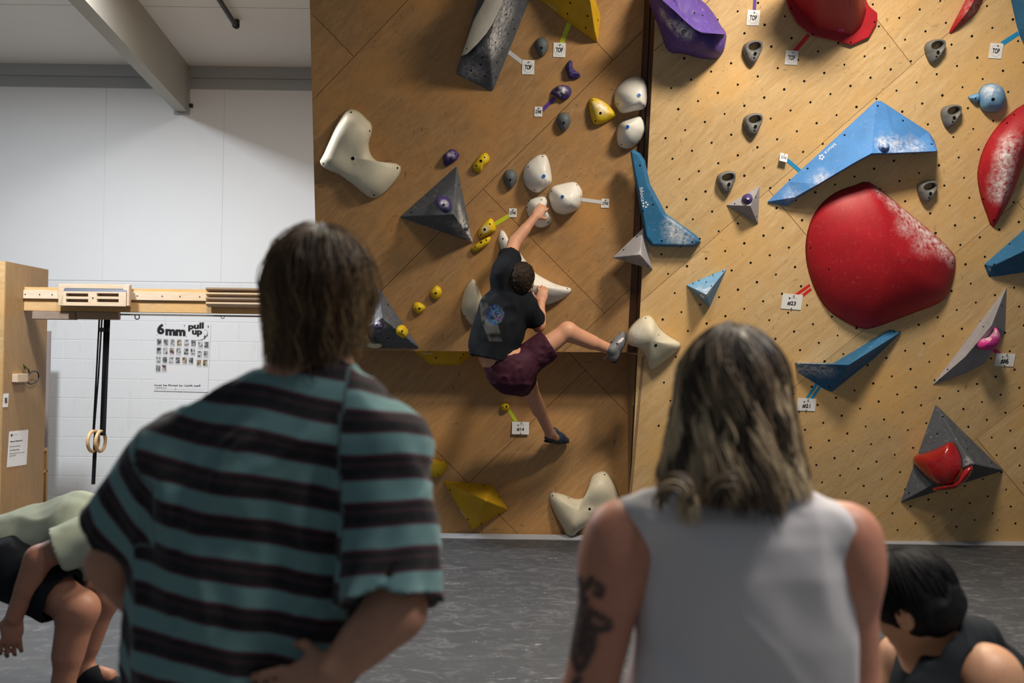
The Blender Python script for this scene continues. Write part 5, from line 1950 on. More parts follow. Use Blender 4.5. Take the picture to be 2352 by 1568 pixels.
skin_mat('skin_climber', (0.50, 0.27, 0.17), (0.56, 0.26, 0.17))
skin_mat('skin_man', (0.36, 0.20, 0.13), (0.40, 0.19, 0.12))
skin_mat('skin_woman', (0.44, 0.20, 0.13), (0.48, 0.20, 0.13))
skin_mat('skin_bender', (0.34, 0.18, 0.115), (0.40, 0.165, 0.115))
skin_mat('skin_sitter', (0.40, 0.23, 0.13), (0.44, 0.22, 0.13))
cloth_mat('tee_black', (0.006, 0.0075, 0.011), print_attr=True)
cloth_mat('shorts_maroon', (0.040, 0.010, 0.022), 0.7)
cloth_mat('tank_white', (0.52, 0.50, 0.51), 0.9, 0.04)
cloth_mat('tee_sage', (0.33, 0.37, 0.30), 0.9, 0.05)
cloth_mat('shorts_black', (0.008, 0.010, 0.014))
cloth_mat('tank_black', (0.008, 0.011, 0.014))
cloth_mat('trousers_dark', (0.02, 0.02, 0.024))
stripe_mat()
hair_mat('hair_man', [(0.0, (0.022, 0.012, 0.007)), (0.5, (0.095, 0.055, 0.027)), (1.0, (0.36, 0.25, 0.13))])
hair_mat('hair_woman', [(0.0, (0.020, 0.015, 0.011)), (0.40, (0.075, 0.054, 0.036)), (0.70, (0.26, 0.19, 0.115)), (1.0, (0.56, 0.44, 0.28))])
hair_mat('hair_black', [(0.0, (0.003, 0.003, 0.004)), (1.0, (0.011, 0.011, 0.012))], 0.6)
MATS['hair_black'].node_tree.nodes['Principled BSDF'].inputs['Specular IOR Level'].default_value = 0.12
hair_mat('hair_brown', [(0.0, (0.010, 0.007, 0.005)), (1.0, (0.04, 0.024, 0.016))], 0.6)
MATS['hair_brown'].node_tree.nodes['Principled BSDF'].inputs['Specular IOR Level'].default_value = 0.12


def strands(paths, rad, tones):
    """paths (n, m, 3) -> thin three-sided locks, tapered to the tip"""
    P = np.asarray(paths, float)
    n, m, _ = P.shape
    T = np.gradient(P, axis=1)
    T /= np.linalg.norm(T, axis=2, keepdims=True) + 1e-9
    ref = np.zeros_like(T)
    ref[..., 1] = 1.0
    U = np.cross(T, ref)
    U /= np.linalg.norm(U, axis=2, keepdims=True) + 1e-9
    Wv = np.cross(T, U)
    tt = np.linspace(0, 1, m)
    taper = np.minimum(1, 0.5 + tt * 3) * (1 - 0.75 * np.clip((tt - 0.7) / 0.3, 0, 1))
    R = (np.asarray(rad)[:, None] * taper[None])[..., None]
    ring = [P + R * (U * math.cos(a) + Wv * math.sin(a)) for a in (0.5, 0.5 + 2.094, 0.5 + 4.189)]
    V = np.stack(ring, 2).reshape(-1, 3)
    base = (np.arange(n)[:, None] * m + np.arange(m - 1)[None]).reshape(-1) * 3
    Q = []
    for k in range(3):
        j = (k + 1) % 3
        Q.append(np.stack([base + k, base + j, base + 3 + j, base + 3 + k], 1))
    tones = np.asarray(tones)
    if tones.ndim == 1:
        tones = np.repeat(tones[:, None], m, 1)
    return V, np.vstack(Q), np.repeat(tones.reshape(-1), 3)


def join(parts):
    V, Q, T, off = [], [], [], 0
    for v, q, t in parts:
        V.append(v)
        Q.append(q + off)
        T.append(t)
        off += len(v)
    return np.vstack(V), np.vstack(Q), np.concatenate(T)


# ------------------------------------------------------------------ anatomy helpers
def head(b, c, fwd, up, s=1.0, ears=True):
    """skull, jaw, brow, nose, lips, eyes and ears around centre c"""
    c, fwd, up = Vector(c), Vector(fwd).normalized(), Vector(up)
    up = (up - fwd * up.dot(fwd)).normalized()
    r = fwd.cross(up)
    ax = (r, fwd, up)
    at = lambda x, y, z: c + (r * x + fwd * y + up * z) * s
    b.ell(at(0, -0.008, 0.018), (0.076 * s, 0.094 * s, 0.098 * s), 0.02, ax)
    b.ell(at(0, 0.030, -0.055), (0.056 * s, 0.058 * s, 0.062 * s), 0.03, ax)
    b.ell(at(0, 0.062, -0.098), (0.022 * s, 0.022 * s, 0.018 * s), 0.02, ax)
    b.cap(at(-0.032, 0.076, 0.022), at(0.032, 0.076, 0.022), 0.012 * s, 0.012 * s, 0.02)
    b.cap(at(0, 0.084, 0.012), at(0, 0.104, -0.026), 0.007 * s, 0.012 * s, 0.012)
    b.cap(at(-0.012, 0.090, -0.030), at(0.012, 0.090, -0.030), 0.008 * s, 0.008 * s, 0.008)
    b.cap(at(-0.018, 0.080, -0.058), at(0.018, 0.080, -0.058), 0.007 * s, 0.007 * s, 0.006)
    b.cap(at(-0.016, 0.080, -0.068), at(0.016, 0.080, -0.068), 0.007 * s, 0.007 * s, 0.006)
    for sx in (-1, 1):
        b.ell(at(sx * 0.031, 0.084, 0.000), (0.014 * s, 0.012 * s, 0.010 * s), 0.01, ax, op='sub')
        b.ell(at(sx * 0.031, 0.074, 0.000), (0.012 * s, 0.011 * s, 0.010 * s), 0.003, ax)
        b.ell(at(sx * 0.048, 0.050, -0.030), (0.022 * s, 0.028 * s, 0.02 * s), 0.03, ax)
        if ears:
            b.ell(at(sx * 0.079, -0.008, -0.006), (0.009 * s, 0.019 * s, 0.031 * s), 0.008, ax)
            b.ell(at(sx * 0.089, -0.002, -0.004), (0.006 * s, 0.010 * s, 0.018 * s), 0.004, ax, op='sub')
    return at, ax


def hand(b, wrist, fwd, back, thumb, curl=(0.5, 0.6, 0.4), s=1.0, spread=0.06, thumb_in=0.4):
    """palm with five separate fingers; back = direction the back of the hand faces, thumb = thumb side"""
    w = Vector(wrist)
    f = Vector(fwd).normalized()
    n = Vector(back)
    n = (n - f * n.dot(f)).normalized()
    t = n.cross(f)
    if t.dot(Vector(thumb)) < 0:
        t = -t
    b.ell(w + f * 0.048 * s, (0.040 * s, 0.056 * s, 0.017 * s), 0.012, (t, f, n))
    b.ell(w + (f * 0.030 + t * 0.022 - n * 0.006) * s, (0.018 * s, 0.030 * s, 0.016 * s), 0.01, (t, f, n))
    for i, (fl, off) in enumerate(((0.94, 0.030), (1.04, 0.010), (0.98, -0.010), (0.78, -0.029))):
        p = w + (f * (0.090 - 0.004 * abs(i - 1)) + t * off) * s
        dv = (f + t * (spread * (1.5 - i))).normalized()
        ang = 0.0
        for seg, (ln, r0, r1) in enumerate(((0.043, 0.0098, 0.0088), (0.027, 0.0088, 0.0080), (0.021, 0.0080, 0.0070))):
            ang += curl[seg]
            dd = dv * math.cos(ang) - n * math.sin(ang)
            q = p + dd * ln * fl * s
            b.cap(p, q, r0 * s, r1 * s, 0.004)
            p = q
    p = w + (f * 0.022 + t * 0.032 - n * 0.004) * s
    d1 = (f * 0.62 + t * 0.75 - n * thumb_in).normalized()
    q = p + d1 * 0.040 * s
    b.cap(p, q, 0.0125 * s, 0.0105 * s, 0.006)
    d2 = (f * 0.9 + t * 0.25 - n * thumb_in * 1.4).normalized()
    b.cap(q, q + d2 * 0.033 * s, 0.0105 * s, 0.0085 * s, 0.004)


def limb(b, a, c, e, r, bulge=0.0, k=0.02, side=None):
    """two segments a-c-e with radii r[0..3]; the second carries a muscle belly near its top"""
    a, c, e = Vector(a), Vector(c), Vector(e)
    b.cap(a, c, r[0], r[1], k)
    b.cap(c, e, r[1] * 0.98, r[2], k)
    if bulge:
        sd = side if side is not None else Vector((0, 0, 0))
        m = c.lerp(e, 0.30) + Vector(sd) * bulge
        b.cap(c.lerp(e, 0.12) + Vector(sd) * bulge * 0.6, c.lerp(e, 0.50) + Vector(sd) * bulge * 0.5, r[1] * 0.95, r[1] * 0.80, k)


def fold_fn(scale, amp, stretch=(1, 1, 0.3), seed=3):
    st = np.array(stretch)

    def f(P):
        a = vnoise(P * st, scale, seed)
        b = vnoise(P * st, scale * 2.3, seed + 1)
        return amp * (np.abs(a) * 1.6 - 0.5) + amp * 0.35 * b
    return f


def shoe(parent, heel, toe, up, material, sole_mat, s=1.0, extras=None, ankle=None, vox=0.004):
    """low shoe: rounded upper tapering to the toe, a rubber sole and a dark collar"""
    heel, toe, up = Vector(heel), Vector(toe), Vector(up)
    f = (toe - heel).normalized()
    L = (toe - heel).length
    up = (up - f * up.dot(f)).normalized()
    r = f.cross(up)
    b = Blob()
    at = lambda y, z, x=0: heel + f * (y * L) + up * (z * s) + r * (x * s)
    b.cap(at(0.13, 0.036), at(0.62, 0.034), 0.034 * s, 0.040 * s, 0.02)
    b.cap(at(0.55, 0.034), at(0.88, 0.022), 0.042 * s, 0.024 * s, 0.02)
    b.cap(at(0.18, 0.05), at(0.30, 0.085), 0.034 * s, 0.036 * s, 0.02)
    b.cap(at(0.30, 0.075), at(0.62, 0.048), 0.034 * s, 0.030 * s, 0.02, clip=[])
    o = blob_obj('shoe', b, vox, material, parent)
    bs = Blob()
    bs.ell(at(0.25, 0.010), (0.036 * s, 0.30 * L, 0.013 * s), 0.01, (r, f, up))
    bs.ell(at(0.66, 0.010), (0.046 * s, 0.34 * L, 0.014 * s), 0.015, (r, f, up))
    V, Q = bs.mesh(vox)
    np_obj('sole', V, Q, sole_mat, o)
    return o, at


def seat_on(parent_field_pts):
    return None


# ------------------------------------------------------------------ the climber
def LP(u, v, h_):
    return PL.P(u, v, h_)


X_, Y_, Z_ = Vector((1, 0, 0)), Vector((0, 1, 0)), Vector((0, 0, 1))
UPW = PL.ey
OUT = PL.n

pel = LP(1178, 846, 0.52)
climber = thing('person', 'climber in black tee and maroon shorts stretched across the brown wall', 'person', PL.P(1180, 1015, 0.2))
b = Blob()
c_head = LP(1198, 645, 0.46)
nk = LP(1188, 676, 0.46)
at, ax = head(b, c_head, (0.25, 1.0, 0.25), (0.12, -0.12, 1.0))
sl, sr = LP(1163, 622, 0.44), LP(1208, 706, 0.45)
el_, er_ = LP(1181, 557, 0.26), LP(1237, 748, 0.36)
wl, wr = LP(1229, 498, 0.175), LP(1243, 694, 0.215)
chest, mid, waist = LP(1172, 692, 0.43), LP(1150, 755, 0.47), LP(1143, 812, 0.52)
b.cap(nk, c_head, 0.058, 0.056, 0.02)
b.cap(sl, sr, 0.062, 0.062, 0.04)
b.cap(chest, mid, 0.115, 0.120, 0.05)
b.cap(mid, waist, 0.115, 0.115, 0.05)
b.cap(waist, pel, 0.120, 0.135, 0.05)
b.cap(nk, chest, 0.06, 0.1, 0.05)
limb(b, sl, el_, wl, (0.052, 0.041, 0.028), 0.012, 0.02, -OUT * 0.3 - Z_ * 0.4)
limb(b, sr, er_, wr, (0.052, 0.041, 0.028), 0.014, 0.02, X_ * 0.6)
hand(b, wl, LP(1252, 468, 0.12) - wl, OUT * 1.0 - X_ * 0.2, X_ * 0.7 - Z_ * 0.5, (0.75, 0.95, 0.7), 0.98, 0.02, 0.5)
hand(b, wr, LP(1249, 655, 0.16) - wr, OUT + Z_ * 0.2, -X_, (0.65, 0.95, 0.7), 0.98, 0.05, 0.5)
hr, hl = LP(1196, 838, 0.50), LP(1172, 862, 0.53)
kr, kl = LP(1303, 760, 0.44), LP(1213, 884, 0.19)
ar, al = LP(1409, 806, 0.30), PK.P(1263, 994, 0.17)
b.cap(hr, kr, 0.083, 0.056, 0.04)
b.cap(kr, kr, 0.050, 0.050, 0.02)
limb(b, kr, kr.lerp(ar, 0.02), ar, (0.054, 0.053, 0.036), 0.018, 0.03, -Z_ * 1.0)
b.cap(hl, kl, 0.085, 0.058, 0.04)
limb(b, kl, kl.lerp(al, 0.02), al, (0.056, 0.055, 0.036), 0.018, 0.03, -X_ * 0.8)
# feet inside the shoes
b.cap(ar, LP(1426, 785, 0.27), 0.034, 0.028, 0.02)
b.cap(al, PK.P(1282, 1008, 0.09), 0.034, 0.028, 0.02)
blob_obj('body', b, 0.0052, 'skin_climber', climber)

# black T-shirt with a faded print on the back
t = Blob()
hem_n = (waist - chest).normalized()
hem_p = LP(1135, 812, 0.50)
t.cap(chest.lerp(nk, 0.25), mid, 0.135, 0.152, 0.05)
t.cap(mid, hem_p + hem_n * 0.14, 0.150, 0.160, 0.05, clip=[(hem_p + hem_n * 0.040, hem_n)])
t.cap(LP(1160, 640, 0.44), LP(1196, 706, 0.44), 0.085, 0.085, 0.06)
t.cap(LP(1128, 700, 0.46), LP(1108, 785, 0.50), 0.075, 0.085, 0.06, clip=[(hem_p + hem_n * 0.035, hem_n)])
sh_l = LP(1168, 603, 0.40)
dl = (el_ - sl).normalized()
t.cap(LP(1158, 640, 0.44), sl, 0.088, 0.085, 0.04)
t.cap(sl, sl.lerp(el_, 0.9), 0.084, 0.074, 0.04, clip=[(sl.lerp(el_, 0.56), dl)])
dr = (er_ - sr).normalized()
t.cap(sr, sr.lerp(er_, 1.0), 0.080, 0.074, 0.04, clip=[(sr.lerp(er_, 0.74), dr)])
t.cap(nk, nk + (c_head - nk) * 0.4, 0.065, 0.062, 0.03, clip=[(nk + (c_head - nk) * 0.15, (c_head - nk).normalized())])
# hollow openings
t.cap(sl.lerp(el_, 0.48), el_, 0.052, 0.056, 0.004, op='sub')
t.cap(sr.lerp(er_, 0.60), er_ + dr * 0.05, 0.053, 0.053, 0.004, op='sub')
t.cap(hem_p + hem_n * 0.02, hem_p + hem_n * 0.2, 0.128, 0.128, 0.01, op='sub')


def px_of(V):
    """pixel coordinates of world points"""
    R = np.array(CM.to_3x3())
    q = (V - np.array(CAM)) @ R
    return CX + F * q[:, 0] / -q[:, 2], CY - F * q[:, 1] / -q[:, 2]


def tee_print(V):
    u, v = px_of(V)
    col = np.zeros((len(V), 3)) + 0.10
    n1 = vnoise(np.c_[u * 0.12, v * 0.12, v * 0], 1.0, 4)
    n2 = vnoise(np.c_[u * 0.3, v * 0.3, v * 0], 1.0, 8)
    blue = ((u - 1138) / 22) ** 2 + ((v - 722) / 24) ** 2 < 1
    col[blue] = np.c_[0.02 + 0.10 * np.clip(n1, 0, 1), 0.06 + 0.12 * np.clip(n2, 0, 1), 0.16 + 0.2 * np.clip(-n1, 0, 1)][blue]
    return col


def tee_mask(V):
    u, v = px_of(V)
    n1 = vnoise(np.c_[u * 0.10, v * 0.10, v * 0], 1.0, 14)
    n2 = vnoise(np.c_[u * 0.35, v * 0.35, v * 0], 1.0, 15)
    # grey figure running down the back, and a coloured blot beside its head
    cx = 1108 + (v - 690) * 0.33
    w = np.interp(v, [660, 700, 740, 790], [8, 9, 18, 14])
    body_ = (np.abs(u - cx) < w) & (v > 668) & (v < 783)
    blue = ((u - 1138) / 20) ** 2 + ((v - 722) / 22) ** 2 < 1
    m = np.where(body_, 0.75 * np.clip(0.75 + 0.9 * n1, 0, 1), 0) + np.where(blue & ~body_, 0.9 * np.clip(0.55 + 0.9 * n2, 0, 1), 0)
    return np.clip(m, 0, 1)


blob_obj('tee_shirt', t, 0.0055, 'tee_black', climber, fold_fn(16, 0.006, (1, 1, 0.6), 5), 1, {'print': tee_print, 'print_mask': tee_mask})

# maroon shorts
t = Blob()
wn = (pel - waist).normalized()
top_p = LP(1150, 818, 0.50)
t.cap(waist.lerp(pel, 0.1), pel, 0.128, 0.150, 0.04, clip=[(top_p, -wn * 0.7 - X_ * 0.0 + (waist - pel).normalized() * 0.0 + Z_ * 0.0) if False else (top_p, (Z_ * 0.98 - X_ * 0.15).normalized())])
dth = (kr - hr).normalized()
t.cap(hr, hr.lerp(kr, 0.9), 0.108, 0.102, 0.04, clip=[(hr.lerp(kr, 0.62), dth)])
dtl = (kl - hl).normalized()
t.cap(hl, hl.lerp(kl, 0.9), 0.112, 0.098, 0.04, clip=[(hl.lerp(kl, 0.66), dtl)])
t.cap(LP(1160, 858, 0.55), LP(1185, 866, 0.53), 0.115, 0.11, 0.05)
t.cap(hr.lerp(kr, 0.50), kr, 0.078, 0.078, 0.004, op='sub')
t.cap(hl.lerp(kl, 0.55), kl, 0.076, 0.076, 0.004, op='sub')
blob_obj('shorts', t, 0.0055, 'shorts_maroon', climber, fold_fn(20, 0.006, (1, 1, 1), 9))

# short dark hair
t = Blob()
t.ell(at(0, -0.014, 0.030), (0.085, 0.102, 0.100), 0.01, ax)
t.ell(at(0, -0.055, -0.02), (0.068, 0.055, 0.060), 0.03, ax)
t.ell(at(0, 0.10, -0.05), (0.10, 0.085, 0.085), 0.01, ax, op='sub')
blob_obj('hair', t, 0.005, 'hair_brown', climber, lambda P: 0.003 * vnoise(P, 70, 3) + 0.003 * vnoise(P, 150, 5), 0, {'tone': lambda V: np.clip(0.25 + 0.5 * vnoise(V, 70, 6), 0, 1)})

# climbing shoes with laces and rubber soles
plain('shoe_blue', (0.035, 0.05, 0.085), 0.55, 0.3, 60)
plain('shoe_grey', (0.12, 0.125, 0.14), 0.6, 0.3, 60)
plain('rubber', (0.010, 0.010, 0.012), 0.6, 0.2)
plain('shoe_light', (0.55, 0.54, 0.56), 0.5, 0.1)
sh, sat = shoe(climber, PK.P(1252, 1016, 0.15), PK.P(1306, 1017, 0.02), Z_ - Y_ * 0.15, 'shoe_blue', 'rubber', 0.95)
obj('pull_loop', *tube([sat(0.05, 0.09), sat(-0.03, 0.115), sat(-0.09, 0.12)], 0.004, 6), 'rubber', sh)
lv, lf = prism([sat(0.55, 0.06, x) + Vector((0, -0.035, 0)) for x in (0,)] + [sat(0.47, 0.05) + Vector((0, -0.045, 0)), sat(0.58, 0.045) + Vector((0, -0.045, 0))], Vector((0, 0.004, 0)))
obj('logo_mark', lv, lf, 'shoe_light', sh)
sh, sat = shoe(climber, LP(1411, 832, 0.31), LP(1436, 762, 0.24), -X_ * 0.75 + OUT * 0.8, 'shoe_grey', 'rubber', 0.95)
obj('strap', *tube([sat(0.42, 0.088, -0.02), sat(0.40, 0.094, 0.0), sat(0.42, 0.085, 0.025)], 0.010, 6), 'shoe_light', sh)
obj('strap', *tube([sat(0.52, 0.080, -0.03), sat(0.50, 0.086, 0.0), sat(0.52, 0.076, 0.030)], 0.008, 6), 'rubber', sh)
obj('side_panel', *tube([sat(0.50, 0.075, 0.012), sat(0.62, 0.062, 0.030), sat(0.76, 0.045, 0.034)], [0.012, 0.014, 0.008], 8), 'shoe_light', sh, True)
obj('pull_loop', *tube([sat(0.08, 0.10), sat(-0.04, 0.13), sat(-0.10, 0.14)], 0.005, 6), 'rubber', sh)

# ------------------------------------------------------------------ man in the striped shirt
YM = 1.88


def M_(u, v, y=YM):
    return W(u, v, y)


def rows(tab, y, scale_y=None):
    out = []
    for (v, cx, a, bdep, yy) in tab:
        p = W(cx, v, yy)
        out.append((p.z, p.x, p.y, a * yy / F, bdep))
    return out


man = thing('person', 'man with shaggy hair in a teal and black striped shirt, hands on hips', 'person', (W(560, 1300, YM).x, YM, 0.0))
b = Blob()
mh = M_(740, 676, 1.90)
at, ax = head(b, mh, (0.42, 1.0, 0.12), (0.10, 0, 1), 1.02)
nb = M_(712, 868, 1.87)
b.cap(nb, mh - Z_ * 0.06, 0.062, 0.060, 0.03)
sl, sr = M_(400, 1062, 1.87), M_(893, 1045, 1.84)
b.cap(sl, nb, 0.05, 0.06, 0.05)
b.cap(sr, nb, 0.05, 0.06, 0.05)
b.loft(rows([(900, 690, 110, 0.07, 1.86), (980, 655, 170, 0.08, 1.87), (1100, 590, 210, 0.10, 1.88), (1300, 565, 200, 0.10, 1.89), (1568, 545, 200, 0.10, 1.89), (1750, 545, 215, 0.11, 1.89)], YM), 0.04)
el_, er_ = M_(258, 1292, 1.90), M_(912, 1398, 1.745)
wl, wr = M_(352, 1420, 2.02), M_(765, 1545, 1.705)
limb(b, sl, el_, wl, (0.056, 0.046, 0.032), 0.01, 0.02)
limb(b, sr, er_, wr, (0.058, 0.050, 0.033), 0.012, 0.02)
hand(b, wl, Vector((0.5, 0.6, -0.5)), -X_, -Y_, (0.4, 0.5, 0.3))
hand(b, wr, M_(660, 1580, 1.72) - wr, -Y_ + Z_ * 0.3, Z_ + X_ * 0.2, (0.15, 0.25, 0.2), 1.02)
hx, hz = W(545, 1700, 1.89).x, 0.95
for sx in (-1, 1):
    limb(b, (hx + sx * 0.09, 1.89, hz), (hx + sx * 0.11, 1.90, 0.52), (hx + sx * 0.12, 1.87, 0.10), (0.085, 0.055, 0.04), 0.015, 0.03, -Y_)
    b.cap((hx + sx * 0.12, 1.86, 0.06), (hx + sx * 0.13, 2.02, 0.045), 0.035, 0.03, 0.02)
blob_obj('body', b, 0.0075, 'skin_man', man)

t = Blob()
SROWS = [(845, 712, 88, 0.075, 1.865), (880, 700, 140, 0.085, 1.865), (930, 672, 190, 0.105, 1.87), (1000, 645, 240, 0.125, 1.875), (1100, 585, 248, 0.135, 1.88), (1250, 562, 244, 0.138, 1.885), (1400, 552, 250, 0.138, 1.885), (1568, 542, 256, 0.140, 1.885), (1700, 540, 258, 0.140, 1.885)]
t.loft(rows(SROWS, YM), 0.05)
t.cap(M_(700, 876, 1.855), M_(415, 1040, 1.87), 0.050, 0.074, 0.05)
t.cap(M_(735, 880, 1.855), M_(888, 1028, 1.84), 0.050, 0.080, 0.05)
hl_, hr_ = M_(262, 1232, 1.89), M_(893, 1385, 1.745)
dl, dr = (hl_ - sl).normalized(), (hr_ - sr).normalized()
t.cap(sl, hl_ + dl * 0.05, 0.078, 0.076, 0.035, clip=[(hl_, dl)])
t.cap(sr, hr_ + dr * 0.06, 0.080, 0.098, 0.035, clip=[(hr_, dr)])
t.cap(M_(770, 1150, 1.86), M_(770, 1480, 1.84), 0.06, 0.07, 0.05)
t.cap(nb, mh - Z_ * 0.06, 0.052, 0.052, 0.006, op='sub')
t.cap(hl_ - dl * 0.01, hl_ + dl * 0.1, 0.048, 0.050, 0.006, op='sub')
t.cap(hr_ - dr * 0.01, hr_ + dr * 0.1, 0.062, 0.070, 0.006, op='sub')

nsl, nsr, ndl, ndr = A3(sl), A3(sr), A3(dl), A3(dr)
tx = W(560, 1200, YM).x


def man_fold(P):
    a = vnoise(P * np.array([1, 1, 0.22]) + 3, 14, 3)
    c = vnoise(P * np.array([1, 1, 0.5]), 26, 7)
    dia = vnoise(np.c_[(P[:, 0] + P[:, 2]) * 0.5, P[:, 1], (P[:, 0] - P[:, 2]) * 1.4], 16, 12)
    return 0.013 * (np.abs(a) * 1.8 - 0.6) + 0.004 * c + 0.007 * np.abs(dia)


def stripe(V):
    per = 0.0775
    x = V[:, 0]
    base = V[:, 2] + 0.17 * (x - tx) + 0.006 * vnoise(V * np.array([1, 1, 0.3]), 9, 2)
    left = nsl[0] - 0.005
    right = W(805, 1150, YM).x
    tl = ((V - nsl) @ ndl)
    tr = ((V - nsr) @ ndr)
    isl = (x < W(345, 1100, YM).x) | ((x < left + 0.02) & (tl > 0.02) & (V[:, 2] > hl_.z) & (x < left))
    isr = x > right + 0.02 * vnoise(V, 6, 9)
    s_l = -tl * 1.0 + 0.25 * (x - nsl[0])
    s_r = -tr * 0.95 - 0.18 * (x - nsr[0]) ** 2 * 20 * 0.3
    s_ = np.where(isl, s_l + 0.03, np.where(isr, s_r + 0.02, base))
    return s_ / per + 60.0


blob_obj('shirt', t, 0.0058, 'striped_towelling', man, man_fold, 1, {'stripe': stripe})
t = Blob()
for sx in (-1, 1):
    t.cap((hx + sx * 0.085, 1.89, 0.98), (hx + sx * 0.12, 1.90, 0.50), 0.115, 0.085, 0.03)
    t.cap((hx + sx * 0.12, 1.90, 0.50), (hx + sx * 0.12, 1.87, 0.09), 0.085, 0.070, 0.03, clip=[((0, 0, 0.10), -Z_)])
t.cap((hx - 0.06, 1.89, 1.0), (hx + 0.06, 1.89, 1.0), 0.12, 0.12, 0.03)
blob_obj('trousers', t, 0.010, 'trousers_dark', man, fold_fn(10, 0.006))
for sx in (-1, 1):
    shoe(man, (hx + sx * 0.115, 1.80, 0.002), (hx + sx * 0.135, 2.08, 0.002), Z_, 'black_fabric', 'rubber', 1.05, vox=0.008)

# shaggy hair: dark cap under several thousand locks
rg = np.random.default_rng(11)


def crown_locks(c, rad, n, m, fwd_ang, drop_fn, out_fn, wave, seed, lift=1.0, th_end=1.75, theta0=1.25, wl_=0.085, locks=0):
    rg = np.random.default_rng(seed)
    phi = rg.uniform(0, 2 * np.pi, n)
    th0 = np.abs(rg.normal(0, theta0 * 0.5, n)).clip(0.02, theta0)
    clump = np.floor(phi / (2 * np.pi) * 70 + rg.normal(0, 0.35, n)).astype(int)
    crg = np.random.default_rng(seed + 1)
    cph = crg.uniform(0, 6.28, 200)
    camp = crg.uniform(0.4, 1.3, 200)
    ctone = crg.uniform(0, 1, 200)
    drop = drop_fn(phi, rg)
    out = []
    offs = 1.0 + np.abs(rg.normal(0.0, 0.06, n)) * lift
    if locks:
        cphi = np.sort(crg.uniform(0, 2 * np.pi, 200))
        clump = rg.integers(0, locks, n)
        base_phi = np.linspace(0, 2 * np.pi, locks, endpoint=False) + crg.normal(0, 0.03, 400)[:locks]
        phi = base_phi[clump] + rg.normal(0, 0.055, n)
        offs = 1.0 + 0.05 * np.abs(crg.normal(0, 1, 400)[:locks])[clump] + np.abs(rg.normal(0, 0.022, n))
        drop = drop_fn(phi, rg) + crg.normal(0, 0.016, 400)[:locks][clump]
        th0 = np.abs(rg.normal(0, 0.30, n)).clip(0.02, 1.0)
    for i in range(n):
        te = th_end
        arc = (te - th0[i]) * rad[2]
        total = arc + drop[i]
        s = np.linspace(0, total, m)
        th = th0[i] + np.minimum(s, arc) / rad[2]
        over = np.maximum(s - arc, 0)
        x = rad[0] * offs[i] * np.sin(th) * np.cos(phi[i])
        y = rad[1] * offs[i] * np.sin(th) * np.sin(phi[i])
        z = rad[2] * offs[i] * np.cos(th) - over
        k = out_fn(over, phi[i])
        x = x * k
        y = y * k
        ci = clump[i] % 200
        wv = wave * camp[ci] * np.clip(s / 0.12, 0, 1)
        ph = cph[ci] + 6.28 * s / wl_
        x = x + wv * np.sin(ph) * -np.sin(phi[i]) + wv * 0.5 * np.cos(ph) * np.cos(phi[i])
        y = y + wv * np.sin(ph) * np.cos(phi[i]) + wv * 0.5 * np.cos(ph) * np.sin(phi[i])
        x = x + rg.normal(0, 0.0015) + (0.0 if locks else 0.002) * np.sin(s * 60 + rg.uniform(0, 6))
        out.append(np.c_[x, y, z] + np.array(c))
    return np.array(out), phi, clump, ctone[clump % 200], th0, rg


# azimuth: 0 = right of the picture, pi/2 = away from the camera
def man_drop(phi, rg):
    away = np.sin(phi)
    left = -np.cos(phi)
    base = 0.045 + 0.055 * np.clip(-away, 0, 1) + 0.03 * np.clip(left, 0, 1)
    base = np.where(away > 0.55, -0.10, base)
    return base + rg.normal(0, 0.025, len(phi))


def man_out(over, phi):
    return 1.0 - 0.9 * over + 14.0 * np.clip(over - 0.05, 0, 1) ** 2


hc = mh + Vector((-0.006, -0.005, 0.012))
P_, phi, clump, ct, th0, rg = crown_locks(tuple(hc), (0.092, 0.108, 0.105), 4200, 14, 1.57, man_drop, man_out, 0.007, 21, 1.15, 1.72)
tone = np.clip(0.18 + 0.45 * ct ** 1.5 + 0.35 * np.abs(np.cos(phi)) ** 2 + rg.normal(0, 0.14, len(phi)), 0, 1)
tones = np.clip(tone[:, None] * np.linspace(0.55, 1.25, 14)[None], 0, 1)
pv = strands(P_, rg.uniform(0.0009, 0.0019, len(phi)), tones)
t = Blob()
t.ell(hc, (0.086, 0.104, 0.108), 0.01)
t.ell(hc + Vector((-0.015, -0.035, -0.07)), (0.070, 0.062, 0.075), 0.03)
t.ell(hc + Vector((0.03, 0.10, -0.09)), (0.085, 0.07, 0.085), 0.01, op='sub')
V, Q = t.mesh(0.007)
V, Q, T = join([pv, (V, Q, np.full(len(V), 0.08))])
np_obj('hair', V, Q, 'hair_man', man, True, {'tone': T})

# ------------------------------------------------------------------ woman in the white sleeveless top
YW = 1.74
woman = thing('person', 'person with wavy blond-streaked hair in a white sleeveless top, arm tattoo', 'person', (W(1700, 1300, YW).x, YW, 0.0))
b = Blob()
wh = W(1682, 915, 1.77)
at, ax = head(b, wh, (-0.02, 1.0, 0.10), (0, 0, 1), 0.97)
nb = W(1685, 1120, 1.745)
b.cap(nb - Z_ * 0.02, wh - Z_ * 0.05, 0.056, 0.052, 0.03)
sl, sr = W(1432, 1222, 1.74), W(1940, 1228, 1.72)
b.cap(sl, nb - Z_ * 0.01, 0.045, 0.055, 0.05)
b.cap(sr, nb - Z_ * 0.01, 0.045, 0.055, 0.05)
b.loft(rows([(1150, 1690, 130, 0.07, 1.74), (1210, 1695, 225, 0.09, 1.74), (1350, 1715, 220, 0.10, 1.75), (1568, 1705, 200, 0.095, 1.76), (1800, 1700, 210, 0.11, 1.76)], YW), 0.04)
el_, er_ = W(1352, 1600, 1.72), W(1962, 1590, 1.74)
wl, wr = W(1385, 1900, 1.85), W(1925, 1900, 1.86)
limb(b, sl, el_, wl, (0.057, 0.046, 0.030), 0.008, 0.02)
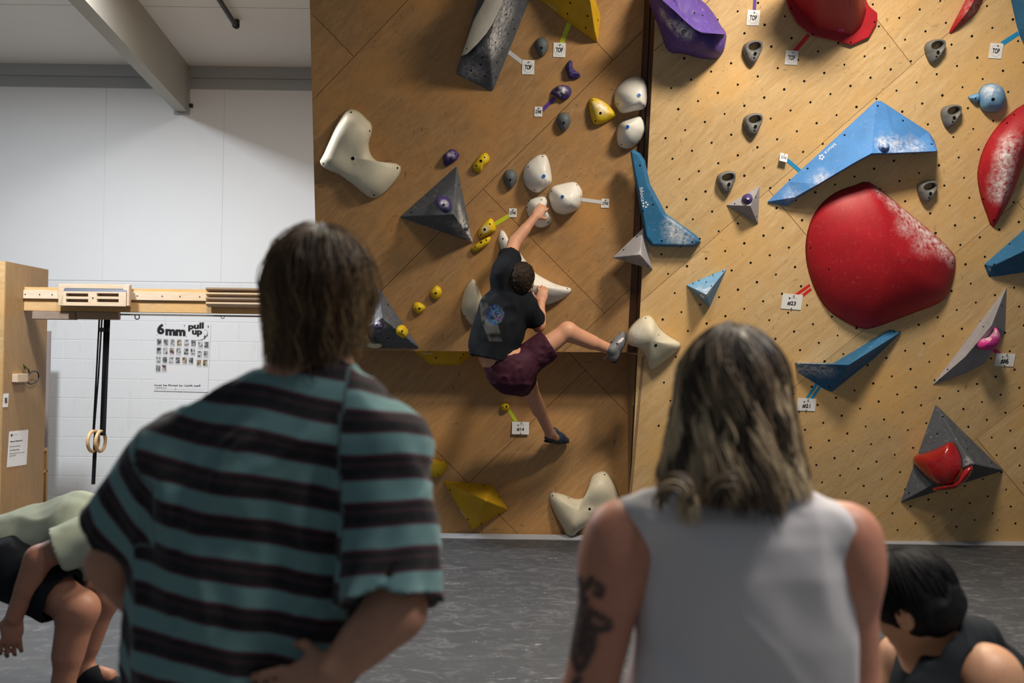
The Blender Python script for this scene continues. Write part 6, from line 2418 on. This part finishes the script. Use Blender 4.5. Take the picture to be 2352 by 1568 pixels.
limb(b, sr, er_, wr, (0.054, 0.043, 0.030), 0.008, 0.02)
b.ell(sl.lerp(el_, 0.18) - X_ * 0.006, (0.060, 0.060, 0.085), 0.03)
b.ell(sr.lerp(er_, 0.18) + X_ * 0.006, (0.058, 0.060, 0.085), 0.03)
hand(b, wl, Vector((0.1, 0.3, -1)), -X_, Y_, (0.2, 0.3, 0.2), 0.93)
hand(b, wr, Vector((-0.1, 0.3, -1)), X_, Y_, (0.2, 0.3, 0.2), 0.93)
wx = W(1705, 1700, 1.76).x
for sx in (-1, 1):
    limb(b, (wx + sx * 0.085, 1.76, 0.90), (wx + sx * 0.10, 1.77, 0.48), (wx + sx * 0.10, 1.74, 0.10), (0.085, 0.052, 0.036), 0.015, 0.03, -Y_)
    b.cap((wx + sx * 0.10, 1.74, 0.06), (wx + sx * 0.11, 1.88, 0.045), 0.033, 0.028, 0.02)

TAT = [[(1330, 1330), (1340, 1350), (1335, 1375)], [(1358, 1330), (1350, 1345), (1338, 1350)], [(1372, 1342), (1382, 1352), (1380, 1366), (1368, 1362)], [(1345, 1378), (1330, 1400), (1322, 1430)],
       [(1352, 1400), (1372, 1412), (1398, 1428), (1400, 1440), (1385, 1446), (1362, 1438)], [(1335, 1405), (1350, 1425), (1365, 1452), (1362, 1485), (1345, 1520), (1330, 1540)], [(1322, 1430), (1315, 1470), (1318, 1510), (1330, 1540)],
       [(1338, 1430), (1332, 1470), (1336, 1505)], [(1350, 1440), (1345, 1480), (1342, 1500)], [(1325, 1445), (1345, 1455)], [(1320, 1480), (1340, 1490)], [(1330, 1560), (1320, 1568)], [(1318, 1350), (1312, 1400), (1308, 1440)], [(1355, 1412), (1340, 1440), (1350, 1470)]]


def tattoo(V):
    u, v = px_of(V)
    out = np.zeros(len(V))
    near = (u < 1420) & (v > 1290) & (v < 1640) & (V[:, 1] < sl.y + 0.02)
    P = np.c_[u, v][near]
    dmin = np.full(len(P), 99.0)
    for st in TAT:
        for (a, c) in zip(st[:-1], st[1:]):
            a, c = np.array(a, float), np.array(c, float)
            t_ = np.clip(((P - a) @ (c - a)) / max((c - a) @ (c - a), 1e-6), 0, 1)
            dmin = np.minimum(dmin, np.linalg.norm(P - a - t_[:, None] * (c - a), axis=1))
    out[near] = np.clip((13 - dmin) / 8, 0, 0.9)
    return out


blob_obj('body', b, 0.0062, 'skin_woman', woman, None, 2, {'tattoo': tattoo})
t = Blob()
WROWS = [(1138, 1690, 165, 0.075, 1.735), (1160, 1685, 235, 0.085, 1.735), (1185, 1684, 252, 0.10, 1.735), (1230, 1704, 250, 0.115, 1.74), (1300, 1716, 256, 0.125, 1.745), (1450, 1722, 262, 0.128, 1.75), (1568, 1708, 272, 0.130, 1.755), (1760, 1702, 280, 0.135, 1.755)]
t.loft(rows(WROWS, YW), 0.03)
t.cap(W(1450, 1205, 1.735), W(1640, 1152, 1.735), 0.048, 0.045, 0.03, clip=[(W(1424, 1200, 1.735), -X_)])
t.cap(W(1925, 1215, 1.72), W(1730, 1156, 1.735), 0.050, 0.045, 0.03, clip=[(W(1946, 1200, 1.735), X_)])
t.cap(sl + Z_ * 0.0 - X_ * 0.045, el_ - X_ * 0.0, 0.062, 0.060, 0.012, op='sub')
t.cap(sr + X_ * 0.055, er_ + X_ * 0.02, 0.058, 0.056, 0.012, op='sub')
t.cap(nb, wh, 0.050, 0.05, 0.01, op='sub')


def tank_fold(P):
    a = vnoise(P * np.array([1, 1, 0.2]) + 1, 11, 31)
    dia = vnoise(np.c_[(P[:, 0] - P[:, 2]) * 0.4, P[:, 1], (P[:, 0] + P[:, 2]) * 1.2], 9, 33)
    return 0.011 * np.abs(a) * 1.6 + 0.010 * np.abs(dia) - 0.008


blob_obj('sleeveless_top', t, 0.0062, 'tank_white', woman, tank_fold, 2)
t = Blob()
for sx in (-1, 1):
    t.cap((wx + sx * 0.08, 1.76, 0.93), (wx + sx * 0.10, 1.77, 0.48), 0.112, 0.075, 0.03)
    t.cap((wx + sx * 0.10, 1.77, 0.48), (wx + sx * 0.10, 1.74, 0.08), 0.075, 0.060, 0.03, clip=[((0, 0, 0.09), -Z_)])
t.cap((wx - 0.06, 1.76, 0.95), (wx + 0.06, 1.76, 0.95), 0.12, 0.12, 0.03)
blob_obj('trousers', t, 0.010, 'trousers_dark', woman, fold_fn(10, 0.006))
for sx in (-1, 1):
    shoe(woman, (wx + sx * 0.10, 1.68, 0.002), (wx + sx * 0.115, 1.93, 0.002), Z_, 'black_fabric', 'rubber', 0.98, vox=0.008)


def w_drop(phi, rg):
    away = np.sin(phi)
    return np.where(away > 0.75, 0.10, 0.125 + 0.040 * np.clip(-np.sin(phi), 0, 1) ** 1.5) + rg.normal(0, 0.007, len(phi))


def w_out(over, phi):
    return 1.0 + 1.5 * over + 2.0 * np.clip(over - 0.08, 0, 1)


hc = wh + Vector((0.0, -0.004, 0.006))
P_, phi, clump, ct, th0, rg = crown_locks(tuple(hc), (0.092, 0.100, 0.112), 5200, 22, 1.57, w_drop, w_out, 0.0115, 41, 0.8, 1.60, wl_=0.135, locks=72)
sidew_ = np.abs(np.cos(phi))
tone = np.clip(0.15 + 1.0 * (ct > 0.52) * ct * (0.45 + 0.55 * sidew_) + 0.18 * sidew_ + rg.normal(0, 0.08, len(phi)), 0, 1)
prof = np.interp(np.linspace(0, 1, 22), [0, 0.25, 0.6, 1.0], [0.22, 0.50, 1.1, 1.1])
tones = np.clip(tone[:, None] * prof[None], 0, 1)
pv = strands(P_, rg.uniform(0.0009, 0.0020, len(phi)), tones)
# loose curled ends resting on the shoulders
cu, ctn = [], []
for (u, v, r, a0, a1) in ((1556, 1150, 30, 2.6, 6.8), (1690, 1150, 44, 2.8, 4.8)):
    for k in range(46):
        jit = rg.normal(0, 1.7, 3)
        aa = np.linspace(a0, a1, 20)
        rr = (r + 3.0 * jit[0]) * np.linspace(1.25, 0.75, 20) * 1.60 / F
        p = W(u + 5 * jit[1], v - 14 + 5 * jit[2], 1.625)
        cu.append(np.c_[p.x + rr * np.cos(aa), p.y + 0.010 * np.sin(aa * 0.5 + jit[0]) + 0.006 * jit[1] + np.zeros(20), p.z - rr * np.sin(aa) * 0.9])
        ctn.append(np.clip(0.35 + 0.16 * rg.normal() + 0.2 * (k % 3 == 0), 0, 1))
cv = strands(np.array(cu), rg.uniform(0.0010, 0.0020, len(cu)), np.array(ctn))
t = Blob()
t.ell(hc, (0.085, 0.098, 0.110), 0.01)
t.cap(hc + Vector((0, -0.01, 0)), hc + Vector((0, -0.015, -0.19)), 0.086, 0.088, 0.03)
t.ell(hc + Vector((0, 0.11, -0.09)), (0.085, 0.08, 0.15), 0.01, op='sub')
V, Q = t.mesh(0.007)
V, Q, T = join([pv, cv, (V, Q, np.full(len(V), 0.12))])
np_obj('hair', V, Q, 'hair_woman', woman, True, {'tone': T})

# ------------------------------------------------------------------ person bending over at the left
YB = 3.90
bender = thing('person', 'person in sage tee and black shorts bending down at the left edge', 'person', (W(110, 1500, YB).x, YB, MAT_Z))
b = Blob()
pel = W(18, 1278, 3.90)
ch = W(190, 1222, 3.90)
nkb = W(262, 1218, 3.90)
hb = W(318, 1226, 3.90)
head(b, hb, (0.35, 0, -1.0), (1.0, 0, 0.35), 1.0)
b.cap(nkb, hb, 0.056, 0.056, 0.03)
b.cap(pel, ch, 0.115, 0.125, 0.05)
b.cap(ch, nkb, 0.115, 0.06, 0.05)
sn, sf = W(212, 1232, 3.73), W(222, 1218, 4.08)
b.cap(sn, sf, 0.06, 0.06, 0.05)
en, wn_ = W(88, 1282, 3.66), W(32, 1418, 3.66)
limb(b, sn, en, wn_, (0.056, 0.046, 0.031), 0.012, 0.02, X_ * 0.5)
hand(b, wn_, Vector((-0.10, 0.0, -1)), -Y_ + X_ * 0.3, -X_, (0.35, 0.45, 0.35), 1.0, 0.08)
ef, wf = W(190, 1330, 4.12), W(160, 1440, 4.10)
limb(b, sf, ef, wf, (0.055, 0.044, 0.030), 0.012, 0.02)
hand(b, wf, Vector((0.05, 0, -1)), Y_, X_, (0.3, 0.4, 0.3))
hn, hf_ = W(30, 1300, 3.80), W(44, 1292, 4.00)
kn, kf = W(183, 1398, 3.72), W(236, 1372, 4.00)
an, af = W(138, 1600, 3.70), W(172, 1572, 4.00)
b.cap(hn, kn, 0.100, 0.066, 0.03)
limb(b, kn, kn.lerp(an, 0.02), an, (0.064, 0.062, 0.040), 0.022, 0.03, -X_)
b.cap(hf_, kf, 0.095, 0.062, 0.03)
limb(b, kf, kf.lerp(af, 0.02), af, (0.060, 0.058, 0.038), 0.020, 0.03, -X_)
for a_ in (an, af):
    b.cap(Vector((a_.x, a_.y, MAT_Z + 0.07)), Vector((a_.x + 0.14, a_.y - 0.01, MAT_Z + 0.045)), 0.036, 0.03, 0.02)
blob_obj('body', b, 0.0060, 'skin_bender', bender, None, 2)
t = Blob()
t.cap(W(28, 1262, 3.90), ch, 0.150, 0.150, 0.05, clip=[(W(-18, 1275, 3.9), -X_ * 0.9 - Z_ * 0.45)])
t.cap(ch, nkb, 0.145, 0.075, 0.05, clip=[(nkb, X_)])
t.cap(W(60, 1290, 3.90), W(215, 1290, 3.88), 0.075, 0.080, 0.05, clip=[(W(200, 1322, 3.9), -Z_ + X_ * 0.05)])
ds = (en - sn).normalized()
t.cap(sn, sn.lerp(en, 0.95), 0.085, 0.088, 0.03, clip=[(sn.lerp(en, 0.66), ds)])
dsf = (ef - sf).normalized()
t.cap(sf, sf.lerp(ef, 0.9), 0.085, 0.085, 0.03, clip=[(sf.lerp(ef, 0.66), dsf)])
t.cap(sn.lerp(en, 0.58), en, 0.068, 0.068, 0.006, op='sub')
t.cap(sf.lerp(ef, 0.58), ef, 0.066, 0.066, 0.006, op='sub')
blob_obj('tee_shirt', t, 0.0062, 'tee_sage', bender, fold_fn(12, 0.008, (0.8, 1, 0.9), 17), 2)
t = Blob()
t.cap(W(2, 1278, 3.90), W(40, 1288, 3.90), 0.142, 0.135, 0.04)
dn, df = (kn - hn).normalized(), (kf - hf_).normalized()
t.cap(hn, hn.lerp(kn, 0.95), 0.125, 0.105, 0.04, clip=[(hn.lerp(kn, 0.74), dn)])
t.cap(hf_, hf_.lerp(kf, 0.95), 0.118, 0.098, 0.04, clip=[(hf_.lerp(kf, 0.78), df)])
t.cap(hn.lerp(kn, 0.64), kn, 0.090, 0.085, 0.005, op='sub')
t.cap(hf_.lerp(kf, 0.68), kf, 0.082, 0.08, 0.005, op='sub')
blob_obj('shorts', t, 0.0065, 'shorts_black', bender, fold_fn(12, 0.006, (1, 1, 1), 19), 2)
for a_ in (an, af):
    shoe(bender, (a_.x - 0.07, a_.y + 0.005, MAT_Z + 0.001), (a_.x + 0.20, a_.y - 0.015, MAT_Z + 0.001), Z_, 'black_fabric', 'rubber', 1.0, vox=0.006)
t = Blob()
t.ell(hb + Vector((0.01, 0, 0.015)), (0.105, 0.088, 0.095), 0.02)
t.ell(hb + Vector((0.06, 0, -0.11)), (0.09, 0.10, 0.08), 0.01, op='sub')
blob_obj('hair', t, 0.007, 'hair_brown', bender, lambda P: 0.005 * vnoise(P, 60, 3), 0, {'tone': lambda V: np.full(len(V), 0.4)})

# ------------------------------------------------------------------ person sitting at the lower right
YS = 2.42
sit = thing('person', 'black-haired person in a black tank top sitting low at the right', 'person', (W(2300, 1560, 2.5).x, 2.5, MAT_Z))
b = Blob()
sh_c = W(2092, 1386, 2.40)
fw = Vector((-0.72, 0.60, -0.45))
at, ax = head(b, sh_c, fw, (0.0, -0.12, 1.0), 0.98)
nb = W(2162, 1505, 2.42)
b.cap(nb, sh_c - Z_ * 0.04 - fw * 0.02, 0.062, 0.056, 0.03)
pel = Vector((W(2330, 1500, 2.55).x, 2.55, MAT_Z + 0.14))
chs = W(2215, 1640, 2.46)
b.cap(nb - Z_ * 0.03, chs, 0.075, 0.125, 0.06)
b.cap(chs, pel, 0.120, 0.140, 0.06)
sn, sf = W(2268, 1558, 2.31), W(2072, 1508, 2.60)
b.cap(sn, nb - Z_ * 0.02, 0.070, 0.055, 0.05)
b.cap(sf, nb - Z_ * 0.02, 0.058, 0.055, 0.05)
b.ell(sn + Vector((0.0, 0, -0.01)), (0.078, 0.075, 0.085), 0.03)
b.ell(at(-0.090, -0.004, -0.014), (0.010, 0.020, 0.031), 0.006, ax)
b.ell(at(-0.101, 0.000, -0.012), (0.006, 0.011, 0.018), 0.004, ax, op='sub')
en, wn_ = W(2300, 1830, 2.24), W(2160, 1940, 2.16)
limb(b, sn, en, wn_, (0.060, 0.046, 0.031), 0.01, 0.02)
hand(b, wn_, Vector((-0.8, -0.1, -0.3)), Z_, -Y_, (0.3, 0.4, 0.3), 0.95)
ef, wf = W(2018, 1690, 2.56), W(1990, 1900, 2.50)
limb(b, sf, ef, wf, (0.054, 0.044, 0.030), 0.01, 0.02)
hand(b, wf, Vector((-0.2, 0, -1)), X_, -Y_, (0.3, 0.4, 0.3), 0.95)
for (dy, kx) in ((-0.11, -0.42), (0.12, -0.40)):
    h_ = pel + Vector((-0.02, dy, -0.02))
    kn = Vector((pel.x + kx, pel.y + dy * 1.3, MAT_Z + 0.36))
    an = Vector((pel.x + kx - 0.12, pel.y + dy * 1.3, MAT_Z + 0.07))
    limb(b, h_, kn, an, (0.085, 0.058, 0.038), 0.015, 0.03)
    b.cap(an, an + Vector((-0.14, 0, -0.02)), 0.035, 0.028, 0.02)
blob_obj('body', b, 0.0065, 'skin_sitter', sit, None, 2)
t = Blob()
t.cap(nb - Z_ * 0.055 + Vector((0.01, 0.0, 0)), chs, 0.098, 0.142, 0.05)
t.cap(chs, pel, 0.140, 0.152, 0.05)
t.chain([W(2242, 1472, 2.50), W(2216, 1486, 2.39), W(2186, 1535, 2.325), W(2150, 1600, 2.31)], [0.052, 0.064, 0.062, 0.075], 0.03)
t.cap(W(2235, 1470, 2.52), W(2325, 1590, 2.56), 0.050, 0.09, 0.05)
t.cap(W(2100, 1500, 2.52), W(2115, 1600, 2.48), 0.045, 0.08, 0.04)
t.ell(W(2280, 1580, 2.25), (0.068, 0.085, 0.088), 0.01, op='sub')
t.ell(sf + Vector((-0.03, 0.0, -0.05)), (0.07, 0.09, 0.10), 0.01, op='sub')
t.cap(W(2140, 1440, 2.38), W(2136, 1500, 2.30), 0.062, 0.022, 0.01, op='sub')
blob_obj('tank_top', t, 0.0065, 'tank_black', sit, fold_fn(12, 0.004, (1, 1, 0.5), 23), 2)
obj('shoulder_strap', *tube([W(2196, 1405, 2.52), W(2212, 1420, 2.50), W(2232, 1438, 2.49), W(2246, 1462, 2.48)], 0.011, 8), 'tank_black', sit, True)
t = Blob()
for (dy, kx) in ((-0.11, -0.42), (0.12, -0.40)):
    h_ = pel + Vector((-0.02, dy, -0.02))
    kn = Vector((pel.x + kx, pel.y + dy * 1.3, MAT_Z + 0.36))
    t.cap(h_, h_.lerp(kn, 0.8), 0.112, 0.088, 0.04, clip=[(h_.lerp(kn, 0.78), (kn - h_).normalized())])
t.cap(pel - Y_ * 0.07, pel + Y_ * 0.07, 0.13, 0.13, 0.04)
blob_obj('shorts', t, 0.009, 'shorts_black', sit)
t = Blob()
t.ell(at(0, -0.012, 0.026), (0.095, 0.108, 0.104), 0.02, ax)
t.ell(at(0, -0.050, -0.025), (0.084, 0.070, 0.062), 0.03, ax)
t.ell(at(0, 0.060, 0.050), (0.085, 0.060, 0.055), 0.03, ax)
t.ell(at(0, 0.110, -0.065), (0.10, 0.085, 0.085), 0.01, ax, op='sub')
t.ell(at(-0.105, 0.006, -0.026), (0.036, 0.030, 0.040), 0.015, ax, op='sub')
V, Q = t.mesh(0.0055, lambda P: 0.004 * vnoise(P, 50, 3))
parts = [(V, Q, np.clip(0.35 + 0.5 * vnoise(V, 90, 5), 0, 1))]
rg = np.random.default_rng(77)
Mx = np.array([A3(a) for a in ax])
pth = []
for i in range(1500):
    ph = rg.uniform(0, 2 * np.pi)
    th_a = abs(rg.normal(0, 0.6))
    th = np.linspace(th_a, min(th_a + 0.9, 1.85 if np.sin(ph) < 0.3 else 1.25), 10)
    rr = 1.03 + 0.03 * rg.random() + 0.03 * np.linspace(0, 1, 10) ** 3 * rg.random()
    loc = np.c_[0.095 * rr * np.sin(th) * np.cos(ph), 0.108 * rr * np.sin(th) * np.sin(ph) - 0.012, 0.104 * rr * np.cos(th) + 0.026]
    pth.append(A3(sh_c) + loc @ Mx * 0.98)
parts.append(strands(np.array(pth), rg.uniform(0.0008, 0.0016, 1500), rg.uniform(0, 1, 1500)))
V, Q, T = join(parts)
np_obj('hair', V, Q, 'hair_black', sit, True, {'tone': T})
